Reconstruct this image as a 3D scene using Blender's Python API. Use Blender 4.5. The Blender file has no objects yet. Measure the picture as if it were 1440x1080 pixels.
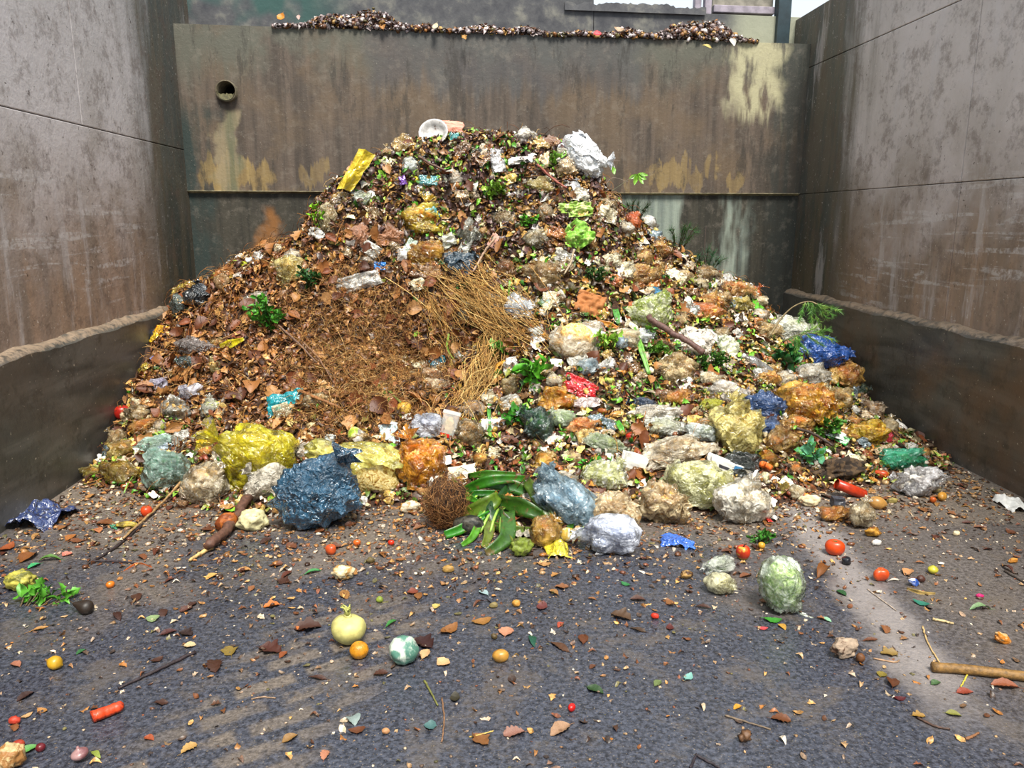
import bpy, bmesh, math, random
import numpy as np
from mathutils import Matrix, Vector

# ------------------------------------------------------------------ camera, sky, sun, exposure
SC = bpy.context.scene
COL = SC.collection
FPX, EYE = 1080.0, 1.65
TILT = math.atan(232 / FPX)
YAW = math.atan(60 / FPX * math.cos(TILT))
cam_data = bpy.data.cameras.new('camera')
cam_data.sensor_width = 36.0
cam_data.lens = FPX * 36.0 / 1440.0
cam_data.clip_end = 200
cam = bpy.data.objects.new('camera', cam_data)
COL.objects.link(cam)
cam.location = (0, 0, EYE)
cam.rotation_euler = (math.pi / 2 - TILT, 0, -YAW)
SC.camera = cam

world = bpy.data.worlds.new('overcast_sky')
SC.world = world
world.use_nodes = True
_bg = world.node_tree.nodes['Background']
_bg.inputs['Color'].default_value = (0.82, 0.91, 1.0, 1)
_bg.inputs['Strength'].default_value = 0.72

sun_data = bpy.data.lights.new('sun', 'SUN')
sun_data.energy = 4.2
sun_data.angle = math.radians(18)
sun_data.color = (1.0, 0.95, 0.86)
sun = bpy.data.objects.new('sun', sun_data)
COL.objects.link(sun)
sun.rotation_euler = Vector((-0.10, 0.50, -0.86)).to_track_quat('-Z', 'Y').to_euler()

SC.view_settings.view_transform = 'Standard'
SC.view_settings.look = 'None'
SC.view_settings.gamma = 1.0
SC.view_settings.use_curve_mapping = False
SC.view_settings.exposure = 0.7

# ------------------------------------------------------------------ projection maths (for placing things at their depth)
CF = np.array([math.sin(YAW) * math.cos(TILT), math.cos(YAW) * math.cos(TILT), -math.sin(TILT)])
CR = np.array([math.cos(YAW), -math.sin(YAW), 0.0])
CU = np.cross(CR, CF)
CC = np.array([0.0, 0.0, EYE])
def ray(u, v): return CF + CR * (u - 720) / FPX - CU * (v - 540) / FPX
def on_x(u, v, X): d = ray(u, v); return CC + d * X / d[0]
def on_y(u, v, Y): d = ray(u, v); return CC + d * Y / d[1]
def on_z(u, v, z=0.0): d = ray(u, v); return CC + d * (z - EYE) / d[2]
def project(P):
    q = P - CC
    w = q @ CF
    return 720 + FPX * (q @ CR) / w, 540 - FPX * (q @ CU) / w

# ------------------------------------------------------------------ small helpers
rng = np.random.default_rng(7)
random.seed(7)
_T = np.random.default_rng(3).uniform(-1, 1, (32, 32, 32))
def vnoise(p, scale=1.0, seed=0):
    q = p * scale + np.array([seed * 3.17, seed * 7.31, seed * 1.93])
    i = np.floor(q).astype(int); f = q - i; f = f * f * (3 - 2 * f)
    i0 = i % 32; i1 = (i + 1) % 32
    out = 0
    for a in (0, 1):
        for b in (0, 1):
            for c in (0, 1):
                w = (f[:, 0] if a else 1 - f[:, 0]) * (f[:, 1] if b else 1 - f[:, 1]) * (f[:, 2] if c else 1 - f[:, 2])
                out = out + w * _T[(i1 if a else i0)[:, 0], (i1 if b else i0)[:, 1], (i1 if c else i0)[:, 2]]
    return out
def fbm(p, scale, seed, octv=3):
    s = 0; a = 1.0
    for k in range(octv):
        s = s + a * vnoise(p, scale * 2 ** k, seed + 11 * k); a *= 0.5
    return s
def srgb(h):
    if not isinstance(h, str): return h
    c = [int(h[i:i + 2], 16) / 255 for i in (0, 2, 4)]
    return tuple(x / 12.92 if x <= 0.04045 else ((x + 0.055) / 1.055) ** 2.4 for x in c)
def make_mesh(name, V, F, smooth=True, col=None, mats=None):
    """F: int array (n,3) or (n,4), or a python list of faces"""
    me = bpy.data.meshes.new(name)
    V = np.asarray(V, dtype=np.float32)
    if isinstance(F, np.ndarray):
        n, k = F.shape
        me.vertices.add(len(V)); me.vertices.foreach_set('co', V.ravel())
        me.loops.add(n * k); me.loops.foreach_set('vertex_index', F.astype(np.int32).ravel())
        me.polygons.add(n)
        me.polygons.foreach_set('loop_start', np.arange(0, n * k, k, dtype=np.int32))
        me.polygons.foreach_set('use_smooth', np.full(n, smooth, dtype=bool))
        me.update(calc_edges=True)
    else:
        me.from_pydata([tuple(map(float, v)) for v in V], [], [tuple(int(i) for i in f) for f in F])
        me.polygons.foreach_set('use_smooth', np.full(len(me.polygons), smooth, dtype=bool))
        me.update()
    if col is not None:
        at = me.color_attributes.new('col', 'FLOAT_COLOR', 'POINT')
        c4 = np.ones((len(V), 4), dtype=np.float32); c4[:, :3] = col
        at.data.foreach_set('color', c4.ravel())
    if mats:
        for m in (mats if isinstance(mats, (list, tuple)) else [mats]): me.materials.append(m)
    return me
def link(name, me, parent=None, mat4=None):
    o = bpy.data.objects.new(name, me)
    COL.objects.link(o)
    if parent is not None: o.parent = parent
    if mat4 is not None: o.matrix_basis = mat4
    return o
def tag(o, label=None, cat=None, group=None, kind=None):
    if label: o['label'] = label
    if cat: o['category'] = cat
    if group: o['group'] = group
    if kind: o['kind'] = kind
    return o
def mat4(X, Y, Z, P):
    return Matrix(((X[0], Y[0], Z[0], P[0]), (X[1], Y[1], Z[1], P[1]), (X[2], Y[2], Z[2], P[2]), (0, 0, 0, 1)))
def unit(v): v = np.asarray(v, float); return v / (np.linalg.norm(v) + 1e-12)

# ------------------------------------------------------------------ node material helper
class NT:
    def __init__(s, name):
        s.m = bpy.data.materials.new(name); s.m.use_nodes = True
        s.t = s.m.node_tree; s.n = s.t.nodes
        s.b = s.n['Principled BSDF']; s.out = s.n['Material Output']
    def lk(s, a, b): s.t.links.new(a, b)
    def put(s, sock, v):
        if v is None: return
        if hasattr(v, 'is_linked') or hasattr(v, 'links'): s.lk(v, sock)
        elif isinstance(v, (tuple, list)):
            sock.default_value = (*v, 1) if len(v) == 3 and len(sock.default_value) == 4 else v
        else: sock.default_value = v
    def math(s, op, a, b=None, c=None, clamp=False):
        n = s.n.new('ShaderNodeMath'); n.operation = op; n.use_clamp = clamp
        s.put(n.inputs[0], a); s.put(n.inputs[1], b); s.put(n.inputs[2], c)
        return n.outputs[0]
    def coord(s, kind='Object'): return s.n.new('ShaderNodeTexCoord').outputs[kind]
    def mapping(s, v, scale=(1, 1, 1), loc=(0, 0, 0), rot=(0, 0, 0)):
        n = s.n.new('ShaderNodeMapping'); s.lk(v, n.inputs[0])
        n.inputs['Scale'].default_value = scale; s.put(n.inputs['Location'], loc); n.inputs['Rotation'].default_value = rot
        return n.outputs[0]
    def sep(s, v):
        n = s.n.new('ShaderNodeSeparateXYZ'); s.lk(v, n.inputs[0]); return n.outputs
    def noise(s, v, scale, detail=4, rough=0.55, dist=0.0):
        n = s.n.new('ShaderNodeTexNoise'); s.lk(v, n.inputs['Vector'])
        n.inputs['Scale'].default_value = scale; n.inputs['Detail'].default_value = detail
        n.inputs['Roughness'].default_value = rough; n.inputs['Distortion'].default_value = dist
        return n.outputs['Fac']
    def voronoi(s, v, scale, feature='F1', out='Distance'):
        n = s.n.new('ShaderNodeTexVoronoi'); n.feature = feature; s.lk(v, n.inputs['Vector']); n.inputs['Scale'].default_value = scale
        return n.outputs[out]
    def step(s, v, lo, hi):   # smooth 0..1
        n = s.n.new('ShaderNodeMapRange'); n.interpolation_type = 'SMOOTHSTEP'; s.put(n.inputs[0], v)
        n.inputs[1].default_value = lo; n.inputs[2].default_value = hi
        return n.outputs[0]
    def mix(s, fac, a, b, mode='MIX'):
        n = s.n.new('ShaderNodeMix'); n.data_type = 'RGBA'; n.blend_type = mode
        s.put(n.inputs[0], fac); s.put(n.inputs[6], srgb(a) if isinstance(a, str) else a); s.put(n.inputs[7], srgb(b) if isinstance(b, str) else b)
        return n.outputs[2]
    def ramp(s, fac, stops):
        n = s.n.new('ShaderNodeValToRGB'); e = n.color_ramp.elements
        while len(e) < len(stops): e.new(0.5)
        for i, (p, c) in enumerate(stops):
            e[i].position = p; e[i].color = (*srgb(c), 1)
        s.lk(fac, n.inputs[0]); return n.outputs[0]
    def bump(s, h, strength=0.3, dist=0.01, nrm=None):
        n = s.n.new('ShaderNodeBump'); n.inputs['Strength'].default_value = strength; n.inputs['Distance'].default_value = dist
        s.put(n.inputs['Height'], h)
        if nrm is not None: s.lk(nrm, n.inputs['Normal'])
        s.lk(n.outputs[0], s.b.inputs['Normal']); return n.outputs[0]
    def base(s, c): s.put(s.b.inputs['Base Color'], srgb(c) if isinstance(c, str) else c)
    def rough(s, r): s.put(s.b.inputs['Roughness'], r)
    def box(s, x, z, x0, x1, z0, z1, soft=0.06):
        m = s.math('MULTIPLY', s.step(x, x0 - soft, x0 + soft), s.math('SUBTRACT', 1.0, s.step(x, x1 - soft, x1 + soft)))
        n = s.math('MULTIPLY', s.step(z, z0 - soft, z0 + soft), s.math('SUBTRACT', 1.0, s.step(z, z1 - soft, z1 + soft)))
        return s.math('MULTIPLY', m, n)

_MC = {}
def m_solid(col, rough=0.5, var=0.25, bump=0.25, scale=25.0, spec=0.5, col2=None, thr=0.5):
    """plain thing colour with natural blotches and fine relief"""
    k = ('solid', col, rough, var, bump, scale, spec, col2, thr)
    if k in _MC: return _MC[k]
    t = NT('surface_' + str(col)); v = t.coord()
    oi = t.n.new('ShaderNodeObjectInfo').outputs['Random']
    vv = t.mapping(v, loc=(0, 0, 0)); ad = t.n.new('ShaderNodeVectorMath'); ad.operation = 'ADD'
    t.lk(vv, ad.inputs[0]); cb = t.n.new('ShaderNodeCombineXYZ'); s7 = t.math('MULTIPLY', oi, 37.0); t.lk(s7, cb.inputs[0]); t.lk(s7, cb.inputs[2]); t.lk(cb.outputs[0], ad.inputs[1])
    v = ad.outputs[0]
    n1 = t.noise(v, scale, 5)
    c = np.array(srgb(col))
    cc = t.mix(t.step(n1, 0.3, 0.7), tuple(c * (1 - var)), tuple(np.minimum(c * (1 + var), 1)))
    if col2: cc = t.mix(t.step(t.noise(v, scale * 0.6, 5, 0.65, 0.6), thr - 0.05, thr + 0.06), cc, srgb(col2))
    t.base(cc); t.rough(rough); t.b.inputs['Specular IOR Level'].default_value = spec
    if bump: t.bump(t.noise(v, scale * 3, 4), bump, 0.004)
    _MC[k] = t.m; return t.m
def m_film(col, alpha=0.8, dirt=0.2, dcol='6b4a28', rough=0.28, wr=0.6, streak=None):
    """thin plastic film: glossy, creased, see-through where it clings to the contents, smeared with dirt"""
    k = ('film', col, alpha, dirt, dcol, rough, wr, streak)
    if k in _MC: return _MC[k]
    t = NT('film_' + str(col)); v0 = t.coord()
    oi = t.n.new('ShaderNodeObjectInfo').outputs['Random']
    ad = t.n.new('ShaderNodeVectorMath'); ad.operation = 'ADD'
    cb = t.n.new('ShaderNodeCombineXYZ'); s7 = t.math('MULTIPLY', oi, 53.0)
    t.lk(s7, cb.inputs[0]); t.lk(s7, cb.inputs[1]); t.lk(v0, ad.inputs[0]); t.lk(cb.outputs[0], ad.inputs[1]); v = ad.outputs[0]
    c = np.array(srgb(col))
    big = t.noise(v, 11, 4, 0.6, 0.6)
    cc = t.mix(t.step(big, 0.35, 0.65), tuple(c * 0.7), tuple(np.minimum(c * 1.15, 1)))
    if streak: cc = t.mix(t.step(t.noise(t.mapping(v, (26, 26, 5), rot=(0, .5, 0)), 1.0, 3, 0.5, 1.0), 0.50, 0.56), cc, srgb(streak))
    thr = 0.66 - 0.26 * dirt
    dm = t.step(t.noise(v, 30, 6, 0.72, 0.5), thr, thr + 0.07)
    dm = t.math('MULTIPLY', dm, 0.85 if dirt > 0 else 0.0)
    cc = t.mix(dm, cc, srgb(dcol))
    t.base(cc); t.rough(t.math('ADD', rough, t.math('MULTIPLY', dm, 0.35)))
    t.b.inputs['Specular IOR Level'].default_value = 0.6
    nz = t.n.new('ShaderNodeTexNoise'); t.lk(v, nz.inputs['Vector']); nz.inputs['Scale'].default_value = 9; nz.inputs['Detail'].default_value = 2
    dv = t.n.new('ShaderNodeVectorMath'); dv.operation = 'MULTIPLY_ADD'; t.lk(nz.outputs['Color'], dv.inputs[0]); dv.inputs[1].default_value = (.12, .12, .12); t.lk(v, dv.inputs[2])
    w1 = t.voronoi(dv.outputs[0], 17, 'DISTANCE_TO_EDGE'); w3 = t.voronoi(dv.outputs[0], 41, 'DISTANCE_TO_EDGE')
    at = t.n.new('ShaderNodeAttribute'); at.attribute_name = 'col'; fv = at.outputs['Vector']     # runs along the folds of a bag
    k1 = t.math('ABSOLUTE', t.math('SUBTRACT', t.noise(fv, 9, 2, .5, .3), .5)); k2 = t.math('ABSOLUTE', t.math('SUBTRACT', t.noise(fv, 24, 3, .6, .4), .5))
    h = t.math('ADD', t.math('MULTIPLY', t.step(w1, 0.0, 0.3), -0.8), t.math('MULTIPLY', t.step(w3, 0.0, 0.3), -0.3))
    h = t.math('ADD', h, t.math('ADD', t.math('MULTIPLY', k1, -1.6), t.math('MULTIPLY', k2, -0.5)))
    bn = t.bump(h, min(1, wr), 0.016)
    gl = t.n.new('ShaderNodeBsdfGlossy'); gl.inputs['Roughness'].default_value = max(.10, rough * .55); gl.inputs['Color'].default_value = (1, 1, 1, 1); t.lk(bn, gl.inputs['Normal'])
    lw = t.n.new('ShaderNodeFresnel'); lw.inputs['IOR'].default_value = 1.5; t.lk(bn, lw.inputs['Normal'])
    top = t.b.outputs[0]
    if alpha < 0.99:
        tr = t.n.new('ShaderNodeBsdfTransparent'); mx = t.n.new('ShaderNodeMixShader')
        tr.inputs[0].default_value = (*(0.35 + 0.65 * c / max(c.max(), .01)), 1)
        a = t.math('ADD', alpha - 0.22, t.math('MULTIPLY', t.math('SUBTRACT', big, 0.5), 2.6))
        a = t.math('MAXIMUM', a, t.math('MULTIPLY', t.math('SUBTRACT', 1.0, t.step(w1, 0.0, 0.10)), 0.3))
        a = t.math('MAXIMUM', t.math('MAXIMUM', a, 0.12), dm, clamp=True)
        t.lk(a, mx.inputs[0]); t.lk(tr.outputs[0], mx.inputs[1]); t.lk(top, mx.inputs[2]); top = mx.outputs[0]
    m2 = t.n.new('ShaderNodeMixShader'); t.lk(t.math('MULTIPLY', lw.outputs[0], t.math('SUBTRACT', 1.0, dm)), m2.inputs[0])
    t.lk(top, m2.inputs[1]); t.lk(gl.outputs[0], m2.inputs[2]); t.lk(m2.outputs[0], t.out.inputs[0])
    _MC[k] = t.m; return t.m
def m_waste(c1, c2, c3, rough=0.5, scale=30):
    """mixed kitchen waste seen through film"""
    k = ('waste', c1, c2, c3, rough, scale)
    if k in _MC: return _MC[k]
    t = NT('waste_' + c1); v = t.coord()
    n = t.noise(v, scale, 5, 0.68, 0.8)
    t.base(t.ramp(n, [(0.34, c3), (0.43, c1), (0.52, c2), (0.6, c1), (0.68, c3)])); t.rough(rough)
    t.bump(t.voronoi(v, scale * 1.3), 0.5, 0.01)
    _MC[k] = t.m; return t.m
def m_vcol(name, rough=0.5, spec=0.5, bump=0.2):
    if name in _MC: return _MC[name]
    t = NT(name); a = t.n.new('ShaderNodeAttribute'); a.attribute_name = 'col'
    v = t.coord(); n = t.noise(v, 90, 3)
    t.base(t.mix(0.5, a.outputs['Color'], t.mix(t.step(n, 0.35, 0.65), (0.45, 0.45, 0.45), (1.35, 1.3, 1.25)), 'MULTIPLY'))
    mxn = [x for x in t.n if x.type == 'MIX' and x.blend_type == 'MULTIPLY'][0]; mxn.inputs[0].default_value = 0.8
    t.rough(rough); t.b.inputs['Specular IOR Level'].default_value = spec
    if bump: t.bump(t.noise(v, 220, 2), bump, 0.003)
    _MC[name] = t.m; return t.m
def m_ocol(name, rough=0.5):
    """dead-leaf / scrap surface tinted by the object's own colour"""
    if name in _MC: return _MC[name]
    t = NT(name); oi = t.n.new('ShaderNodeObjectInfo'); v = t.coord()
    n = t.noise(v, 60, 5, 0.65)
    t.base(t.mix(0.75, oi.outputs['Color'], t.mix(t.step(n, 0.3, 0.7), (0.4, 0.38, 0.36), (1.3, 1.28, 1.2)), 'MULTIPLY'))
    t.rough(rough); t.bump(t.noise(v, 140, 3), 0.3, 0.003)
    _MC[name] = t.m; return t.m

# ------------------------------------------------------------------ the bunker: materials
def mat_back():
    t = NT('stained_back_concrete'); v = t.coord(); x, y, z = t.sep(v)
    wob = t.noise(t.mapping(v, (9, 9, 0.8)), 1.0, 4, 0.6)
    wob2 = t.noise(v, 3.0, 4)
    xw = t.math('ADD', x, t.math('MULTIPLY', t.math('SUBTRACT', wob2, 0.5), 0.5))
    zw = t.math('ADD', z, t.math('MULTIPLY', t.math('SUBTRACT', wob, 0.5), 0.75))
    str1 = t.noise(t.mapping(v, (14, 14, 0.9)), 1.0, 5, 0.6)
    blot = t.noise(v, 1.6, 5, 0.6)
    c = t.mix(t.step(str1, 0.3, 0.7), '3f362e', '5e5146')
    c = t.mix(t.math('MULTIPLY', t.step(blot, 0.42, 0.62), 0.6), c, '66543f')
    c = t.mix(t.math('MULTIPLY', t.step(zw, 2.75, 3.2), t.step(t.noise(v, 2.3, 5), 0.35, 0.6)), c, '56554a')
    # darker, greyer band below the ledge in the middle
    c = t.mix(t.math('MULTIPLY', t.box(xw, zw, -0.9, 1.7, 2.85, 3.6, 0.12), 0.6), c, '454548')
    # lower panel
    low = t.math('SUBTRACT', 1.0, t.step(z, 1.895, 1.9))
    lc = t.mix(t.step(str1, 0.35, 0.65), '24221a', '3a362c')
    rustm = t.math('MULTIPLY', t.box(xw, z, -1.98, -1.86, 0.6, 1.75, 0.05), 0.8)
    lc = t.mix(rustm, lc, '8a5a28')
    pale = t.math('MULTIPLY', t.step(x, 0.6, 1.0), t.step(t.noise(t.mapping(v, (3.2, 3.2, 0.7)), 1.0, 4, 0.6), 0.40, 0.56))
    pale = t.math('MULTIPLY', pale, t.math('SUBTRACT', 1.0, t.step(xw, 2.75, 3.0)))
    lc = t.mix(pale, lc, t.mix(t.step(str1, 0.3, 0.7), '66706a', '8f998c'))
    c = t.mix(low, c, lc)
    # flaked tan patches just above the joint
    nx = t.noise(t.mapping(v, (7, 7, 0.6)), 1.0, 3, 0.7)
    tan = t.math('MULTIPLY', t.step(t.noise(t.mapping(v, (4.5, 4.5, 1.3)), 1.0, 3, 0.5), 0.50, 0.53), t.box(x, zw, -1.7, 2.9, 1.93, 2.12, 0.02))
    tan2 = t.box(xw, zw, -2.42, -1.86, 1.93, 2.2, 0.025)
    tan3 = t.math('MULTIPLY', t.box(xw, zw, 1.85, 2.45, 1.94, 2.2, 0.02), t.step(nx, 0.4, 0.46))
    tm = t.math('MAXIMUM', t.math('MAXIMUM', t.math('MULTIPLY', tan, 0.6), tan2), t.math('MULTIPLY', tan3, 0.7))
    tm = t.math('MULTIPLY', tm, t.step(z, 1.9, 1.91))
    c = t.mix(t.math('MULTIPLY', tm, 0.85), c, t.mix(t.step(nx, 0.35, 0.65), '75603a', '97804f'))
    # run-off below the drain pipe
    run = t.math('MULTIPLY', t.box(xw, z, -2.30, -2.10, 1.9, 2.62, 0.03), 1.0)
    c = t.mix(t.math('MULTIPLY', run, 0.8), c, t.mix(t.step(nx, 0.4, 0.6), '63644a', '8a7c60'))
    # black-green damp beside both corners
    dl = t.math('SUBTRACT', 1.0, t.step(t.math('ADD', xw, t.math('MULTIPLY', t.math('SUBTRACT', wob, 0.5), 0.5)), -2.52, -2.3))
    dr = t.step(xw, 2.98, 3.14)
    c = t.mix(t.math('MULTIPLY', dl, t.math('SUBTRACT', 1.0, t.step(zw, 2.4, 2.9))), c, '24302c')
    c = t.mix(t.math('MULTIPLY', t.math('MULTIPLY', dr, 0.85), t.step(str1, .25, .6)), c, '2c302c')
    # bare cream patch under the ledge by the far corner
    cr = t.math('MULTIPLY', t.box(xw, zw, 2.62, 3.12, 2.66, 3.45, 0.1), t.step(t.noise(t.mapping(v, (6, 6, 2)), 1.0, 5), 0.36, 0.5))
    c = t.mix(t.math('MULTIPLY', cr, 0.9), c, 'b0aa88')
    c = t.mix(t.math('MULTIPLY', t.step(t.noise(v, 9, 6, .7), .5, .7), .25), c, '857c70')
    c = t.mix(t.math('MULTIPLY', t.step(t.noise(t.mapping(v, (5, 5, 1.2), (3, 0, 1)), 1.0, 6, .75), .54, .64), .6), c, '2c2822')
    spk = t.step(t.noise(v, 60, 3, 0.6), 0.66, 0.71)
    c = t.mix(t.math('MULTIPLY', spk, 0.35), c, '8f887c')
    t.base(c); t.rough(0.72)
    t.bump(t.math('ADD', t.noise(v, 30, 6, 0.65), t.math('MULTIPLY', spk, 0.3)), 0.35, 0.012)
    return t.m
def mat_upper():
    t = NT('dark_upper_concrete'); v = t.coord(); x, y, z = t.sep(v)
    n = t.noise(v, 5, 6, 0.65)
    c = t.ramp(n, [(0.3, '33343a'), (0.5, '4c4c4e'), (0.7, '77756c')])  # mottled dark blue-grey to paler grey
    g = t.step(t.noise(v, 1.3, 3), 0.5, 0.6)
    c = t.mix(t.math('MULTIPLY', g, t.math('SUBTRACT', 1.0, t.step(x, -1.6, -1.0))), c, '2b4a46')
    c = t.mix(t.math('MULTIPLY', t.step(x, 2.6, 2.9), 0.7), c, 'a3a58e')
    t.base(c); t.rough(0.8); t.bump(n, 0.5, 0.02)
    return t.m
def mat_side(name, sgn):
    t = NT(name); v = t.coord(); x, y, z = t.sep(v)
    n1 = t.noise(v, 1.7, 6, 0.62, 0.4); n2 = t.noise(t.mapping(v, (6, 6, 0.8)), 1.0, 5, 0.6); n3 = t.noise(v, 28, 4, 0.6)
    c = t.mix(t.step(n1, 0.32, 0.68), '968a80', 'bcb0ac')
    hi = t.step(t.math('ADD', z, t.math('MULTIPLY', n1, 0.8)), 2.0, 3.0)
    c = t.mix(t.math('MULTIPLY', hi, 0.6), c, 'cfcaca' if sgn < 0 else 'cec4be')  # stronger light high on the wall put into the colour, cooler on the left
    lo = t.math('SUBTRACT', 1.0, t.step(t.math('ADD', z, t.math('MULTIPLY', n1, 1.0)), 1.6, 2.5))
    c = t.mix(t.math('MULTIPLY', lo, 0.8), c, t.mix(t.step(n2, 0.35, 0.65), '74604e', '98795f'))
    # loader scuffs: long pale arcs low on the wall
    arc = t.math('ADD', z, t.math('MULTIPLY', t.math('POWER', t.math('SUBTRACT', y, 4.3), 2.0), 0.08))
    wv = t.noise(t.mapping(t.n['Mapping'].outputs[0] if False else v, (0.1, 0.9, 11.0)), 1.0, 4, 0.65, 0.5)
    sc = t.math('MULTIPLY', t.step(wv, 0.53, 0.60), t.box(arc, y, 1.22, 2.0, 2.0, 7.0, 0.12))
    sc = t.math('MULTIPLY', sc, t.step(n3, 0.35, 0.6))
    c = t.mix(t.math('MULTIPLY', sc, 0.5), c, 'cdc8c6')
    # damp, algae-dark column towards the back corner
    yb = t.math('ADD', y, t.math('MULTIPLY', t.math('SUBTRACT', n2, 0.5), 1.3))
    dk = t.step(yb, 6.15, 7.0) if sgn < 0 else t.step(yb, 6.55, 7.3)
    c = t.mix(t.math('MULTIPLY', dk, 0.9), c, t.mix(t.step(n2, 0.4, 0.6), '2a342c', '4d4634'))
    pit = t.step(t.noise(v, 17, 4, 0.75), 0.645, 0.68)
    c = t.mix(t.math('MULTIPLY', pit, 0.7), c, '3a2c22')
    c = t.mix(t.math('MULTIPLY', t.step(t.noise(v, 6, 7, .78), .48, .64), .5), c, '5c4c42')
    c = t.mix(t.math('MULTIPLY', t.step(t.noise(t.mapping(v, (4, 4, .7), (7, 2, 0)), 1.0, 6, .7), .55, .66), .45), c, 'c2bab8')
    pk = t.step(t.noise(v, 45, 2, 0.6), 0.68, 0.71)
    c = t.mix(t.math('MULTIPLY', pk, 0.5), c, 'd0c8c0')
    t.base(c); t.rough(0.55)
    t.bump(t.math('ADD', t.noise(v, 22, 6, 0.65), t.math('MULTIPLY', pit, -0.6)), 0.4, 0.012)
    return t.m
def mat_kicker(name, warm):
    t = NT(name); v = t.coord(); x, y, z = t.sep(v)
    n1 = t.noise(t.mapping(v, (1, 0.8, 5)), 1.5, 6, 0.6, 0.6); sp = t.noise(v, 40, 3, 0.6)
    c = t.mix(t.step(n1, 0.32, 0.68), '3a3a36', '5d5952')
    br = t.step(t.noise(v, 1.1, 4, 0.6), 0.45, 0.65)
    c = t.mix(t.math('MULTIPLY', br, 0.6), c, warm)
    c = t.mix(t.math('MULTIPLY', t.step(t.noise(v, 7, 6, .75), .5, .66), .5), c, '28261f')
    c = t.mix(t.math('MULTIPLY', t.step(sp, 0.69, 0.71), .8), c, 'a89e8c')
    top = t.step(t.math('ADD', z, t.math('MULTIPLY', sp, 0.05)), 0.905, 0.93)
    c = t.mix(t.math('MULTIPLY', top, t.step(t.noise(v, 18, 5, .7), .3, .6)), c, '917e6a')
    t.base(c); t.rough(0.42); t.bump(t.noise(v, 26, 6, 0.65), 0.3, 0.01)
    return t.m
def mat_floor():
    t = NT('wet_bunker_floor'); v = t.coord(); x, y, z = t.sep(v)
    n1 = t.noise(v, 1.1, 6, 0.6, 0.4); n2 = t.noise(v, 55, 5, 0.7); n3 = t.noise(v, 5, 5, 0.6, 0.3); gr = t.voronoi(v, 120)
    dark = t.mix(t.step(n2, 0.35, 0.68), '1d1f27', '4d505c')  # bluish sky glare of the wet floor tinted into the base colour
    dry = t.mix(t.step(n2, 0.3, 0.7), '4c443c', '7c7064')
    # dry / drained ground near the heap and in big islands
    d1 = t.step(t.math('ADD', n1, t.math('MULTIPLY', t.math('SUBTRACT', y, 3.2), 0.22)), 0.5, 0.78)
    # tyre-tread blocks: slanted rows of drained, pale lugs
    rv = t.mapping(v, (1, 1, 1), rot=(0, 0, math.radians(-28)))
    wr = t.n.new('ShaderNodeTexBrick'); t.lk(rv, wr.inputs[0]); wr.inputs['Scale'].default_value = 1.0
    wr.inputs['Color1'].default_value = (1, 1, 1, 1); wr.inputs['Color2'].default_value = (0.75, 0.75, 0.75, 1); wr.inputs['Mortar'].default_value = (0, 0, 0, 1)
    wr.inputs['Mortar Size'].default_value = 0.035; wr.inputs['Mortar Smooth'].default_value = 0.6
    wr.inputs['Brick Width'].default_value = 0.26; wr.inputs['Row Height'].default_value = 0.115
    lane = t.math('ABSOLUTE', t.math('SUBTRACT', x, t.math('ADD', -1.62, t.math('MULTIPLY', y, 0.38))))
    lane = t.math('SUBTRACT', 1.0, t.step(lane, 0.15, 0.42))
    lugs = t.math('MULTIPLY', t.math('MULTIPLY', t.sep(wr.outputs[0])[0], lane), t.step(n3, 0.36, 0.52))
    lugs = t.math('MULTIPLY', lugs, t.math('SUBTRACT', 1.0, t.step(y, 2.9, 3.4)))
    # smeared pale track swept by the loader bucket
    tr = t.math('SUBTRACT', x, t.math('ADD', 1.39, t.math('MULTIPLY', y, 0.12)))
    tr = t.math('ADD', tr, t.math('MULTIPLY', t.math('SUBTRACT', n3, 0.5), 0.25))
    track = t.math('MULTIPLY', t.math('SUBTRACT', 1.0, t.step(t.math('ABSOLUTE', tr), 0.03, 0.2)), t.math('SUBTRACT', 1.0, t.step(y, 3.9, 4.6)))
    track = t.math('MULTIPLY', track, t.step(y, 2.0, 2.6))
    side = t.math('MULTIPLY', t.step(t.math('SUBTRACT', x, t.math('MULTIPLY', y, 0.0)), 1.5, 2.2), 0.55)
    dm = t.math('MAXIMUM', t.math('MAXIMUM', d1, t.math('MULTIPLY', lugs, 0.9)), t.math('MAXIMUM', track, side), clamp=True)
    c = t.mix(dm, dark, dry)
    c = t.mix(t.math('MULTIPLY', track, 0.55), c, '8f8a8c')
    c = t.mix(t.math('MULTIPLY', t.step(t.noise(v, 3.2, 7, .75, .4), .5, .62), .4), c, '665c52')
    c = t.mix(t.math('MULTIPLY', t.step(t.noise(v, 24, 5, .75), .56, .66), .55), c, '211d1c')
    sp = t.step(t.noise(v, 130, 2, 0.5), 0.64, 0.69)
    c = t.mix(t.math('MULTIPLY', sp, 0.5), c, '94846c')
    t.base(c)
    wet = t.math('MULTIPLY', t.step(t.noise(v, 1.9, 6, .65, .9), .44, .53), t.math('SUBTRACT', 1.0, dm))
    r = t.math('ADD', t.math('SUBTRACT', 0.34, t.math('MULTIPLY', wet, 0.24)), t.math('MULTIPLY', dm, 0.2))
    t.rough(t.math('ADD', r, t.math('MULTIPLY', n2, 0.12)))
    t.b.inputs['Specular IOR Level'].default_value = 0.6
    t.bump(t.math('ADD', t.math('ADD', n2, t.math('MULTIPLY', gr, 0.5)), t.math('MULTIPLY', t.noise(v, 14, 4), 0.5)), 0.45, 0.008)
    bn = [q for q in t.n if q.type == 'BUMP'][0]; t.lk(t.math('SUBTRACT', .5, t.math('MULTIPLY', wet, .36)), bn.inputs['Strength'])
    return t.m
M_BACK, M_UP, M_FLOOR = mat_back(), mat_upper(), mat_floor()
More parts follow.
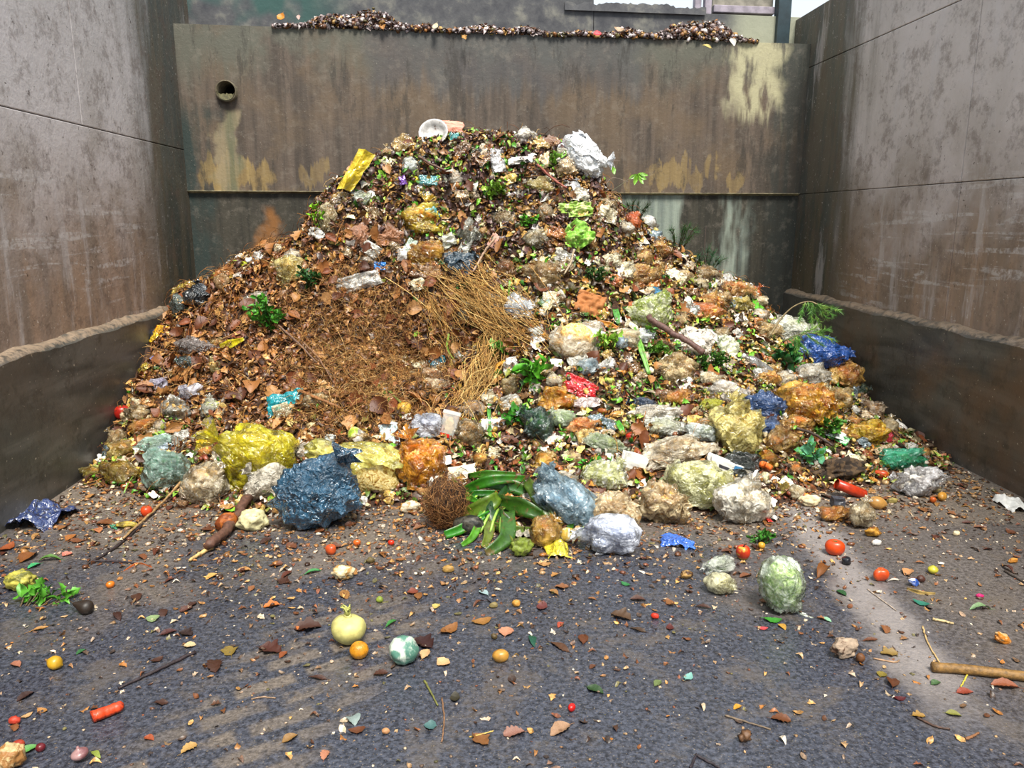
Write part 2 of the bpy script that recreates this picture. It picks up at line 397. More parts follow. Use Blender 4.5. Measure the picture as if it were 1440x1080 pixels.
M_SL, M_SR = mat_side('scuffed_side_concrete', -1), mat_side('scuffed_side_concrete_warm', 1)
M_KL, M_KR = mat_kicker('dark_kicker_concrete', '4c4238'), mat_kicker('dark_kicker_concrete_rusty', '6a4c34')
M_DARK = m_solid('15130f', 0.9, 0.2, 0.2, 10)

# ------------------------------------------------------------------ the bunker: geometry
XL, XR, ZT, ZK, ZJ, ZS = -2.61, 3.41, 3.67, 0.91, 1.90, 3.35
KL, KR = -2.53, 3.33
Y0 = -0.6
def yb(x): return 7.5 + (x - XL) * 0.5 / (XR - XL)       # the back wall runs slightly askew
def box_faces(b=0): return [(0, 3, 2, 1), (4, 5, 6, 7), (0, 1, 5, 4), (1, 2, 6, 5), (2, 3, 7, 6), (3, 0, 4, 7)]
def prism(quad_xy, z0, z1):
    V = [(x, y, z0) for x, y in quad_xy] + [(x, y, z1) for x, y in quad_xy]
    return V, box_faces()
def struct(name, V, F, m, parent=None, smooth=False, bevel=0.0):
    o = link(name, make_mesh(name, V, F, smooth, mats=m), parent)
    if parent is None: o['kind'] = 'structure'
    if bevel:
        md = o.modifiers.new('bevel', 'BEVEL'); md.width = bevel; md.segments = 2; md.limit_method = 'ANGLE'
    return o
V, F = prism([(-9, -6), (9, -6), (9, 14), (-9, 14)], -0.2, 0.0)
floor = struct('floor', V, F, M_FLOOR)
def wall_side(name, X, K, sgn, ms, mk, joints):
    far = X + sgn * 0.35
    V, F = prism([(X + sgn * 0.012, Y0), (far, Y0), (far, 9.0), (X + sgn * 0.012, 9.0)], 0, ZT - 0.004)
    w = struct(name, V, F, M_DARK)
    for (y0, y1, z0, z1) in joints:
        V, F = prism([(X, y0), (X + sgn * 0.03, y0), (X + sgn * 0.03, y1), (X, y1)], z0, z1)
        struct('panel', V, F, ms, w, bevel=0.006)
    # kicker: thicker lower course with a worn, dust-covered chamfer
    V = []; ys = np.linspace(Y0, 8.6, 140)
    prof = [(K, 0.0), (K, ZK - 0.03), (K + sgn * 0.03, ZK), (X + sgn * 0.02, ZK + 0.02)]
    for j, y in enumerate(ys):
        for (px_, pz) in prof:
            wob = 0.008 * math.sin(y * 9.1 + pz * 5) * (pz > 0.5) + (0.012 * (random.random() - .5) if pz > 0.5 else 0)
            V.append((px_, y, pz + wob))
    F = [(j * 4 + k, j * 4 + k + 1, j * 4 + k + 5, j * 4 + k + 4) for j in range(len(ys) - 1) for k in range(3)]
    struct('kicker', V, F, mk, w)
    return w
g = 0.0025
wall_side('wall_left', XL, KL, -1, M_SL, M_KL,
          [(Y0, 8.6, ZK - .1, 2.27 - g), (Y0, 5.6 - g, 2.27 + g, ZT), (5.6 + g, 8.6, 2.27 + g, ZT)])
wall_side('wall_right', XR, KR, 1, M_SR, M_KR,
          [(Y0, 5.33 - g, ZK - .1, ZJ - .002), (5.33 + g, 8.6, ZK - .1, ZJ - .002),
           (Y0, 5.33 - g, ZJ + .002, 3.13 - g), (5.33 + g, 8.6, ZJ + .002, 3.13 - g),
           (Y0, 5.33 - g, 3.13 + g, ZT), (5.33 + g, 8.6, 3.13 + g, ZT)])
# back wall: recessed lower panel, proud upper panel with a round drain hole, ledge, set-back upper wall with an opening
def bw(x, off): return (x, yb(x) + off)
xa, xb = XL - 0.2, XR + 0.2
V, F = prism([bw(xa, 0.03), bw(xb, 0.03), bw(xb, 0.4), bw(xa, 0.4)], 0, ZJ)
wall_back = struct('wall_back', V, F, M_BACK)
HX, HZ, HR = -2.19, 2.785, 0.094
def upper_panel():
    V = []; F = []
    def add(*p): V.extend(p); return list(range(len(V) - len(p), len(V)))
    def q(x0, x1, z0, z1):
        i = add((x0, yb(x0), z0), (x1, yb(x1), z0), (x1, yb(x1), z1), (x0, yb(x0), z1)); F.append(i)
    s = 0.16
    q(xa, HX - s, ZJ, ZS); q(HX + s, xb, ZJ, ZS); q(HX - s, HX + s, ZJ, HZ - s); q(HX - s, HX + s, HZ + s, ZS)
    n = 32; ring = []; sq = []
    for k in range(n):
        a = 2 * math.pi * k / n + math.pi / 4
        ca, sa = math.cos(a), math.sin(a); mm = max(abs(ca), abs(sa))
        ring.append((HX + HR * ca, yb(HX + HR * ca), HZ + HR * sa)); sq.append((HX + s * ca / mm, yb(HX + s * ca / mm), HZ + s * sa / mm))
    i = add(*ring); j = add(*sq); deep = add(*[(p[0], p[1] + 0.5, p[2]) for p in ring])
    for k in range(n):
        k2 = (k + 1) % n
        F.append((i[k], j[k], j[k2], i[k2])); F.append((i[k], i[k2], deep[k2], deep[k]))
    F.append(tuple(deep))
    # underside lip and top of the ledge
    a = add((xa, yb(xa), ZJ), (xb, yb(xb), ZJ), (xb, yb(xb) + .05, ZJ), (xa, yb(xa) + .05, ZJ)); F.append(a[::-1])
    a = add((xa, yb(xa), ZS), (xb, yb(xb), ZS), (xb, yb(xb) + .75, ZS), (xa, yb(xa) + .75, ZS)); F.append(a)
    return V, F
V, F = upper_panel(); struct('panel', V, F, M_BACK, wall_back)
# uneven mortar lip along the joint
V = []; F = []; xs = np.linspace(XL, XR, 220)
for k, x in enumerate(xs):
    r = 0.010 + 0.006 * random.random()
    V += [(x, yb(x) + .02, ZJ + r), (x, yb(x) - r * 0.9, ZJ + 0.004), (x, yb(x) + .03, ZJ - r)]
for k in range(len(xs) - 1):
    for j in (0, 1): F.append((3 * k + j, 3 * k + j + 1, 3 * k + j + 4, 3 * k + j + 3))
struct('joint_lip', V, F, m_solid('8c8468', 0.8, 0.35, 0.4, 18), wall_back)
SB = 0.42
xo0, xo1 = 1.27, 2.33                                   # opening to the daylight
ZO = 3.70
def slab(x0, x1, z0, z1, m, name='panel', off=SB, th=0.3):
    V, F = prism([bw(x0, off), bw(x1, off), bw(x1, off + th), bw(x0, off + th)], z0, z1); return struct(name, V, F, m, wall_back, bevel=0.004)
slab(xa, xo0 - .004, ZS, 4.6, M_UP); slab(xo0, xb, ZS, ZO, M_UP)
# broken sill crust on the opening
V = []; F = []; xs = np.linspace(xo0 - 0.3, xo1 + .1, 60)
for x in xs:
    hh = 0.03 + 0.05 * abs(vnoise(np.array([[x * 5, 0.3, 2.2]]))[0]) + 0.02 * random.random()
    for (dy, dz) in ((-.03, -.02), (-.02, hh), (.2, hh * .7)): V.append((x, yb(x) + SB + dy, ZO + dz))
for k in range(len(xs) - 1):
    for j in (0, 1): F.append((3 * k + j, 3 * k + j + 1, 3 * k + j + 4, 3 * k + j + 3))
struct('sill_crust', V, F, M_UP, wall_back)
# timber posts and rail beside the opening
M_POST = m_solid('8f8690', 0.7, 0.25, 0.5, 12); M_RAIL = m_solid('7d786c', 0.7, 0.3, 0.5, 12)
def beam(x0, x1, z0, z1, name, label, m, off=SB + .05, th=.09):
    V, F = prism([bw(x0, off), bw(x1, off), bw(x1, off + th), bw(x0, off + th)], z0, z1)
    o = struct(name, V, F, m, None, bevel=0.006); o['label'] = label; return o
beam(xo1, xo1 + .07, ZO, 4.7, 'trim_1', 'pale timber post standing beside the bright opening', M_POST)
beam(xo1 + .1, xo1 + .17, ZO, 4.7, 'trim_2', 'second slim timber post behind the opening edge', M_POST, SB + .02)
beam(xo1 + .20, xo1 + .86, ZO + .005, 4.7, 'trim_3', 'dull grey boarded panel between post and corner column', M_RAIL, SB + .1, .05)
beam(xo1 + .20, xo1 + .86, ZO + .03, ZO + .10, 'trim_4', 'horizontal timber rail on the grey boarded panel', M_POST, SB + .04, .06)
beam(xo1 + .86, xo1 + 1.0, ZS + .002, 4.7, 'trim_5', 'dark green steel column in the upper corner', m_solid('24343a', 0.5, 0.3, 0.3, 8), SB - .06, .12)
# drain pipe stub in the hole
def ring_tube(cx, cz, y0, y1, r0, r1, n=28):
    V = []; F = []
    for k in range(n):
        a = 2 * math.pi * k / n; c, s = math.cos(a), math.sin(a)
        V += [(cx + r0 * c, y0, cz + r0 * s), (cx + r1 * c, y0, cz + r1 * s), (cx + r1 * c, y1, cz + r1 * s), (cx + r0 * c, y1, cz + r0 * s)]
    for k in range(n):
        a, b = 4 * k, 4 * ((k + 1) % n)
        for j in range(4): F.append((a + j, a + (j + 1) % 4, b + (j + 1) % 4, b + j))
    return V, F
dp = bpy.data.objects.new('drain_pipe', None); COL.objects.link(dp); dp.location = (HX, yb(HX), HZ)
tag(dp, 'round drain pipe mouth high in the stained back wall', 'pipe')
V, F = ring_tube(0, 0, -0.05, 0.42, 0.083, 0.0935); link('rim', make_mesh('rim', V, F, True, mats=m_solid('5c5340', 0.7, 0.35, 0.4, 30)), dp)
# silt plug lying in the bottom of the pipe
V = []; F = []
for j in range(8):
    for k in range(13):
        x = -0.082 + 0.164 * k / 12; top = -0.012 - 0.022 * abs(math.sin(k * 1.9 + j)); fl = -math.sqrt(max(0, .082 ** 2 - x * x)); V.append((x, -0.055 + 0.025 * j, max(fl, top) if j else fl))
F = [(j * 13 + k, j * 13 + k + 1, (j + 1) * 13 + k + 1, (j + 1) * 13 + k) for j in range(7) for k in range(12)]
link('silt', make_mesh('silt', V, F, True, mats=m_solid('4e4a30', 0.8, 0.4, 0.6, 60)), dp)

# ------------------------------------------------------------------ the heap: one continuous ground form
ctrl = []
for u, v in [(250, 402), (238, 432), (205, 485), (180, 545), (160, 600), (135, 645)]: ctrl.append(on_x(u, v, KL))
for u, v in [(1172, 478), (1195, 505), (1222, 560), (1255, 598), (1300, 622)]: ctrl.append(on_x(u, v, KR))
for u, v, y in [(290, 400, 7.1), (330, 368, 7.0), (390, 343, 6.9), (428, 330, 6.75), (440, 290, 6.5), (480, 252, 6.4), (530, 217, 6.35), (590, 190, 6.35),
                (650, 186, 6.35), (720, 188, 6.35), (790, 200, 6.35), (832, 225, 6.4), (850, 268, 6.55), (885, 305, 6.7), (930, 335, 6.8), (1000, 380, 7.0), (1058, 405, 7.1),
                (1080, 435, 7.1), (1110, 462, 7.1)]: ctrl.append(on_y(u, v, y))
for u, v in [(112, 680), (170, 690), (240, 706), (330, 722), (400, 726), (450, 722), (560, 712), (620, 735), (700, 752), (780, 756), (850, 750), (920, 722),
             (1000, 722), (1080, 715), (1150, 690), (1230, 682), (1300, 672), (1345, 655)]: ctrl.append(on_z(u, v, 0.0))
for x in np.linspace(-2.6, 3.4, 9): ctrl.append((x, 3.0, -0.35)); ctrl.append((x, 2.4, -0.7))
for x, z in [(-2.5, .75), (-1.6, .9), (-.8, 1.7), (-.2, 2.2), (.6, 2.25), (1.2, 1.9), (1.8, 1.2), (2.5, .8), (3.3, .4)]: ctrl.append((x, yb(x) - .05, z))
for u, v, y in [(560, 430, 5.85), (600, 505, 5.6), (560, 560, 4.95), (430, 560, 5.15), (330, 500, 5.6), (660, 330, 6.1), (800, 480, 5.35), (760, 600, 4.75), (950, 600, 4.8), (1100, 590, 4.95), (900, 420, 5.9)]:
    ctrl.append(on_y(u, v, y))
ctrl = np.array(ctrl, float)
def _tps(r2): return np.where(r2 > 1e-9, 0.5 * r2 * np.log(r2 + 1e-12), 0)
_n = len(ctrl)
_A = np.zeros((_n + 3, _n + 3)); _d = ((ctrl[:, None, :2] - ctrl[None, :, :2]) ** 2).sum(-1)
_A[:_n, :_n] = _tps(_d) + 0.002 * np.eye(_n); _A[:_n, _n] = 1; _A[:_n, _n + 1:] = ctrl[:, :2]; _A[_n, :_n] = 1; _A[_n + 1:, :_n] = ctrl[:, :2].T
_w = np.linalg.solve(_A, np.concatenate([ctrl[:, 2], [0, 0, 0]]))
GX = np.arange(-2.62, 3.44, 0.03); GY = np.arange(2.9, 8.1, 0.03)
_gx, _gy = np.meshgrid(GX, GY, indexing='ij')
_P = np.stack([_gx.ravel(), _gy.ravel()], 1)
_Z = np.zeros(len(_P))
for s in range(0, len(_P), 8000):
    d2 = ((_P[s:s + 8000, None] - ctrl[None, :, :2]) ** 2).sum(-1)
    _Z[s:s + 8000] = _tps(d2) @ _w[:_n] + _w[_n] + _P[s:s + 8000] @ _w[_n + 1:]
_P3 = np.column_stack([_P, np.zeros(len(_P))])
_amp = np.clip((_Z + 0.05) / 0.4, 0, 1)
_Z = _Z + _amp * (0.08 * fbm(_P3, 2.6, 5, 2) + 0.07 * fbm(_P3, 7, 9, 3))
# the skyline of the heap as the crest profile allows it
_sil = np.array([(60, 690), (112, 672), (135, 645), (160, 597), (180, 545), (205, 482), (232, 440), (250, 405), (290, 400), (330, 368), (390, 343), (428, 326), (440, 290), (480, 253), (530, 219), (590, 193), (650, 186), (720, 187),
                 (790, 200), (832, 226), (850, 268), (885, 305), (930, 335), (1000, 377), (1058, 404), (1078, 434), (1110, 462), (1172, 484), (1195, 510), (1222, 560), (1255, 598), (1300, 620), (1345, 655), (1440, 720)], float)
for _it in range(2):
    _Q = np.column_stack([_P, _Z]); _u, _v = project(_Q); _vt = np.interp(_u, _sil[:, 0], _sil[:, 1]) + 5 + 5 * vnoise(_P3, 4.0, 31)
    _Z = _Z - np.clip(_vt - _v, 0, None) * ((_Q - CC) @ CF) / FPX
_hc = on_y(602, 500, 5.62)
_Z = _Z - .30 * np.exp(-(((_P[:, 0] - _hc[0]) / .26) ** 2 + ((_P[:, 1] - _hc[1]) / .15) ** 2) ** 1.5)
_Z = np.clip(_Z, -0.06, 2.5)
HZG = _Z.reshape(len(GX), len(GY))
def height(x, y):
    fx = np.clip((np.asarray(x) - GX[0]) / 0.03, 0, len(GX) - 1.001); fy = np.clip((np.asarray(y) - GY[0]) / 0.03, 0, len(GY) - 1.001)
    i = fx.astype(int); j = fy.astype(int); a = fx - i; b = fy - j
    h = (HZG[i, j] * (1 - a) * (1 - b) + HZG[i + 1, j] * a * (1 - b) + HZG[i, j + 1] * (1 - a) * b + HZG[i + 1, j + 1] * a * b)
    h = np.where((np.asarray(y) < GY[0]), 0, h)
    return np.maximum(h, 0.0)
def normal(x, y, e=0.09):
    return unit([-(height(x + e, y) - height(x - e, y)) / (2 * e), -(height(x, y + e) - height(x, y - e)) / (2 * e), 1.0])
def surf(u, v):
    """where the sight line through a photo pixel meets the heap or the floor"""
    d = ray(u, v); t = np.linspace(1.2, 9.5, 1400)
    P = CC + t[:, None] * d
    inside = P[:, 2] <= height(P[:, 0], P[:, 1])
    k = int(np.argmax(inside)) if inside.any() else len(t) - 1
    if not inside.any():                                   # just above the crest: nearest approach
        k = int(np.argmin(P[:, 2] - height(P[:, 0], P[:, 1]) + np.where(P[:, 1] > 7.4, 9, 0)))
    return P[k], t[k]
def heap_mesh():
    idx = np.arange(len(_P)).reshape(len(GX), len(GY))
    F = np.stack([idx[:-1, :-1], idx[1:, :-1], idx[1:, 1:], idx[:-1, 1:]], -1).reshape(-1, 4)
    F = F[(_Z[F].max(1) > -0.05)]
    used = np.unique(F); rm = -np.ones(len(_P), int); rm[used] = np.arange(len(used))
    V = np.column_stack([_P, _Z])[used]
    V[:, 0] = np.clip(V[:, 0], KL + .002, KR - .002)
    V[:, 1] = np.minimum(V[:, 1], yb(V[:, 0]) - .004)
    return V, rm[F]
t = NT('dark_rotting_compost'); v = t.coord(); n = t.noise(v, 22, 6, 0.7, 0.5)
t.base(t.ramp(n, [(0.3, '1c120c'), (0.48, '3a2416'), (0.6, '5c3a20'), (0.75, '2a1b12')])); t.rough(0.75); t.bump(t.noise(v, 40, 6, 0.7), 0.8, 0.03)
V, F = heap_mesh()
heap = tag(link('compost_heap', make_mesh('compost_heap', V, F, True, mats=t.m)), 'tall heap of dark rotting compost filling the bunker', 'heap')
heap['kind'] = 'stuff'

# ------------------------------------------------------------------ loose matter: leaf litter, scraps, straw (uncountable stuff)
def frames(N, nrm, tilt, spin=None):
    """random orthonormal frames (N,3,3) whose z axis leans from the given normals"""
    z = nrm + rng.normal(0, 1, (N, 3)) * tilt[:, None]; z /= np.linalg.norm(z, axis=1, keepdims=True)
    r = rng.normal(0, 1, (N, 3)) if spin is None else spin
    x = r - (r * z).sum(1, keepdims=True) * z; x /= np.linalg.norm(x, axis=1, keepdims=True) + 1e-9
    y = np.cross(z, x)
    return np.stack([x, y, z], -1)
def scatter_mesh(name, templates, which, pos, fr, size, col, mat, smooth=True):
    Vs, Fs, Cs = [], [], []; off = 0
    for k, (tv, tf) in enumerate(templates):
        m = which == k; n = int(m.sum())
        if n == 0: continue
        s = size[m]; s = s[:, None, None] if s.ndim == 1 else s[:, None, :]
        W = np.einsum('nij,nkj->nki', fr[m], tv[None] * s) + pos[m][:, None]
        Vs.append(W.reshape(-1, 3)); K = len(tv)
        Fs.append((tf[None] + (np.arange(n) * K)[:, None, None]).reshape(-1, tf.shape[1]) + off); off += n * K
        sh = rng.uniform(0.85, 1.15, (n, K, 1))
        Cs.append((col[m][:, None] * sh).reshape(-1, 3))
    return make_mesh(name, np.concatenate(Vs), np.concatenate(Fs), smooth, np.concatenate(Cs), mat)
def leaf_tpl(n=5, wid=0.32, fold=0.35, curl=0.4, lobes=0.0, twist=0.0, seed=0):
    """leaf with midrib fold and lengthwise curl; length 1 along x; triangles"""
    r = np.random.default_rng(seed); V = []
    for i in range(n + 1):
        s = i / n; w = wid * (math.sin(math.pi * min(max(s, 0.02), 0.98)) ** 0.75) * (1 + 0.2 * (0.5 - s))
        if lobes: w *= 1 - lobes * (i % 2)
        if i in (0, n): w *= 0.2
        a = twist * (s - .5); zc = curl * ((s - 0.5) ** 2 - 0.12)
        for sd in (-1, 0, 1):
            yy = sd * w * (1 + 0.15 * r.uniform(-1, 1)); zz = abs(sd) * w * fold * (1 + .4 * r.uniform(-1, 1))
            V.append((s - 0.5, yy * math.cos(a) - zz * math.sin(a), zc + yy * math.sin(a) + zz * math.cos(a)))
    F = []
    for i in range(n):
        for k in (0, 1):
            a = 3 * i + k; F += [(a, a + 3, a + 4), (a, a + 4, a + 1)]
    return np.array(V), np.array(F)
def chunk_tpl(seed, flat=0.6):
    bm = bmesh.new(); bmesh.ops.create_icosphere(bm, subdivisions=1, radius=0.5)
    V = np.array([v.co[:] for v in bm.verts]); F = np.array([[v.index for v in f.verts] for f in bm.faces]); bm.free()
    r = np.random.default_rng(seed); V *= r.uniform(0.65, 1.2, (len(V), 1)); V[:, 1] *= r.uniform(.6, .9); V[:, 2] *= flat
    return V, F
def peel_tpl(seed, bend=1.6):
    r = np.random.default_rng(seed); V = []; n = 5
    for i in range(n + 1):
        a = (i / n - .5) * bend; w = 0.16 * math.sin(math.pi * (0.1 + 0.8 * i / n)) + .03
        for sd in (-1, 1): V.append((math.sin(a) / bend * 1.2, sd * w * r.uniform(.8, 1.2), math.cos(a) / bend - 1 / bend + .08 * sd * r.uniform(-1, 1)))
    F = []
    for i in range(n): F += [(2 * i, 2 * i + 2, 2 * i + 3), (2 * i, 2 * i + 3, 2 * i + 1)]
    return np.array(V), np.array(F)
def scrap_tpl(seed, n=4, amp=0.22):
    r = np.random.default_rng(seed); V = []
    for i in range(n + 1):
        for j in range(n + 1):
            V.append((i / n - .5 + r.uniform(-.08, .08), (j / n - .5) * .8 + r.uniform(-.08, .08), r.uniform(-amp, amp)))
    F = []
    for i in range(n):
        for j in range(n):
            a = i * (n + 1) + j
            F += ([(a, a + n + 1, a + n + 2), (a, a + n + 2, a + 1)] if r.random() < .5 else [(a, a + n + 1, a + 1), (a + 1, a + n + 1, a + n + 2)])
    return np.array(V), np.array(F)
def fibre_tpl(seed, n=7, bend=.25):
    r = np.random.default_rng(seed); V = []; ph = r.uniform(0, 6); k = r.uniform(.5, 1.6)
    for i in range(n + 1):
        s = i / n; cy = bend * math.sin(k * math.pi * s + ph) * .5; cz = bend * math.cos(1.3 * k * math.pi * s + ph) * .4
        for a in (0, 2.1, 4.2): V.append((s - .5, cy + .5 * FIB * math.cos(a), cz + .5 * FIB * math.sin(a)))
    F = []
    for i in range(n):
        for k2 in range(3):
            a, b = 3 * i + k2, 3 * i + (k2 + 1) % 3; F += [(a, a + 3, b + 3), (a, b + 3, b)]
    return np.array(V), np.array(F)
FIB = 0.022
LEAF_T = [leaf_tpl(5, .30, .3, .5, 0, .4, 1), leaf_tpl(6, .36, .45, -.5, .45, -.5, 2), leaf_tpl(5, .26, .7, 1.0, 0, 1.0, 3), leaf_tpl(6, .34, -.3, .8, .35, .8, 4), leaf_tpl(4, .22, .9, -.9, 0, -1.2, 5)]
CHUNK_T = [chunk_tpl(s, f) for s, f in ((1, .6), (2, .8), (3, .35), (4, .5))]
PEEL_T = [peel_tpl(1), peel_tpl(2, 2.4), peel_tpl(3, .9)]
SCRAP_T = [scrap_tpl(1), scrap_tpl(2, 4, .32), scrap_tpl(3, 3, .25), scrap_tpl(4, 5, .2)]
FIB_T = [fibre_tpl(s, 7, b) for s, b in ((1, .3), (2, .6), (3, .15), (4, .9))]
# sample the visible heap by area
_dzx = np.gradient(HZG, 0.03, axis=0); _dzy = np.gradient(HZG, 0.03, axis=1)
_area = np.sqrt(1 + _dzx ** 2 + _dzy ** 2) * (HZG > 0.0)
_area *= (_gy < yb(_gx) - .06) * (_gx > KL + .03) * (_gx < KR - .03)
_cdf = np.cumsum(_area.ravel()); _cdf /= _cdf[-1]
def sample_heap(N, weight=None, over=1):
    out = []
    need = N
    while need > 0:
        M = int(need * 2.2) + 2000
        k = np.searchsorted(_cdf, rng.random(M)); x = _P[k, 0] + rng.uniform(-.015, .015, M); y = _P[k, 1] + rng.uniform(-.015, .015, M)
        z = height(x, y); P = np.column_stack([x, y, z]); u, v = project(P)
        if weight is not None:
            keep = rng.random(M) < weight(u, v, P); P = P[keep]
        out.append(P[:need]); need -= len(P[:need])
    P = np.concatenate(out)
    e = .05; nx = -(height(P[:, 0] + e, P[:, 1]) - height(P[:, 0] - e, P[:, 1])) / (2 * e); ny = -(height(P[:, 0], P[:, 1] + e) - height(P[:, 0], P[:, 1] - e)) / (2 * e)
    n = np.column_stack([nx, ny, np.ones(len(P))]); n /= np.linalg.norm(n, axis=1, keepdims=True)
    u, v = project(P); return P, n, u, v
def pal(names): return np.array([srgb(h) for h in names.split()])
PAL_LEAF = pal('5f3a20 7d4e2a 966838 4a2e1c a47644 6e4224 8a6440 b2864e 3a2416 7f5034 54341f 9b6630 c09458')
PAL_TOP = pal('4a3028 5a3a2c 6d4a34 3c2620 7a5430 94703c b08c50 4e3a3a 60443e 8a5a2a 2e2018 3a2a24 5a5028')
PAL_FOOD = pal('a8863c c8ac60 8a602a b0782e b8a880 6a4824 4a3018 8a4a22 7e8434 4f6a26 cfc2a0 5a3a2a 947a34 7a6030 b0903e 5a4424 3f4e20 5c4428 3a2a18 44341c')
PAL_HAY = pal('b08048 966a38 c49c60 7c5428 ccaa70 a07040 684824')
PAL_CRUMB = pal('8a7460 b8a488 5c4a3c 9a7c5a d0c4b0 4a3a30 74583e a88a64 6a5244 c0a890 3a2e28 7a4a34 66603c')
PAL_GREEN = pal('4c8a1e 6fae2c 2d5e16 8cc040 3a7020 a8c850')
PAL_FRINGE = pal('9a7444 b8986a 7a4a2a a0623a c8b898 5c3a22 4a2e1e 84402a 78803c 54682e 603c2a 7c4e30 4a3a30 6a5848')
def zone_leaf(u, v): return np.clip(1.25 - ((u - 420) / 330) ** 2 - ((v - 480) / 175) ** 2, 0, 1)
def zone_top(u, v): return np.clip((400 - v) / 90, 0, 1)
def zone_fr(u, v): return np.clip((v - 590) / 50, 0, 1)
def pick(palette, n, P=None):
    """colours from a palette; with positions, neighbours tend to share a colour"""
    i = rng.integers(0, len(palette), n)
    if P is not None:
        q = ((fbm(P, 3.3, len(palette), 3) * .5 + .5) * 1.6 * len(palette)).astype(int) % len(palette)
        i = np.where(rng.random(n) < .55, q, i)
    return palette[i] * rng.uniform(.7, 1.25, (n, 1))
def zone_colors(u, v, P=None):
    n = len(u); c = pick(PAL_FOOD, n, P)
    r = rng.random(n); c = np.where((r < .92 * zone_fr(u, v) * .7)[:, None], pick(PAL_FRINGE, n, P), c)
    r = rng.random(n); c = np.where((r < zone_top(u, v) * .85)[:, None], pick(PAL_TOP, n, P), c)
    r = rng.random(n); c = np.where((r < zone_leaf(u, v))[:, None], pick(PAL_LEAF, n, P), c)
    return c
M_LITTER = m_vcol('wet_dead_leaves', 0.42, 0.5); M_SCRAPS = m_vcol('wet_food_scraps', 0.35, 0.6); M_STRAW = m_vcol('dry_straw', 0.6, 0.3); M_BITS = m_vcol('floor_crumbs', 0.5, 0.4)
FULL = True
def litter(name, label, N, tpls, size, colf, mat, weight=None, lift=(.0, .035), tilt=(.15, 1.1), cat='litter', aniso=None):
    P, n, u, v = sample_heap(N, weight)
    P = P + n * rng.uniform(*lift, (N, 1)); fr = frames(N, n, rng.uniform(*tilt, N))
    s = rng.uniform(*size, N) * rng.choice([.7, 1, 1, 1.25], N)
    o = link(name, scatter_mesh(name, tpls, rng.integers(0, len(tpls), N), P, fr, s, colf(u, v, P), mat))
    return tag(o, label, cat, None, 'stuff')
litter('leaf_litter', 'brown dead leaf litter coating the whole heap', 30000, LEAF_T, (.035, .075), zone_colors, M_LITTER,
       lambda u, v, P: .35 + .65 * np.maximum(zone_leaf(u, v), .6 * zone_top(u, v)))
litter('food_scraps', 'mixed peelings and kitchen scraps strewn through the heap', 15000, CHUNK_T + PEEL_T, (.02, .06), zone_colors, M_SCRAPS,
       lambda u, v, P: 1 - .85 * zone_leaf(u, v), (.0, .03))
litter('green_cuttings', 'small green leaf cuttings mixed into the heap', 3200, LEAF_T, (.03, .07), lambda u, v, P: pick(PAL_GREEN, len(u)), M_LITTER,
       lambda u, v, P: np.clip(.9 - zone_leaf(u, v), .04, 1) * np.clip(.25 + .9 * (fbm(P, 2.2, 3, 2) > .25), 0, 1), (.0, .04))
litter('film_shreds', 'torn shreds of pale plastic film through the heap', 950, SCRAP_T, (.04, .10),
       lambda u, v, P: pick(pal('e8e4da d8d0c0 c0b8b0 f0ece0 b8a890 d8c070 9a9488 e0d8b0'), len(u)), M_SCRAPS, lambda u, v, P: np.clip(1 - zone_leaf(u, v) * 1.1, .02, 1), (.0, .03), (.1, .8))
litter('dry_stalks', 'thin dry stalks and grass stems tangled over the heap', 5000, FIB_T, (.08, .22), lambda u, v, P: pick(np.vstack([PAL_HAY, PAL_LEAF]), len(u)), M_STRAW,
       lambda u, v, P: .15 + .85 * zone_leaf(u, v), (.0, .05), (.1, .5))
def hay_zone(u, v, P): return np.clip(1.1 - ((u - 510) / 150) ** 2 - ((v - 500) / 125) ** 2 + .6 * fbm(P, 2.5, 4, 3), 0, 1) ** 1.3
litter('hay_tangle', 'tangled rusty hay spilling down the middle slope', 6000, FIB_T, (.05, .14), lambda u, v, P: pick(PAL_HAY, len(u)), M_STRAW, hay_zone, (.0, .07), (.2, 1.2))
def straw_sheaf(name, label, u0, v0, u1, v1, spread, N, length, seed):
    r = np.random.default_rng(seed)
    A = surf(u0, v0)[0]; B = surf(u1, v1)[0]; d = unit(B - A)
    t_ = r.random(N); P = A + (B - A) * t_[:, None] + r.normal(0, spread, (N, 3)) * np.array([1, .5, .6])
    P[:, 2] = np.maximum(P[:, 2], height(P[:, 0], P[:, 1]) + .01) + r.uniform(0, .05, N)
    sp = d + r.normal(0, .24, (N, 3)); n = np.tile(normal(*((A + B) / 2)[:2]), (N, 1))
    fr = frames(N, n, np.full(N, .2), sp)
    s = r.uniform(.6, 1.1, N) * length
    o = link(name, scatter_mesh(name, [FIB_T[2], FIB_T[0]], r.integers(0, 2, N), P, fr, np.column_stack([s, s * .55, s * .55]), pick(pal('c09a58 a87e44 d0b070 8e6a38 b88e50'), N), M_STRAW))
    tag(o, label, 'straw', None, 'stuff')
straw_sheaf('straw_sheaf', 'loose sheaf of long golden straw in the middle of the heap', 640, 400, 735, 475, .12, 330, .5, 1)
straw_sheaf('straw_sheaf', 'thin straw sheaf sloping down toward the torn bags', 705, 470, 645, 590, .05, 220, .42, 2)
straw_sheaf('straw_sheaf', 'greenish stems hanging into the dark hollow', 610, 425, 640, 520, .08, 140, .35, 3)
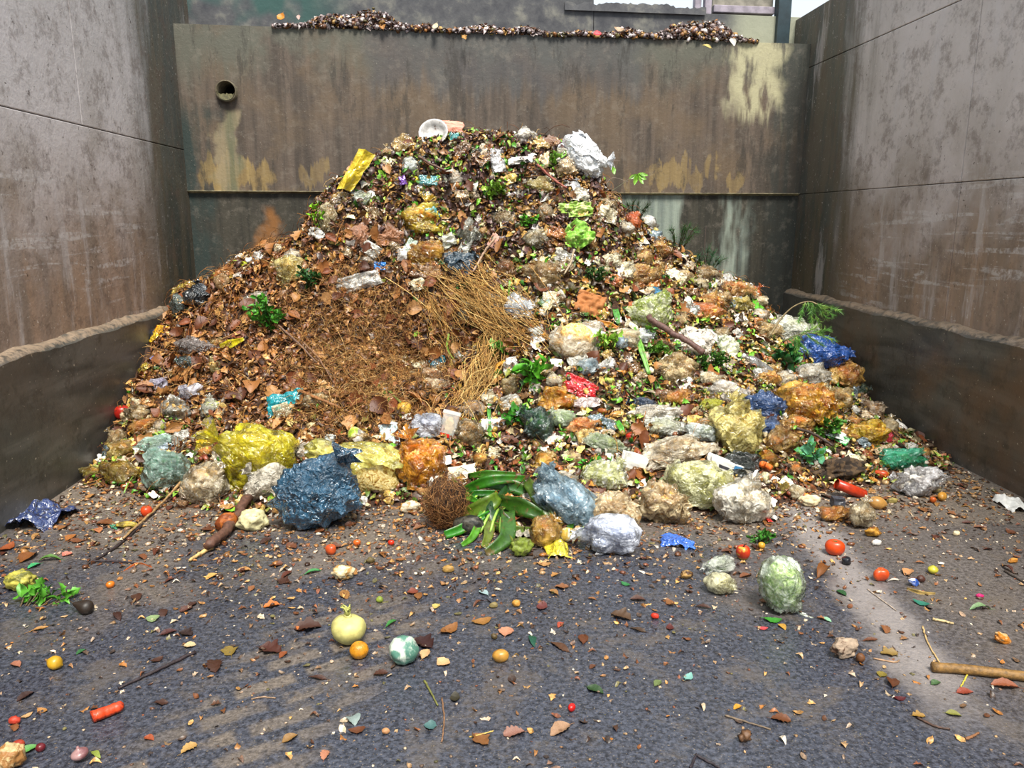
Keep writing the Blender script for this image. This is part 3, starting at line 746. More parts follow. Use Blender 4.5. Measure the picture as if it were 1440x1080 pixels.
# crumbs and grit over the floor
def floor_bits(name, label, N, tpls, size, palette, dens, mat, flat=.3):
    out = []
    while len(out) < N:
        M = N * 3
        x = rng.uniform(-2.5, 3.3, M); y = rng.uniform(1.7, 5.2, M); k = (height(x, y) <= 0.001) & (rng.random(M) < dens(x, y))
        out = np.column_stack([x[k], y[k], np.zeros(k.sum())]) if not len(out) else np.vstack([out, np.column_stack([x[k], y[k], np.zeros(k.sum())])])
    P = out[:N]; s = rng.uniform(*size, N); P[:, 2] = s * .12
    fr = frames(N, np.tile([0, 0, 1.], (N, 1)), rng.uniform(0, flat, N))
    o = link(name, scatter_mesh(name, tpls, rng.integers(0, len(tpls), N), P, fr, s, pick(palette, N), mat))
    return tag(o, label, 'litter', None, 'stuff')
def d_front(x, y):                                          # denser towards the foot of the heap
    return np.clip(.10 + np.exp(-(np.clip(3.75 + .12 * np.abs(x) ** 1.5 - y, 0, 9)) * 1.7), 0, 1)
floor_bits('floor_crumbs', 'tiny crumbs and grit sprinkled over the wet floor', 5200, CHUNK_T[2:] + SCRAP_T[2:3], (.005, .016), PAL_CRUMB, d_front, M_BITS)
floor_bits('leaf_crumbs', 'small torn leaf fragments scattered on the floor', 2600, LEAF_T, (.015, .04), np.vstack([PAL_LEAF, PAL_CRUMB]), d_front, M_LITTER, .5)
floor_bits('fringe_scraps', 'chewed scraps and peel along the foot of the heap', 1500, CHUNK_T[2:] + PEEL_T + LEAF_T[2:4], (.02, .05), np.vstack([PAL_CRUMB, PAL_LEAF]), lambda x, y: np.clip(d_front(x, y) - .45, 0, 1), M_SCRAPS)
# litter drift lying on the high ledge
def ledge_drift():
    N = 8000; x = rng.uniform(-1.75, 2.85, N); hh = .08 + .10 * np.exp(-((x + 1.0) / .5) ** 2) + .20 * np.exp(-((x - 2.3) / .3) ** 2) + .03 * np.sin(x * 5) + .03 * np.sin(x * 13)
    hh *= np.clip((x + 1.75) / .3, .1, 1) * np.clip((2.85 - x) / .25, .1, 1)
    d = rng.random(N) ** 1.3 * .34
    P = np.column_stack([x, yb(x) + d - .02, ZS + hh * rng.random(N) * np.clip(.35 + d * 3, 0, 1) + .004])
    fr = frames(N, np.tile([0, -.3, 1.], (N, 1)), rng.uniform(.1, 1, N))
    c = pick(np.vstack([PAL_TOP, pal('b8a8a8 d8ccc8 8a7a78 6a5a58 a09498 c8c0c0 7a6c6c 989090')]), N)
    o = link('ledge_litter', scatter_mesh('ledge_litter', LEAF_T + CHUNK_T[:2], rng.integers(0, 7, N), P, fr, rng.uniform(.02, .08, N), c, M_LITTER))
    tag(o, 'drift of leaf litter lying along the high back ledge', 'litter', None, 'stuff')
ledge_drift()

# ------------------------------------------------------------------ builders for single things
def shade(h, k): return tuple(x * k for x in srgb(h))
_ICO = {}
def ico(level):
    if level not in _ICO:
        bm = bmesh.new(); bmesh.ops.create_icosphere(bm, subdivisions=level, radius=1.0)
        _ICO[level] = (np.array([v.co[:] for v in bm.verts]), np.array([[v.index for v in f.verts] for f in bm.faces])); bm.free()
    return _ICO[level]
def worley(p, n, r):
    s = r.normal(0, 1, (n, 3)); s /= np.linalg.norm(s, axis=1, keepdims=True)
    d = np.sqrt(np.maximum(((p[:, None] - s[None]) ** 2).sum(-1), 0)); d.partition(1, axis=1)
    return d[:, 0], d[:, 1]
_seed = [100]
def nseed(): _seed[0] += 1; return _seed[0]
def bag_body(seed, level, lump=.14, crumple=.06, pleat=.05, knot=(0, 0, 1), square=.25, npleat=14):
    """closed crumpled bag in unit space: bulging contents, folds gathered towards the knot, sharp creases"""
    r = np.random.default_rng(seed); V, F = ico(level); d = V.copy()
    k = unit(knot)
    w = d + .22 * np.stack([vnoise(d, 1.7, seed), vnoise(d, 1.7, seed + 3), vnoise(d, 1.7, seed + 6)], 1)   # warped domain
    rad = 1 + lump * 1.5 * fbm(d, 1.2, seed + 1, 2) + lump * .7 * vnoise(d, 3.6, seed + 2)
    f1, f2 = worley(w, 16, r); rad -= crumple * 1.2 * np.clip((f2 - f1) / .30, 0, 1)
    f1, f2 = worley(w, 70, r); rad -= crumple * .5 * np.clip((f2 - f1) / .12, 0, 1)
    c = d @ k; a = unit(np.cross(k, [.3, .8, .52])); b = np.cross(k, a); x_, y_ = d @ b, d @ a; q_ = np.hypot(x_, y_) + 1e-6
    wv = .5 * vnoise(d, 1.4, seed + 8)
    ph = np.arctan2(x_, y_) + wv
    mer = np.column_stack([np.cos(ph), np.sin(ph), c * .35])
    ridge = lambda s_, o_: np.clip(1 - 4.5 * np.abs(vnoise(mer, s_, seed + o_)), 0, 1) ** .8
    near = np.clip((c + .75) / 1.5, 0, 1)
    fold = ridge(npleat * .22, 20) * .9 + ridge(npleat * .5, 23) * .55 + (ridge(npleat * 1.0, 27) * .3 if level >= 4 else 0)
    rad += pleat * 1.0 * (fold - .5) * (.35 + .65 * near)
    rad += .16 * np.clip((c - .90) / .10, 0, 1) - .12 * np.clip((c - .5) / .35, 0, 1) * (c < .92) * (pleat > .03)
    p = d * rad[:, None]
    p = np.sign(p) * np.abs(p) ** (1 - square * .5) * 1.0
    return p, F, mer
def tail_mesh(seed, L, R, flare=1.6, n=36, m=9):
    """gathered neck of film flaring into a ruffled mouth, along +z"""
    r = np.random.default_rng(seed); V = []; ph = r.uniform(0, 6, 4)
    for j in range(m):
        s = j / (m - 1); rr = R * (.55 - .4 * math.sin(math.pi * min(s * 2, 1)) + flare * max(0, s - .35) ** 1.3)
        for i in range(n):
            a = 2 * math.pi * i / n; w = 1 + (.15 + .35 * s) * math.sin(5 * a + ph[0]) + .2 * s * math.sin(9 * a + ph[1])
            V.append((rr * w * math.cos(a) + .25 * R * s * math.sin(ph[2]), rr * w * math.sin(a) * .6 + .2 * R * s * math.cos(ph[2]), L * (s * 1.0 + .15 * s * math.sin(3 * a + ph[3]))))
    F = [(j * n + i, j * n + (i + 1) % n, (j + 1) * n + (i + 1) % n, (j + 1) * n + i) for j in range(m - 1) for i in range(n)]
    return np.array(V), np.array(F)
TOCAM_H = unit([-CF[0], -CF[1], 0])
def place(px, py, w, h, depth_ratio=.85, roll=0.0, sink=.5):
    """a thing whose middle shows at (px,py) and which measures w x h photo pixels, standing on the heap or floor at its own depth"""
    B, tb = surf(px, min(py + h * .5, 1075))
    if py + h * .5 > 1075:
        B = on_z(px, py + h * .5); tb = (B - CC) @ CF
    D = tb
    rx, rz = w / 2 * D / FPX, h / 2 * D / FPX
    ry = depth_ratio * min(rx, rz)
    on_floor = B[2] < .012
    tilt = math.atan2(EYE - B[2], math.hypot(B[0], B[1]))
    if on_floor:
        # upright solid seen from above: solve height so that its outline spans h pixels
        rzv = max(.35 * rz, math.sqrt(max(rz * rz - (ry * math.sin(tilt)) ** 2, 0)) / math.cos(tilt)) if math.cos(tilt) > .2 else rz
        d = ray(px, py); t_ = D
        # centre at height rzv*.92 above the floor on the middle sight line
        t_ = (EYE - rzv * .93) / -d[2] if d[2] < 0 else D
        C = CC + d * t_
        sc = t_ / D
        return C, rx * sc, ry * sc, rzv * sc, D
    D2 = D + sink * ry
    C = CC + ray(px, py) * D2
    return C, rx * D2 / D, ry, rz * D2 / D, D2
def clamp_room(C, rx):
    C[0] = min(max(C[0], KL + rx * .8), KR - rx * .8); C[1] = min(C[1], yb(C[0]) - .1); return C
def rot_frame(roll=0.0, yaw=0.0):
    X = np.array([math.cos(YAW - yaw), -math.sin(YAW - yaw), 0]); Z = np.array([0, 0, 1.]); Y = np.cross(Z, X)
    c, s = math.cos(roll), math.sin(roll)
    return X * c + Z * s, Y, Z * c - X * s
def empty(name, M):
    o = bpy.data.objects.new(name, None); COL.objects.link(o); o.matrix_basis = M; o.empty_display_size = .05; return o
def bag(px, py, w, h, label, col, alpha=.85, dirt=.25, dcol='6b4a28', cont=None, roll=0, tail=None, lump=.15, cr=.06, pl=.05, square=.2, dr=.85,
        name='plastic_bag', cat='plastic bag', rough=.28, wr=.6, group=None, tcol=None, streak=None, npl=14, sink=.5, tl=.42, level=None, opening=None, lw=None, lh=None, flaps=True):
    C, rx, ry, rz, D = place(px, py, w, h, dr, sink=sink); C = clamp_room(C, rx)
    if lw: rx, rz = rx * lw / w, rz * lh / h
    X, Y, Z = rot_frame(math.radians(roll), random.uniform(-.25, .25))
    base = np.array([C[0], C[1], C[2] - rz * .9])
    root = empty(name, mat4(X, Y, Z, base)); tag(root, label, cat, group)
    if .78 < alpha < .96: alpha = alpha - .13
    sd = nseed(); mx = max(w, h); lv = level or (5 if mx > 48 else 4 if mx > 22 else 3)
    if tail is None and mx > 20 and random.random() < .6: tail = random.uniform(25, 155) if w < 1.5 * h else random.choice([random.uniform(-5, 25), random.uniform(155, 185)]); tl = random.uniform(.2, .34)
    ka = math.radians(tail if tail is not None else (random.choice([random.uniform(-5, 25), random.uniform(155, 185)]) if w > 1.5 * h else random.uniform(50, 130))); kn = (math.cos(ka), -.25, math.sin(ka))
    V, F, mer = bag_body(sd, lv, lump * .85, cr * 1.15, pl * 1.5, kn, square, npl)
    ex = np.percentile(np.abs(V), 97, axis=0)
    V = V / ex * np.array([rx, ry, rz]) + np.array([0, 0, rz * .9])
    if C[2] - rz < .03: V[:, 2] = np.where(V[:, 2] < .004, .004 + V[:, 2] * 0, V[:, 2])
    if opening is not None:
        dd = ico(lv)[0]; ax = unit(opening[:3]); cs = dd @ ax + .10 * vnoise(dd, 4, sd)
        rimm = np.clip((cs - opening[3] + .22) / .22, 0, 1); V = V + (V - np.array([0, 0, rz * .9])) * (.14 * rimm * (1 + vnoise(dd, 6, sd + 1)))[:, None]
        F = F[cs[F].max(1) < opening[3]]
    film = m_film(col, alpha, dirt, dcol, rough, wr * (.7 if mx > 62 else .85), streak)
    link('film', make_mesh('bag_film', V, F, True, mer, film), root)
    if mx > 28 and opening is None and flaps:                        # loose folds of film standing off the bag
        fr_ = random.Random(sd); dd = ico(4)[0]; Vb, Fb, mb = bag_body(sd, 4, lump * .85, cr * 1.15, pl * 1.5, kn, square, npl)
        for q in range(3 if mx > 50 else 2):
            ax = unit((fr_.uniform(-1, 1), -.75, fr_.uniform(-.5, .9))); cs = dd @ ax + .28 * vnoise(dd, 2.6, sd + 40 + q) + .08 * vnoise(dd, 9, sd + q)
            lim = fr_.uniform(.62, .78); e_ = np.clip(1 - (cs - lim) / .34, 0, 1)
            W = Vb / ex * (1.025 + .30 * e_ ** 2 * np.clip(.25 + 1.3 * vnoise(dd, 5.5, sd + 60 + q), 0, 1))[:, None] * np.array([rx, ry, rz]) + np.array([0, 0, rz * .9])
            if C[2] - rz < .03: W[:, 2] = np.maximum(W[:, 2], .005)
            keep = cs[Fb].min(1) > lim
            if keep.sum() < 12: continue
            us, inv = np.unique(Fb[keep], return_inverse=True)
            link('loose_film', make_mesh('loose_film', W[us], inv.reshape(-1, 3), True, mb[us], m_film(col, 1 if alpha > .95 else alpha * .72, dirt * .6, dcol, rough, wr, streak)), root)
    if alpha < .95 or opening is not None:
        c = cont or ('8a6a38', 'c0a060', '4a3018')
        Vi, Fi, _m = bag_body(sd, 3, lump, .02, 0, kn, square)
        Vi = Vi * (.86 + .05 * fbm(Vi, 5, sd, 2))[:, None] / np.percentile(np.abs(Vi), 97, axis=0) * np.array([rx, ry, rz]) + np.array([0, 0, rz * .88])
        Vi[:, 2] = np.maximum(Vi[:, 2], .008)
        link('contents', make_mesh('contents', Vi, Fi, True, mats=m_waste(*c)), root)
    if tail is not None:
        L = tl * 2 * min(rx, rz); Vt, Ft = tail_mesh(sd, L, L * .42)
        k = unit(np.array(kn)); pk = np.array([k[0] * rx, k[1] * ry, k[2] * rz]) * .97 + np.array([0, 0, rz * .9])
        A = unit(np.cross(k, [0.1, 1, .2])); Bv = np.cross(k, A)
        W = Vt[:, :1] * A + Vt[:, 1:2] * Bv + Vt[:, 2:] * k + pk
        link('tail', make_mesh('tail', W, Ft, True, mats=m_film(tcol, .95, .05) if tcol else film), root)
    return root
def slope_frame(px, py, roll=0.0, face=.5):
    P, t_ = surf(px, py); n = normal(P[0], P[1]) if P[2] > .012 else np.array([0, 0, 1.])
    if P[2] > .012: n = unit(n * (1 - face) + unit(-CF) * face)
    X = unit(CR - (CR @ n) * n); U = np.cross(n, X)
    c, s = math.cos(roll), math.sin(roll)
    return P, t_, n, X * c + U * s, U * c - X * s
def img_scale(U): return max(.33, math.hypot(U @ CU, U @ CR))
def sheet(px, py, w, h, label, col, roll=0, amp=.14, bend=.25, alpha=.95, dirt=.15, name='film_scrap', cat='plastic scrap', mat=None, lift=.02, shape='rect', group=None,
          rough=.3, face=.5, n=None, fold=None, dcol='6b4a28', wr=.5, ridge=7, parts=None):
    """crumpled sheet of film, paper or peel with real folds and ragged edge"""
    P, D, N, X, U = slope_frame(px, py, math.radians(roll), face)
    W, H = w * D / FPX, h * D / FPX
    if abs(roll) % 180 < 45 or abs(roll) % 180 > 135: H /= img_scale(U)
    else: W /= img_scale(X)
    sd = nseed(); r = np.random.default_rng(sd); n = n or (22 if max(w, h) > 30 else 12)
    g = np.linspace(-1, 1, n + 1); a, b = np.meshgrid(g, g, indexing='ij'); a = a.ravel(); b = b.ravel()
    if shape == 'oval':
        rr = np.maximum(np.abs(a), np.abs(b)); ln = np.hypot(a, b) + 1e-9; a, b = a * rr / ln, b * rr / ln
    p = np.column_stack([a, b, np.zeros_like(a)])
    q = p + .25 * np.stack([vnoise(p, 1.6, sd), vnoise(p, 1.6, sd + 4), np.zeros_like(a)], 1)
    s = np.column_stack([r.uniform(-1.1, 1.1, (ridge * 3, 2)), np.zeros(ridge * 3)])
    d = np.sqrt(((q[:, None] - s[None]) ** 2).sum(-1)); d.partition(1, axis=1); cre = np.clip((d[:, 1] - d[:, 0]) / .35, 0, 1)
    z = amp * (1.2 * fbm(p, 1.4, sd + 2, 2) - .55 * cre + .35 * fbm(p, 5, sd + 5, 2)) + bend * (.5 - a * a * .6 - b * b * .3)
    ea = a * (1 + .10 * vnoise(p, 3, sd + 9) + .05 * vnoise(p, 9, sd)); eb = b * (1 + .10 * vnoise(p, 3, sd + 12) + .05 * vnoise(p, 9, sd + 2))
    if fold: ea, z = np.where(a > fold[0], fold[0] + (a - fold[0]) * math.cos(fold[1]), ea), np.where(a > fold[0], z + (a - fold[0]) * math.sin(fold[1]), z)
    sz = min(W, H) / 2
    V = np.column_stack([ea * W / 2, eb * H / 2, z * sz]); V[:, 2] -= np.percentile(V[:, 2], 12)
    idx = np.arange((n + 1) ** 2).reshape(n + 1, n + 1)
    F = np.stack([idx[:-1, :-1], idx[1:, :-1], idx[1:, 1:], idx[:-1, 1:]], -1).reshape(-1, 4)
    # back side: film has a thickness
    th = .0012; nv = len(V); V2 = np.vstack([V, V - np.array([0, 0, th])]); rim = np.concatenate([idx[0, :], idx[1:, -1], idx[-1, -2::-1], idx[-2:0:-1, 0]])
    R2 = np.roll(rim, -1); Fr = np.stack([rim, R2, R2 + nv, rim + nv], -1)
    F = np.vstack([F, F[:, ::-1] + nv, Fr])
    o = link(name, make_mesh(name, V2, F, True, mats=mat or m_film(col, alpha, dirt, dcol, rough, wr)), None, mat4(X, U, N, P + N * (lift * .5 + .004)))
    return tag(o, label, cat, group)
def tube(path, rad, n=8, flat=1.0, up=None, cap=True, wob=0.0):
    path = np.asarray(path, float); m = len(path); rad = np.broadcast_to(np.asarray(rad, float), (m,))
    T = np.gradient(path, axis=0); T /= np.linalg.norm(T, axis=1, keepdims=True) + 1e-9
    ref = np.asarray(up if up is not None else ([0, 0, 1] if abs(T[:, 2]).mean() < .8 else [1, 0, 0]), float)
    V = []; 
    for i in range(m):
        A = unit(np.cross(T[i], ref)); B = np.cross(A, T[i])
        for k in range(n):
            a = 2 * math.pi * k / n; rr = rad[i] * (1 + wob * random.uniform(-1, 1))
            V.append(path[i] + A * rr * math.cos(a) + B * rr * flat * math.sin(a))
    F = [(i * n + k, i * n + (k + 1) % n, (i + 1) * n + (k + 1) % n, (i + 1) * n + k) for i in range(m - 1) for k in range(n)]
    if cap: F += [tuple(range(n))[::-1], tuple(range((m - 1) * n, m * n))]
    return V, F
def curve_pts(pts, n=14):
    """Catmull-Rom through points"""
    P = np.asarray(pts, float)
    if len(P) == 2: return P[0] + (P[1] - P[0]) * np.linspace(0, 1, n)[:, None]
    Q = np.vstack([2 * P[0] - P[1], P, 2 * P[-1] - P[-2]]); out = []
    seg = len(P) - 1
    for t_ in np.linspace(0, seg - 1e-6, n):
        i = int(t_); f = t_ - i; a, b, c, d = Q[i:i + 4]
        out.append(.5 * ((2 * b) + (c - a) * f + (2 * a - 5 * b + 4 * c - d) * f * f + (3 * b - a - 3 * c + d) * f ** 3))
    return np.array(out)
def gpts(pix, lift=0.0):
    return np.array([surf(u, v)[0] + np.array([0, 0, 1]) * lift + unit(-CF) * lift for u, v in pix])
def stick(pix, rpx, label, col, name='stick', cat='stick', lift=.012, taper=.75, knots=.18, mat=None, group=None, z=None):
    P = gpts(pix, lift); D = (P[0] - CC) @ CF; r0 = rpx * D / FPX
    if P[:, 2].max() < lift + .03: P[:, 2] = r0 * 1.02
    pts = curve_pts(P, 18); c0 = pts[0].copy()
    pts = pts + np.random.default_rng(nseed()).normal(0, r0 * knots, pts.shape) * np.array([1, 1, .4])
    V, F = tube(pts - c0, np.linspace(1, taper, 18) * r0, 8, wob=knots)
    o = link(name, make_mesh(name, V, F, True, mats=mat or m_solid(col, .6, .35, .5, 60)), None, Matrix.Translation(c0))
    return tag(o, label, cat, group)
def lathe(prof, n=24):
    V = []; m = len(prof)
    for r_, z in prof:
        for k in range(n): a = 2 * math.pi * k / n; V.append((r_ * math.cos(a), r_ * math.sin(a), z))
    F = [(i * n + k, i * n + (k + 1) % n, (i + 1) * n + (k + 1) % n, (i + 1) * n + k) for i in range(m - 1) for k in range(n)]
    return np.array(V), F
PROF = {
    'round': [(.02, -1), (.45, -.92), (.8, -.62), (.98, -.15), (.98, .2), (.82, .6), (.5, .88), (.2, .95), (.02, .93)],
    'apple': [(.02, -.8), (.25, -.9), (.6, -.82), (.9, -.35), (1, .15), (.9, .62), (.62, .9), (.3, .93), (.1, .8), (.02, .7)],
    'tomato': [(.02, -.74), (.4, -.76), (.8, -.5), (1, -.05), (.95, .38), (.7, .68), (.35, .74), (.1, .64), (.02, .58)],
    'squash': [(.02, -.8), (.5, -.86), (.88, -.5), (1, 0), (.92, .45), (.66, .74), (.34, .84), (.2, .9), (.22, 1.08), (.02, 1.12)],
    'pear': [(.02, -1), (.5, -.95), (.85, -.6), (.9, -.2), (.65, .3), (.4, .7), (.25, .95), (.02, 1)],
    'onion': [(.02, -.85), (.3, -.85), (.8, -.5), (1, 0), (.85, .4), (.5, .7), (.22, .95), (.14, 1.3), (.02, 1.35)],
    'lemon': [(.02, -1.1), (.16, -1.02), (.5, -.8), (.85, -.35), (.92, .1), (.78, .5), (.45, .82), (.16, 1.02), (.02, 1.1)],
    'carrot': [(.02, -1), (.26, -.98), (.3, -.9), (.28, -.2), (.25, .4), (.22, .9), (.18, 1), (.02, 1)],
}
def fruit(px, py, w, h, label, col, kind='round', col2=None, thr=.5, roll=0, lean=None, rough=.35, stem=None, name='tomato', cat='tomato', bumpy=.04, scale=25, dr=1.0, rib=0, ribd=.06, group=None, spec=.5, stemc='4a5a20', bump=.15):
    C, rx, ry, rz, D = place(px, py, w, h, dr); C = clamp_room(C, rx)
    X, Y, Z = rot_frame(math.radians(roll), random.uniform(-1, 1) if not roll else 0)
    if 45 < abs(roll) < 135: rx, rz = rz, rx; ry = min(rx, ry)
    pf = curve_pts([(a, b, 0) for a, b in PROF[kind]], 16)[:, :2]; pf[:, 0] = np.maximum(pf[:, 0], .004)
    V, F = lathe(pf, 26); sd = nseed()
    if rib:
        a = np.arctan2(V[:, 1], V[:, 0]); V[:, :2] *= (1 - ribd * (np.abs(np.cos(a * rib / 2)) ** 4))[:, None]
    V = V * (1 + bumpy * fbm(V, 1.6, sd, 3))[:, None]
    V = V / np.abs(V).max(0) * np.array([rx, ry, rz])
    root = empty(name, mat4(X, Y, Z, C)); tag(root, label, cat, group)
    link('body', make_mesh(name + '_body', V, F, True, mats=m_solid(shade(col, .74), rough, .25, bump, scale, spec, shade(col2, .74) if col2 else '4a3420', thr if col2 else .66)), root)
    top = np.array([0, 0, V[:, 2].max() * (.86 if kind in ('apple', 'tomato') else .97)])
    if stem == 'stalk':
        p = curve_pts([top, top + np.array([.1 * rx, 0, .25 * rz]), top + np.array([.3 * rx, -.1 * rx, .5 * rz])], 6)
        Vs, Fs = tube(p, np.linspace(.10, .06, 6) * rx, 6); link('stem', make_mesh('stem', Vs, Fs, True, mats=m_solid(stemc, .6, .3, .3, 60)), root)
    elif stem == 'calyx':
        Vs = []; Fs = []
        for k in range(5):
            a = 2 * math.pi * k / 5 + .3; c, s = math.cos(a), math.sin(a); b = len(Vs)
            Vs += [tuple(top + np.array([-.06 * rx * s, .06 * rx * c, .02 * rz])), tuple(top + np.array([.06 * rx * s, -.06 * rx * c, .02 * rz])), tuple(top + np.array([.5 * rx * c, .5 * rx * s, .04 * rz])), tuple(top + np.array([.2 * rx * c, .2 * rx * s, .12 * rz]))]
            Fs += [(b, b + 1, b + 3), (b + 1, b + 2, b + 3), (b + 2, b, b + 3)]
        link('calyx', make_mesh('calyx', Vs, Fs, False, mats=m_solid(stemc, .6, .3, .2, 60)), root)
    elif stem == 'tuft':
        Vs = []; Fs = []
        for k in range(7):
            p = curve_pts([top * .9, top + np.array([random.uniform(-.2, .2) * rx, random.uniform(-.2, .2) * rx, .3 * rz]), top + np.array([random.uniform(-.5, .5) * rx, random.uniform(-.4, .4) * rx, .5 * rz])], 5)
            a, b = tube(p, np.linspace(.12, .03, 5) * rx, 5); o_ = len(Vs); Vs += list(a); Fs += [tuple(i + o_ for i in f) for f in b]
        link('leaf_stubs', make_mesh('leaf_stubs', Vs, Fs, True, mats=m_solid(stemc, .6, .3, .3, 60)), root)
    elif stem == 'dot':
        Vs, Fs = chunk_tpl(sd); link('navel', make_mesh('navel', Vs * .22 * rx + top, Fs, True, mats=m_solid(stemc, .7, .3, .3, 60)), root)
    return root
def lump(px, py, w, h, label, col, col2=None, name='food_scrap', cat='food scrap', bumpy=.35, rough=.55, roll=0, dr=.9, thr=.5, scale=35, group=None, cells=0, celld=.2, level=None, spec=.4, parts=None, nm='crust'):
    """irregular solid: clod, floret, chunk, crust"""
    C, rx, ry, rz, D = place(px, py, w, h, dr); C = clamp_room(C, rx)
    X, Y, Z = rot_frame(math.radians(roll), random.uniform(-.4, .4)); sd = nseed(); r = np.random.default_rng(sd)
    V, F = ico(level or (4 if max(w, h) > 26 else 3)); d = V
    rad = 1 + bumpy * (.7 * fbm(d, 1.5, sd, 2) + .4 * fbm(d, 4, sd + 2, 2))
    if cells: f1, f2 = worley(d, cells, r); rad = rad * (1 - celld * (f1 / f1.max()) ** 1.5)
    p = d * rad[:, None]; p = p / np.percentile(np.abs(p), 97, axis=0) * np.array([rx, ry, rz])
    if C[2] - rz < .03: p[:, 2] = np.maximum(p[:, 2], -C[2] + .003)
    o = link(name, make_mesh(name, p, F, True, mats=m_solid(shade(col, .8), rough, .3, .5, scale, spec, shade(col2, .8) if col2 else None, thr)), None, mat4(X, Y, Z, C))
    return tag(o, label, cat, group)
# leaf objects that share a few meshes
def leaf_mesh(kind, seed):
    n = 14; V = []; r = np.random.default_rng(seed)
    wid = {'oak': .34, 'oval': .30, 'long': .17, 'round': .44, 'lobed': .42}[kind]
    cu, fo, tw = r.uniform(-.7, .9), r.uniform(.1, .6), r.uniform(-.9, .9)
    for i in range(n + 1):
        s = i / n; w = wid * (math.sin(math.pi * min(max(s, .015), .985)) ** (.7 if kind != 'oak' else .55)) * (1 + .25 * (s - .5 if kind == 'oak' else .5 - s))
        if kind == 'oak': w *= .68 + .42 * abs(math.sin(s * math.pi * 4.5))
        if kind == 'lobed': w *= .6 + .5 * abs(math.sin(s * math.pi * 2.5 + .5))
        a = tw * (s - .5); zc = cu * ((s - .5) ** 2 - .1)
        for sd in (-1, -.5, 0, .5, 1):
            yy = sd * w * r.uniform(.9, 1.1); zz = abs(sd) ** 1.5 * w * fo + .02 * r.uniform(-1, 1)
            V.append((s - .5, yy * math.cos(a) - zz * math.sin(a), zc + yy * math.sin(a) + zz * math.cos(a)))
    F = [(5 * i + k, 5 * i + k + 5, 5 * i + k + 6, 5 * i + k + 1) for i in range(n) for k in range(4)]
    V = np.array(V); nv = len(V); top = V.copy(); bot = V - np.array([0, 0, .012])
    F = F + [tuple(j + nv for j in f[::-1]) for f in F]
    V = np.vstack([top, bot])
    # stalk continues the midrib
    p = curve_pts([V[2], V[2] + np.array([-.12, .01, .0]), V[2] + np.array([-.22, .04, -.02])], 5); a, b = tube(p, [.014, .012, .01, .01, .012], 4)
    F += [tuple(j + len(V) for j in f) for f in b]; V = np.vstack([V, np.array(a)])
    V[:, 2] -= np.percentile(V[:, 2], 6)
    return make_mesh('leaf_' + kind, V, F, True, mats=m_ocol('single_leaf', .45))
LEAVES = {k: [leaf_mesh(k, s + 17 * j) for s in range(3)] for j, k in enumerate(('oak', 'oval', 'long', 'round', 'lobed'))}
def leaf(px, py, size, label, col, kind='oval', roll=None, group=None, name='fallen_leaf', cat='leaf', lift=.003, face=.25, P=None, N=None):
    if P is None:
        P, D, N, X, U = slope_frame(px, py, 0, face); s = size * D / FPX
    else:
        s = size; X = unit(np.cross([0.1, .9, .2], N)); U = np.cross(N, X)
    a = random.uniform(0, 6.28) if roll is None else math.radians(roll); c, q = math.cos(a), math.sin(a)
    A, B = X * c + U * q, U * c - X * q
    o = link({'oak': 'oak_leaf', 'oval': 'oval_leaf', 'long': 'narrow_leaf', 'round': 'round_leaf', 'lobed': 'lobed_leaf'}[kind] if name == 'fallen_leaf' else name, random.choice(LEAVES[kind]), None, mat4(A * s, B * s, N * s, P + N * lift))
    o.color = (*(np.array(srgb(col)) * random.uniform(.65, .95)), 1)
    return tag(o, label, cat, group)
# straps (leek leaves), leafy sprigs, conifer sprigs
def strap_mesh(pts, width, th=.10, fold=.35, n=16, taper=(.8, 1, .25), up=None):
    P = curve_pts(pts, n); T = np.gradient(P, axis=0); T /= np.linalg.norm(T, axis=1, keepdims=True) + 1e-9
    ref = np.asarray(up if up is not None else unit(-CF)); V = []
    for i in range(n):
        s = i / (n - 1); w = width / 2 * np.interp(s, [0, .45, 1], taper); A = unit(np.cross(T[i], ref)); B = np.cross(A, T[i])
        for k, x in enumerate((-1, -.5, 0, .5, 1)): V.append(P[i] + A * w * x + B * w * fold * abs(x))
        for k, x in enumerate((1, .5, 0, -.5, -1)): V.append(P[i] + A * w * x + B * (w * fold * abs(x) - w * th * (1.2 - abs(x))))
    m = 10; F = [(i * m + k, i * m + (k + 1) % m, (i + 1) * m + (k + 1) % m, (i + 1) * m + k) for i in range(n - 1) for k in range(m)]
    F += [tuple(range(m))[::-1], tuple(range((n - 1) * m, n * m))]
    return np.array(V), F
def strap(pix, wpx, label, col, name='leek_leaf', cat='leek leaf', lifts=None, col2=None, taper=(.9, 1, .5), fold=.35, group=None):
    lifts = lifts or [.02] * len(pix)
    P = np.array([surf(u, v)[0] + unit(-CF) * l for (u, v), l in zip(pix, lifts)]); D = (P[0] - CC) @ CF; c0 = P[0].copy()
    V, F = strap_mesh(P - c0, wpx * D / FPX, fold=fold, taper=taper)
    o = link(name, make_mesh(name, V, F, True, mats=m_solid(shade(col, .62), .4, .35, .3, 40, .5, col2 or '6a5a30', .55 if col2 else .62)), None, Matrix.Translation(c0))
    return tag(o, label, cat, group)
def join(parts):
    V = []; F = []; o = 0
    for a, b in parts:
        V += list(a); F += [tuple(int(i) + o for i in f) for f in b]; o += len(a)
    return V, F
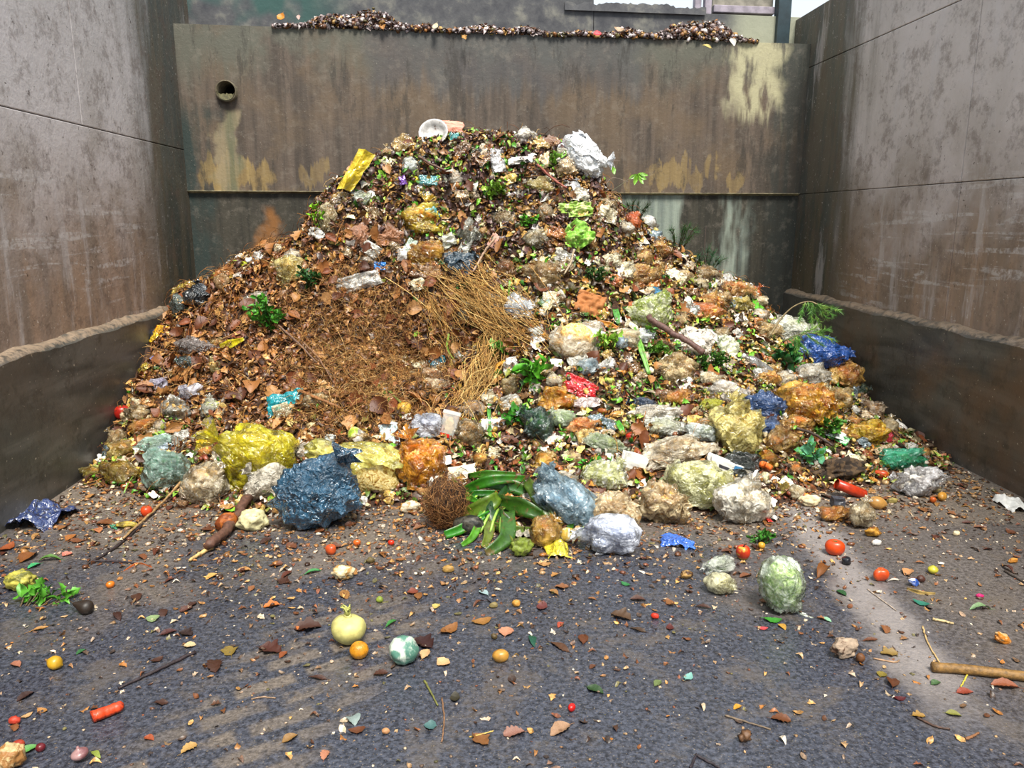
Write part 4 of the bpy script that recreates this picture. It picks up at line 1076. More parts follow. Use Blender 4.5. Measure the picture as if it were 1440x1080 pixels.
def sprig(px, py, w, h, label, col, kind='leafy', n_st=7, name='green_sprig', cat='plant', leafsize=.05, col2=None, dense=16, stemc='4a3a20', updir=None, lift=.0):
    """tuft of stems with leaves or needles rising out of the heap"""
    B, D = surf(px, min(py + h * .45, 1070)); N = normal(B[0], B[1]) if B[2] > .01 else np.array([0, 0, 1.])
    W, H = w * D / FPX, h * D / FPX; r = np.random.default_rng(nseed()); st = []; lv = []
    up = unit(np.array([0, 0, 1.]) + .5 * N + .35 * unit(-CF)) if updir is None else unit(updir)
    for k in range(n_st):
        sx = (k + .5) / n_st * 2 - 1 + r.uniform(-.2, .2)
        p0 = CR * sx * W * .18; p2 = CR * sx * W * .5 + up * H * r.uniform(.65, 1.05) * (1 - .35 * sx * sx) + unit(-CF) * r.uniform(-.1, .25) * H
        pm = (p0 + p2) / 2 + up * H * .15 * r.uniform(0, 1); path = curve_pts([p0 - up * .03, pm, p2], 9)
        st.append(tube(path, np.linspace(.0045, .002, 9), 5))
        for j in range(dense):
            s = r.uniform(.2, 1); c = path[min(8, int(s * 8))] + r.normal(0, .004, 3)
            t_ = unit(path[min(8, int(s * 8) + 1)] - path[max(0, int(s * 8) - 1)])
            d = unit(t_ * .6 + r.normal(0, .7, 3)); nn = unit(np.cross(d, r.normal(0, 1, 3)))
            if kind == 'leafy':
                L = leafsize * r.uniform(.6, 1.2); tv, tf = LEAF_T[r.integers(0, 5)]; bb = np.cross(nn, d)
                lv.append(((tv[:, :1] + .5) * L * d + tv[:, 1:2] * L * bb + tv[:, 2:] * L * nn + c, tf))
            else:
                L = leafsize * r.uniform(.7, 1.1)
                for q in range(4):
                    d2 = unit(t_ * .75 + r.normal(0, .55, 3)); s2 = unit(np.cross(d2, r.normal(0, 1, 3))) * .0016
                    lv.append((np.array([c - s2, c + s2, c + d2 * L, c + np.cross(d2, s2)]), np.array([(0, 1, 2), (1, 3, 2), (3, 0, 2)])))
    root = empty(name, Matrix.Translation(B + N * lift)); tag(root, label, cat)
    V, F = join(st); link('stems', make_mesh('stems', V, F, True, mats=m_solid(stemc, .6, .3, .3, 50)), root)
    V = np.concatenate([a for a, b in lv]); off = np.cumsum([0] + [len(a) for a, b in lv[:-1]]); F = np.concatenate([b + o for (a, b), o in zip(lv, off)])
    nm = 'foliage' if kind == 'leafy' else 'needles'
    link(nm, make_mesh(nm, V, F, kind == 'leafy', mats=m_solid(shade(col, .72), .45, .45, .0, 25, .4, shade(col2, .72) if col2 else None, .52)), root)
    return root
def carton(px, py, w, h, label, faces, d=.4, roll=0, tilt=0, name='carton', cat='carton', crush=.05, group=None, n=7, printed=None):
    """crushed box: a dented six-sided body; printed = list of (material, x0,x1,z0,z1) patches proud of the front"""
    C, rx, ry, rz, D = place(px, py, w, h, d); C = clamp_room(C, rx)
    X, Y, Z = rot_frame(math.radians(roll), math.radians(tilt)); sd = nseed()
    bm = bmesh.new(); bmesh.ops.create_cube(bm, size=2.0); bmesh.ops.subdivide_edges(bm, edges=bm.edges[:], cuts=n, use_grid_fill=True)
    V = np.array([v.co[:] for v in bm.verts]); F = [tuple(v.index for v in f.verts) for f in bm.faces]; bm.free()
    dn = np.stack([fbm(V, 1.3, sd + k, 3) for k in (0, 5, 9)], 1); V2 = (V + crush * 2 * dn) * np.array([rx, ry, rz])
    root = empty(name, mat4(X, Y, Z, C)); tag(root, label, cat, group)
    link('body', make_mesh(name + '_body', V2, F, False, mats=faces), root)
    for (m, x0, x1, z0, z1) in (printed or []):
        gx, gz = np.meshgrid(np.linspace(x0, x1, 7), np.linspace(z0, z1, 7), indexing='ij'); q = np.column_stack([gx.ravel(), np.full(49, -1.0), gz.ravel()])
        dn = np.stack([fbm(q, 1.3, sd + k, 3) for k in (0, 5, 9)], 1); Q = (q + crush * 2 * dn) * np.array([rx, ry, rz]) - np.array([0, .002, 0])
        Fq = [(i * 7 + j, (i + 1) * 7 + j, (i + 1) * 7 + j + 1, i * 7 + j + 1) for i in range(6) for j in range(6)]
        link('print', make_mesh('print', Q, Fq, True, mats=m), root)
    return root

# ------------------------------------------------------------------ bags along the foot of the heap
BR = ('8a6224', 'c9a45c', '4a2c12'); GN = ('7a8a3a', 'b8b868', '4a4a1c'); OR = ('c07a24', 'e0a848', '7a4212'); WH = ('b8a47c', 'e2d8c0', '7a5a2c'); DK = ('3a2c1c', '6a5230', '1c140c')
bag(361, 640, 101, 88, 'large translucent yellow bag with whitish top beside the blue-black bag', 'c9bd1e', .72, .12, cont=('a8962a', 'e6e0b4', '6a5a14'), tail=148, lump=.16, cr=.05, pl=.07, tl=.4)
bag(450, 693, 110, 96, 'big glossy blue-black bin bag at the foot of the heap', '28506a', 1, .06, '121e26', lump=.12, cr=.11, pl=.07, tail=62, tl=.3, name='bin_bag', rough=.3, wr=1.0)
bag(503, 660, 136, 80, 'torn pale yellow-green bag spilling peelings beside the blue-black bag', 'c6c062', .9, .12, cont=('a88a3c', 'd8c890', '6a3a18'), roll=-14, lump=.2, cr=.07, pl=.08, opening=(.5, -.75, -.25, .70), npl=18)
bag(590, 650, 70, 70, 'shiny orange-yellow bag wedged beside the torn yellow-green bag', 'd08c14', .86, .12, '7a3a10', cont=OR, tail=110, cr=.08, pl=.08, tl=.32, square=.4)
bag(294, 680, 60, 56, 'white-rimmed clear bag of brown slop below the yellow bag', 'd8ccb0', .62, .35, cont=('9a7424', 'd8c088', '5a3a12'), cr=.06)
bag(232, 660, 66, 62, 'grey-green clear bag with an orange lump inside', '8fa79c', .62, .12, cont=('7a7a50', 'c98a2c', '3a3a28'), cr=.05, lump=.18)
bag(170, 665, 56, 34, 'olive-brown oblong bag at the wall end of the fringe', '8a7628', .75, .35, cont=BR, cr=.06, lump=.12)
bag(132, 664, 30, 18, 'small olive bag at the very tip of the fringe', '9a8a3a', .8, .3, cont=BR)
bag(375, 681, 54, 50, 'crumpled grey-white paper bag leaning on the blue-black bag', 'b5ad9c', 1, .3, '6a5a48', cr=.12, lump=.22, name='paper_bag', cat='paper bag', rough=.55)
bag(785, 702, 92, 74, 'slate-grey bag drooping beside the leek leaves', '7f95a0', .94, .06, '4a5860', roll=-42, lump=.10, cr=.05, pl=.09, tail=150, tl=.3, cont=('5a6a70', '8a9aa0', '3a464a'), dr=.9, lw=122, lh=58)
bag(856, 750, 84, 54, 'bluish-white translucent bag lying lowest on the floor', 'dfe4f0', .86, .05, '9aa4b8', cont=('c8ccd8', 'f0f0f6', '9aa2b2'), tail=188, cr=.07, pl=.06, tl=.25)
bag(865, 718, 70, 54, 'beige bag with brown smears behind the bluish-white bag', 'dcc8a0', .85, .5, '9a6a2c', cont=WH, cr=.08, lump=.2)
bag(766, 748, 42, 42, 'ochre bread-like bag below the slate-grey bag', 'b08a38', .9, .3, '5a3a14', cont=BR, cr=.05)
bag(852, 671, 62, 48, 'white and lime striped bag above the beige bag', 'd0d2a0', .72, .08, cont=('a8a848', 'e8e4c4', '5a6a24'), tail=60, cr=.06, pl=.08, tl=.25, streak='f2f2ea')
bag(921, 705, 66, 58, 'brown-streaked clear bag folded open between pale bags', 'c9b48a', .7, .45, cont=BR, roll=-24, cr=.09, lump=.2, pl=.08)
bag(978, 682, 92, 64, 'large cream-green bag speckled black beside the white bag', 'e0dfae', .9, .22, '4a3a20', cont=('c8c47c', 'f0ecc8', '8a8a4a'), cr=.06, lump=.14, tail=215, tl=.25)
bag(1045, 705, 80, 60, 'plump white bag nearest the floor at the front', 'ece6d6', .84, .22, '6a4a28', cont=WH, cr=.09, lump=.14, pl=.08, tail=80, tl=.26)
bag(922, 582, 66, 30, 'dirty white bag draped over the clear milky bag', 'd8d2c6', .95, .4, '3a3028', cr=.1, lump=.2, cont=WH)
bag(926, 603, 74, 32, 'milky clear bag with a pinkish patch under dirty white bag', 'd6d8cc', .7, .08, cont=('c0b890', 'e8e4cc', 'a06a58'), cr=.05)
bag(950, 638, 106, 44, 'long white and brown clear bag in the middle of the fringe', 'd9cdb4', .72, .42, cont=('9a7438', 'd8c8a0', '4a2e14'), roll=8, cr=.07, lump=.18)
bag(987, 609, 52, 26, 'silvery twisted clear bag beside the pale yellow bag', 'ccd2cc', .75, .1, cont=GN, roll=-12, cr=.09, pl=.1, tail=20)
bag(1034, 603, 70, 74, 'tall pale yellow bag with deep creases', 'd3c67c', .84, .2, cont=('a89038', 'dccb8a', '6a5018'), cr=.09, pl=.08, tail=95, tl=.28, lump=.1, square=.3)
bag(1039, 655, 62, 36, 'black mesh-like bag under the tall pale yellow bag', '1d2420', 1, .1, '0c0f0c', cr=.13, lump=.25, name='bin_bag', wr=1)
bag(998, 570, 36, 18, 'lime-yellow film bag behind the tall pale yellow bag', 'c5c43c', .8, .1, cont=GN, roll=14)
bag(903, 568, 36, 19, 'navy bag peeping out behind the dirty white bag', '24344a', 1, .1, '101820', cr=.1)
bag(1137, 571, 76, 66, 'glossy golden bag tied with a red knot', 'd09c2c', .86, .15, '7a4a10', cont=OR, cr=.09, pl=.12, tail=268, tcol='d23c12', tl=.28, npl=20, roll=8, lump=.1)
bag(1074, 573, 58, 42, 'dark blue bag behind the tall pale yellow bag', '1f3f6c', 1, .12, '101c30', cr=.1, pl=.09, tail=30, tl=.2, roll=-18, name='bin_bag')
bag(1082, 600, 30, 24, 'small denim-blue clear bag under the dark blue bag', '3d5c8c', .85, .1, cont=DK)
bag(1098, 620, 48, 42, 'brown clear bag of sludge below the golden bag', 'b09050', .7, .4, cont=BR, cr=.08, lump=.2)
bag(1078, 646, 26, 30, 'mustard bag tucked beside the black mesh-like bag', 'b08a20', .9, .3, cont=OR)
bag(1222, 609, 54, 36, 'yellow printed bag with a red-pink corner near the wall', 'e0bc28', .85, .06, '7a5a10', cont=('d8b040', 'f0dc8a', 'b06a20'), cr=.08, lump=.2)
bag(1240, 613, 26, 24, 'red-pink corner of film beside the yellow printed bag', 'd8364c', .8, .05, cont=('c85a5a', 'f0a8a8', '8a2020'), cr=.1)
bag(1269, 647, 60, 34, 'teal-green bag lying flat near the wall', '2f9e78', .92, .05, '10604a', cont=('2a8a6a', '60b898', '145a44'), cr=.06, pl=.07, lump=.1, tail=60, tl=.12)
bag(1290, 676, 64, 40, 'crumpled clear white bag in front of the teal-green bag', 'd6d4d4', .6, .1, cont=('b0a898', 'e0dcd4', '6a5a48'), cr=.14, lump=.25)
bag(1213, 725, 34, 36, 'small clear bag with white paper on the bare floor', 'cdbf9e', .7, .3, cont=WH, cr=.1)
bag(1175, 722, 44, 22, 'torn ochre wrapper bag beside the small clear bag', 'a8782a', .9, .35, cont=OR, cr=.12, lump=.25)
bag(1182, 560, 34, 34, 'tan clear bag below the dark green bag by the wall', 'b09a64', .72, .35, cont=BR, cr=.07)
bag(1208, 549, 30, 20, 'dark green bag pressed to the wall', '3c4a3c', .95, .2, '1c241c', cr=.1)
bag(1227, 577, 32, 28, 'dusty beige bag touching the wall', 'b8a488', .75, .35, cont=BR)
bag(1249, 600, 28, 24, 'cream lumpy bag above the yellow printed bag', 'd6c49c', .85, .3, cont=WH)
# ------------------------------------------------------------------ bags on the side towards the far corner
bag(1111, 466, 62, 40, 'white bag speckled black with a green underside beneath the conifer sprig', 'dcdccc', .9, .35, '2a2a20', cont=GN, cr=.05, lump=.1)
bag(1148, 496, 72, 46, 'royal blue bag against the wall under the conifer sprig', '1a4e9c', 1, .1, '0c2450', cr=.09, pl=.12, tail=20, tl=.2, roll=-12, name='bin_bag', lump=.14)
bag(1141, 526, 48, 30, 'clear bag with white and brown contents below the royal blue bag', 'ccc8bc', .65, .25, cont=('a08a60', 'e8e0d0', '5a3a1c'), cr=.08)
bag(1187, 530, 50, 40, 'golden-tan bag against the wall below the royal blue bag', 'cda050', .85, .25, cont=OR, cr=.09, lump=.14)
bag(1097, 535, 52, 24, 'white bag flecked with soil above the golden bag', 'e2d8c4', .95, .5, '4a3420', cr=.08, lump=.16, cont=WH)
bag(1018, 552, 56, 32, 'white crumpled bag above the tall pale yellow bag', 'e8e2d8', .95, .2, cr=.13, lump=.25, cont=WH)
bag(975, 481, 54, 40, 'white paper bag stained purple-brown beside the brown stick', 'e2d8c8', 1, .42, '6a4438', cr=.08, lump=.16, name='paper_bag', cat='paper bag', rough=.5)
bag(952, 519, 54, 42, 'tan and white bag under the end of the brown stick', 'd0ba8a', .85, .4, '7a5020', cont=BR, cr=.09, pl=.09, lump=.18)
bag(985, 440, 64, 28, 'shiny orange-brown film bag high on the slope', 'b87a3a', .8, .3, cont=OR, cr=.1, lump=.2)
bag(1033, 409, 44, 26, 'orange and white bag at the far shoulder of the heap', 'd8a860', .85, .3, '9a4a14', cont=OR, cr=.1, lump=.25)
bag(1040, 429, 34, 22, 'olive-yellow bag at the far shoulder', 'b8a858', .8, .25, cont=GN)
bag(1063, 414, 18, 24, 'small orange bag on the outermost shoulder of the heap', 'c8702c', .9, .2, cont=OR)
bag(1185, 501, 18, 16, 'small grey bag squeezed against the wall beside the royal blue bag', '55616c', .95, .1, cr=.1)
bag(897, 389, 54, 32, 'flat ochre bag folded in layers on the upper slope', 'b8904a', .85, .3, cont=BR, cr=.09, lump=.18)
bag(921, 440, 68, 48, 'white bag with lime-green stripes on the slope', 'e4e6c0', .85, .06, cont=('a8b858', 'f2f0d8', '6a8a2c'), roll=28, cr=.06, pl=.12, tail=25, tl=.25, streak='a8bc4a', lump=.1)
bag(914, 415, 40, 20, 'sky-blue film bag above the lime-striped bag', '3d93b8', .9, .05, '1a5470', cr=.14, lump=.3, cont=('3a7a98', '80b8cc', '204a5a'))
bag(872, 482, 26, 22, 'powder-blue knotted bag between the slope bags', 'a8bccc', .9, .1, cr=.07, cont=WH)
bag(809, 481, 72, 64, 'open white bag full of orange scraps holding a paper carton', 'e6dcc4', .85, .18, cont=('d8a03c', 'f0dca0', 'a86420'), cr=.06, lump=.12, opening=(.15, -.35, .95, .72), pl=.05)
bag(826, 518, 44, 28, 'clear bag with blue print under the open white bag', 'a8b4b8', .62, .1, cont=('7a6a58', 'c8a088', '2a5a9a'), cr=.07)
bag(730, 436, 48, 40, 'silvery white bag beside the straw sheaf', 'c8cacc', .85, .15, cont=WH, cr=.1, lump=.2)
bag(766, 429, 20, 18, 'tiny teal-white bag next to the silvery white bag', '9ab4b0', .85, .1, cont=GN)
bag(755, 469, 22, 20, 'small white bag lying below the silvery white bag', 'e8ece6', .95, .08, cr=.07, cont=WH)
bag(768, 391, 40, 46, 'tan oval bag with wavy creases in mid slope', 'b8a070', .8, .3, cont=BR, cr=.08, pl=.06, lump=.08)
bag(779, 566, 56, 42, 'knobbly amber bag of round fruit in mid fringe', 'c58e1c', .92, .1, '7a4a10', cont=OR, cr=.02, lump=.3)
bag(765, 648, 27, 25, 'round amber bag above the slate-grey bag', 'd0a038', .9, .15, cont=OR, cr=.04)
bag(755, 597, 46, 50, 'dark net-like bag with green bits below the amber bag', '2b3a36', .85, .2, '10140f', cont=('3a5a2c', '6a8a48', '141c14'), cr=.12, lump=.22)
bag(791, 590, 34, 28, 'pale green clear bag beside the dark net-like bag', 'c0ccb0', .6, .08, cont=GN, cr=.07)
bag(818, 599, 42, 26, 'peach film bag with yellow peel inside', 'd89850', .75, .2, cont=OR, cr=.1, lump=.2)
bag(848, 624, 58, 28, 'pale sage clear wrapper bag crossing the fringe', 'bcc4aa', .65, .2, cont=GN, roll=-16, cr=.1)
bag(598, 600, 46, 38, 'silver clear bag beside the plastic tub', 'cfd2da', .65, .12, '3a3a48', cont=('a8a8b0', 'e4e4ea', '5a5a60'), cr=.12)
bag(660, 611, 40, 40, 'round clear bag of brown food beside the plastic tub', 'a89a78', .55, .15, cont=('8a7048', 'c8a870', '4a3420'), cr=.05)
bag(660, 577, 46, 28, 'clear bag holding something yellow above the round clear bag', 'b8a890', .6, .15, cont=('a08a5a', 'e0c040', '5a4428'), cr=.07)
bag(610, 543, 36, 24, 'white and amber bag at the mouth of the hollow', 'd8c4a0', .85, .3, cont=OR, cr=.09)
bag(606, 527, 30, 22, 'tan clear bag at the lip of the dark hollow', 'b89a74', .75, .3, cont=BR)
bag(718, 545, 26, 30, 'wrinkled khaki bag in the middle of the heap', 'a8966a', .85, .3, cont=BR, cr=.1)
bag(752, 541, 20, 16, 'little greyish bag beside the khaki bag', 'b8b4a4', .85, .25, cont=BR)
bag(778, 536, 24, 20, 'little cream bag beside the khaki bag', 'c9bfa6', .85, .25, cont=BR)
bag(958, 560, 46, 24, 'tan bag with an orange lump near the lime-yellow bag', 'c08a38', .85, .25, cont=OR)
# ------------------------------------------------------------------ bags on the wall-side slope of leaves
bag(254, 431, 26, 30, 'dull grey bag against the wall ledge', '56605c', .95, .1, '2a302c', cr=.06, pl=.1, tail=100, tl=.2)
bag(284, 419, 42, 38, 'black glossy bag beside the dull grey bag', '151c20', 1, .08, '080a0c', cr=.08, pl=.12, tail=100, tl=.2, name='bin_bag', rough=.22)
bag(314, 398, 28, 24, 'buff lumpy bag on the leaf slope', 'b49468', .9, .35, cont=BR)
bag(409, 382, 40, 46, 'clear yellow bag with a blue mark on the leaf slope', 'ccbc78', .62, .12, cont=('b8a04a', 'e8e0c0', '2f6a9a'), cr=.08, lump=.18)
bag(323, 371, 14, 10, 'small grey ball of film on the skyline by the wall', '8a949c', .9, .1, cr=.1)
bag(317, 384, 16, 9, 'second small grey-blue ball of film near the skyline', '8a9ab0', .9, .1, cr=.1)
bag(277, 488, 54, 28, 'grey crinkled film bag on the leaves by the wall', '8a827e', .8, .25, '3a302c', cont=DK, cr=.14, lump=.25)
bag(272, 516, 44, 30, 'dark teal film bag sunk into the leaves', '37484a', .8, .2, '1c1c18', cont=DK, cr=.12, lump=.25)
bag(302, 518, 18, 28, 'olive-cream bag next to the dark teal film bag', 'a89c68', .85, .3, cont=BR, cr=.1)
bag(308, 484, 26, 18, 'pale straw-coloured bag beside the banana peel', 'c4b078', .85, .25, cont=BR)
bag(220, 543, 30, 20, 'lilac-grey clear bag over the wall-side fringe', 'b8b4c4', .7, .1, cont=BR, cr=.1)
bag(268, 552, 38, 26, 'bunched silvery bag in the wall-side leaves', 'c4c2cc', .7, .15, cont=BR, cr=.13, lump=.25)
bag(247, 578, 40, 34, 'grey-white streaky clear bag above the olive bags', 'b0aea4', .68, .25, cont=BR, cr=.11, pl=.08)
bag(300, 574, 34, 28, 'clear bag with greenish peel in the leaves', 'b4b2a4', .65, .2, cont=GN, cr=.12)
bag(222, 625, 54, 26, 'pale mint bag lying over the grey-green clear bag', 'b4ccc0', .85, .1, cont=WH, roll=10, cr=.09, pl=.06)
bag(172, 633, 40, 28, 'tan and green clear bag by the wall', 'a8924e', .75, .3, cont=BR, roll=16, cr=.09)
bag(205, 600, 44, 22, 'amber film bag with creamy folds by the wall', 'c09448', .8, .25, cont=OR, roll=18, cr=.1)
bag(165, 618, 24, 30, 'buff bag at the wall above the tan and green bag', 'b8a276', .85, .3, cont=BR)
bag(150, 612, 12, 18, 'tiny bluish bag at the wall edge', 'a8b0bc', .85, .1)
bag(226, 601, 20, 20, 'small milky bag inside the wall-side fringe', 'd0c4b0', .75, .2, cont=WH)
# ------------------------------------------------------------------ bags near the crest
bag(597, 313, 76, 52, 'wide yellow film bag hanging over the upper hollow', 'c2a82c', .85, .12, cont=OR, cr=.07, pl=.1, tail=70, tl=.3, lump=.2, roll=12)
bag(602, 357, 70, 38, 'amber lumpy bag below the wide yellow film bag', 'b08420', .85, .3, '5a3a10', cont=BR, cr=.07, lump=.22)
bag(640, 374, 48, 44, 'dark blue-black bag in the upper hollow', '1f3644', 1, .15, '0c1216', cr=.08, pl=.1, tail=60, tl=.2, name='bin_bag', roll=-20)
bag(606, 390, 32, 32, 'tan upright bag under the amber lumpy bag', 'b08858', .9, .35, cont=BR, cr=.07, pl=.08)
bag(506, 280, 38, 24, 'clear white-green bag under the yellow folded sheet', 'c4c8bc', .65, .12, cont=GN, cr=.1)
bag(579, 234, 28, 28, 'grey-white film bag below the crest', 'c2c8c4', .9, .1, cont=WH, cr=.09, pl=.07)
bag(668, 216, 24, 18, 'black and grey ball of film near the crest', '3c4244', .95, .15, '14181a', cr=.1)
bag(740, 193, 30, 22, 'white knotted bag on the crest line', 'e8e2d8', .95, .1, cont=WH, cr=.1, tail=100, tl=.2)
bag(810, 216, 60, 48, 'white bag with black print marks on the crest end', 'e6e8ea', 1, .25, '20242a', roll=-38, cr=.08, lump=.07, pl=.06, sink=.2, lw=70, lh=42)
bag(775, 203, 30, 20, 'brown paper bag beside the crest-end white bag', '8a5c38', 1, .2, '3a2414', cr=.1, name='paper_bag', cat='paper bag', rough=.6)
bag(757, 262, 38, 26, 'olive-tan wrapped bag on the upper slope', 'a8985c', .85, .25, cont=BR, cr=.09, pl=.07, roll=-15)
bag(802, 261, 26, 18, 'grey-white bag on the upper slope by the shoulder', 'b8bcc0', .9, .2, cr=.08, cont=WH)
bag(739, 272, 14, 14, 'tiny white bag on the upper slope', 'ece8e4', .95, .05, cont=WH)
bag(747, 297, 20, 17, 'small white netted ball of film', 'd4ccd0', .9, .35, '5a4a58', cr=.1, cont=WH)
bag(767, 300, 24, 28, 'smooth brown-grey clear ball bag beside the netted ball', '9a8a6c', .6, .1, cont=BR, cr=.03, pl=.02)
bag(757, 336, 42, 32, 'large clear bag with a pink spot in the upper slope', 'b4ac94', .55, .15, cont=('9a8a5c', 'c8b890', 'b06a50'), cr=.06)
bag(890, 312, 24, 28, 'bright orange bag on the far slope skyline', 'c4622a', .95, .1, '7a3010', cr=.07, cont=OR)
bag(912, 314, 28, 22, 'white clear film bag behind the orange bag', 'd0d0cc', .75, .1, cont=WH, cr=.12)
bag(830, 340, 24, 28, 'round brown leaf-coloured bag below the lettuce', '9a7440', .9, .3, cont=BR, cr=.06)
bag(517, 370, 26, 22, 'small clear bag beside the bright blue scrap', '9a9284', .65, .2, cont=BR)
bag(505, 337, 36, 42, 'rumpled brown paper sack on the upper leaf slope', '8f5c38', 1, .15, '5a3420', cr=.12, lump=.22, name='paper_bag', cat='paper bag', rough=.65)
bag(545, 335, 46, 34, 'second rumpled brown paper sack beside the upper hollow', '8a5426', 1, .2, '4a2a14', cr=.14, lump=.26, name='paper_bag', cat='paper bag', rough=.65)
bag(461, 311, 28, 52, 'long beige film sleeve hanging on the skyline slope', 'b0a078', .85, .25, cont=BR, cr=.07, pl=.14, tail=265, tl=.5, lump=.1)
bag(656, 332, 40, 44, 'streaky clear film hanging below the upper slope', 'a8a89c', .6, .15, cont=DK, cr=.12, pl=.1)
bag(910, 395, 20, 18, 'small buff bag on the far slope', 'c0a070', .85, .3, cont=BR)
bag(863, 360, 22, 20, 'small tan bag in the far upper slope', 'b09058', .85, .3, cont=BR)
bag(905, 362, 26, 24, 'tan and brown bag near the red cup', 'ae8c52', .85, .3, cont=BR, cr=.08)
bag(710, 380, 30, 28, 'muddy brown bag under the twig', '8a6a40', .85, .4, cont=BR, cr=.07)
bag(393, 350, 20, 16, 'cream stone-like bag on the skyline leaves', 'd8c8a8', .95, .35, cont=WH)
bag(413, 362, 26, 22, 'white clear bag top behind the yellow and blue bag', 'd0c8b8', .75, .2, cont=WH)
# lettuce in a clear bag, alone on the floor
bag(1108, 822, 60, 78, 'clear bag holding a pale green lettuce on the open floor', 'dfe8d8', .46, .03, cont=('8ab048', 'd4dca8', '5a8030'), roll=12, tail=295, tl=.34, cr=.05, pl=.11, npl=24, lump=.1, name='lettuce_bag', cat='plastic bag', flaps=False)
bag(1012, 820, 40, 30, 'netted white cauliflower piece beside the lettuce bag', 'dcd8b0', .9, .3, '7a7a48', cont=WH, cr=.04, name='cauliflower_bag')
bag(1015, 795, 44, 26, 'white and green wrapper bag behind the netted cauliflower', 'dde0d6', .85, .1, '8a5a8a', cont=('6a9a3a', 'e8e8dc', '3a6a20'), cr=.1, roll=10)

# ------------------------------------------------------------------ the leek plant with its root ball
def leek():
    B = surf(700, 742)[0]; root = empty('leek_plant', Matrix.Translation(B)); tag(root, 'uprooted bunch of broad green leek leaves at the heap foot', 'leek')
    A = lambda u, v, l: surf(u, v)[0] + unit(-CF) * l - B
    specs = [([(650, 690, .06), (690, 670, .20), (738, 668, .16)], 18, '3f8a1c'), ([(636, 672, .10), (655, 690, .14), (672, 700, .12)], 14, '52a824'), ([(650, 722, .10), (690, 700, .20), (702, 690, .22)], 26, '6a8a24'),
             ([(628, 746, .12), (655, 734, .16), (690, 715, .14)], 15, '3a9a1c'), ([(700, 700, .12), (735, 705, .22), (760, 718, .16)], 28, '3c6a18'), ([(740, 672, .14), (760, 700, .20), (776, 728, .10)], 20, '5c7a28'),
             ([(715, 712, .16), (712, 745, .18), (684, 776, .05)], 24, '48752c'), ([(680, 715, .12), (668, 745, .14), (650, 764, .05)], 12, '64ae2c'), ([(690, 720, .10), (688, 745, .10), (680, 768, .03)], 16, '7a8a30'),
             ([(700, 690, .10), (670, 690, .12), (640, 694, .10)], 12, '2f7a1a'), ([(720, 690, .08), (700, 720, .10), (715, 735, .08)], 40, '24501a'), ([(740, 690, .06), (720, 680, .12), (680, 676, .12)], 22, '3c7a22'),
             ([(690, 735, .06), (720, 740, .08), (748, 742, .06)], 14, '6e8c34'), ([(705, 752, .03), (720, 765, .06), (733, 768, .05)], 26, '8a9a3c'), ([(660, 668, .05), (690, 662, .14), (725, 664, .10)], 12, '4c8a24')]
    for pts, w, c in specs:
        P = np.array([A(*p) for p in pts]); D = 3.9
        V, F = strap_mesh(P, w * D / FPX, fold=.35, taper=(.8, 1, .55)); link('leaf', make_mesh('leaf', V, F, True, mats=m_solid(shade(c, .5), .38, .3, .3, 30, .5, '5a4a24', .6)), root)
    # pale slimy stems inside
    for k in range(4):
        P = np.array([A(685 + 8 * k, 712, .1), A(675 + 10 * k, 725, .13), A(662 + 14 * k, 745, .08)]); V, F = tube(curve_pts(P, 8), .008, 6)
        link('stalk', make_mesh('stalk', V, F, True, mats=m_solid('8cb048', .4, .25, .2, 40)), root)
leek()
def root_ball():
    C, rx, ry, rz, D = place(628, 706, 62, 76, .9); root = empty('root_ball', Matrix.Translation(C)); tag(root, 'brown root ball of matted hairy roots beside the leek', 'root ball')
    V, F = ico(4); V = V * (1 + .25 * fbm(V, 2.2, 77, 3))[:, None] * np.array([rx, ry, rz]) * .85; link('soil', make_mesh('soil', V, F, True, mats=m_solid('2e2016', .8, .4, .8, 40, .3, '5a4028', .55)), root)
    N = 900; r = np.random.default_rng(5); d = r.normal(0, 1, (N, 3)); d[:, 1] -= .5; d[:, 0] -= .3; d /= np.linalg.norm(d, axis=1, keepdims=True)
    P = d * np.array([rx, ry, rz]) * .92; down = np.tile([-.15, 0, -1.0], (N, 1)) + r.normal(0, .5, (N, 3)); fr = frames(N, d, np.full(N, .25), down); s = r.uniform(.06, .15, N)
    m = scatter_mesh('roots', FIB_T, r.integers(0, 4, N), P, fr, np.column_stack([s, s * .6, s * .6]), pick(pal('8a5c34 6a4224 a87848 4a2e1a b88a58'), N), M_STRAW)
    o = link('roots', m, root); o['kind'] = 'stuff'
root_ball()
# ------------------------------------------------------------------ branches, sticks and twigs
stick([(352, 706), (330, 742), (296, 774)], 7, 'thick reddish-brown branch leaning down onto the floor', '5a3c2e', 'branch', 'branch', .035, .9)
stick([(299, 771), (284, 780), (268, 790)], 3.5, 'pale splintered wood end below the thick branch', 'c8a468', 'wood_splinter', 'stick', .02, .5)
stick([(264, 674), (225, 716), (176, 761)], 1.8, 'thin straight twig leaning from the clear bags to the floor', '9a7a50', 'twig', 'twig', .02)
stick([(906, 466), (930, 482), (958, 498), (984, 516)], 4.6, 'brown curved stick lying across the slope bags', '5c4038', 'stick', 'stick', .10, .9)
stick([(200, 740), (165, 770), (133, 790)], 2, 'dark twig forming the long arm of a V on the floor', '2c2020', 'twig', 'twig')
stick([(133, 790), (160, 790), (190, 792)], 1.8, 'dark twig forming the short arm of a V on the floor', '2c2226', 'twig', 'twig')
stick([(277, 917), (225, 942), (170, 968)], 2.4, 'slender dark stick on the wet tyre track', '2a1e20', 'stick', 'stick')
stick([(1306, 940), (1370, 946), (1445, 955)], 7.0, 'round wooden pole lying on the floor at the picture edge', '7a5a2c', 'wooden_pole', 'pole', .02, 1.0, .02)
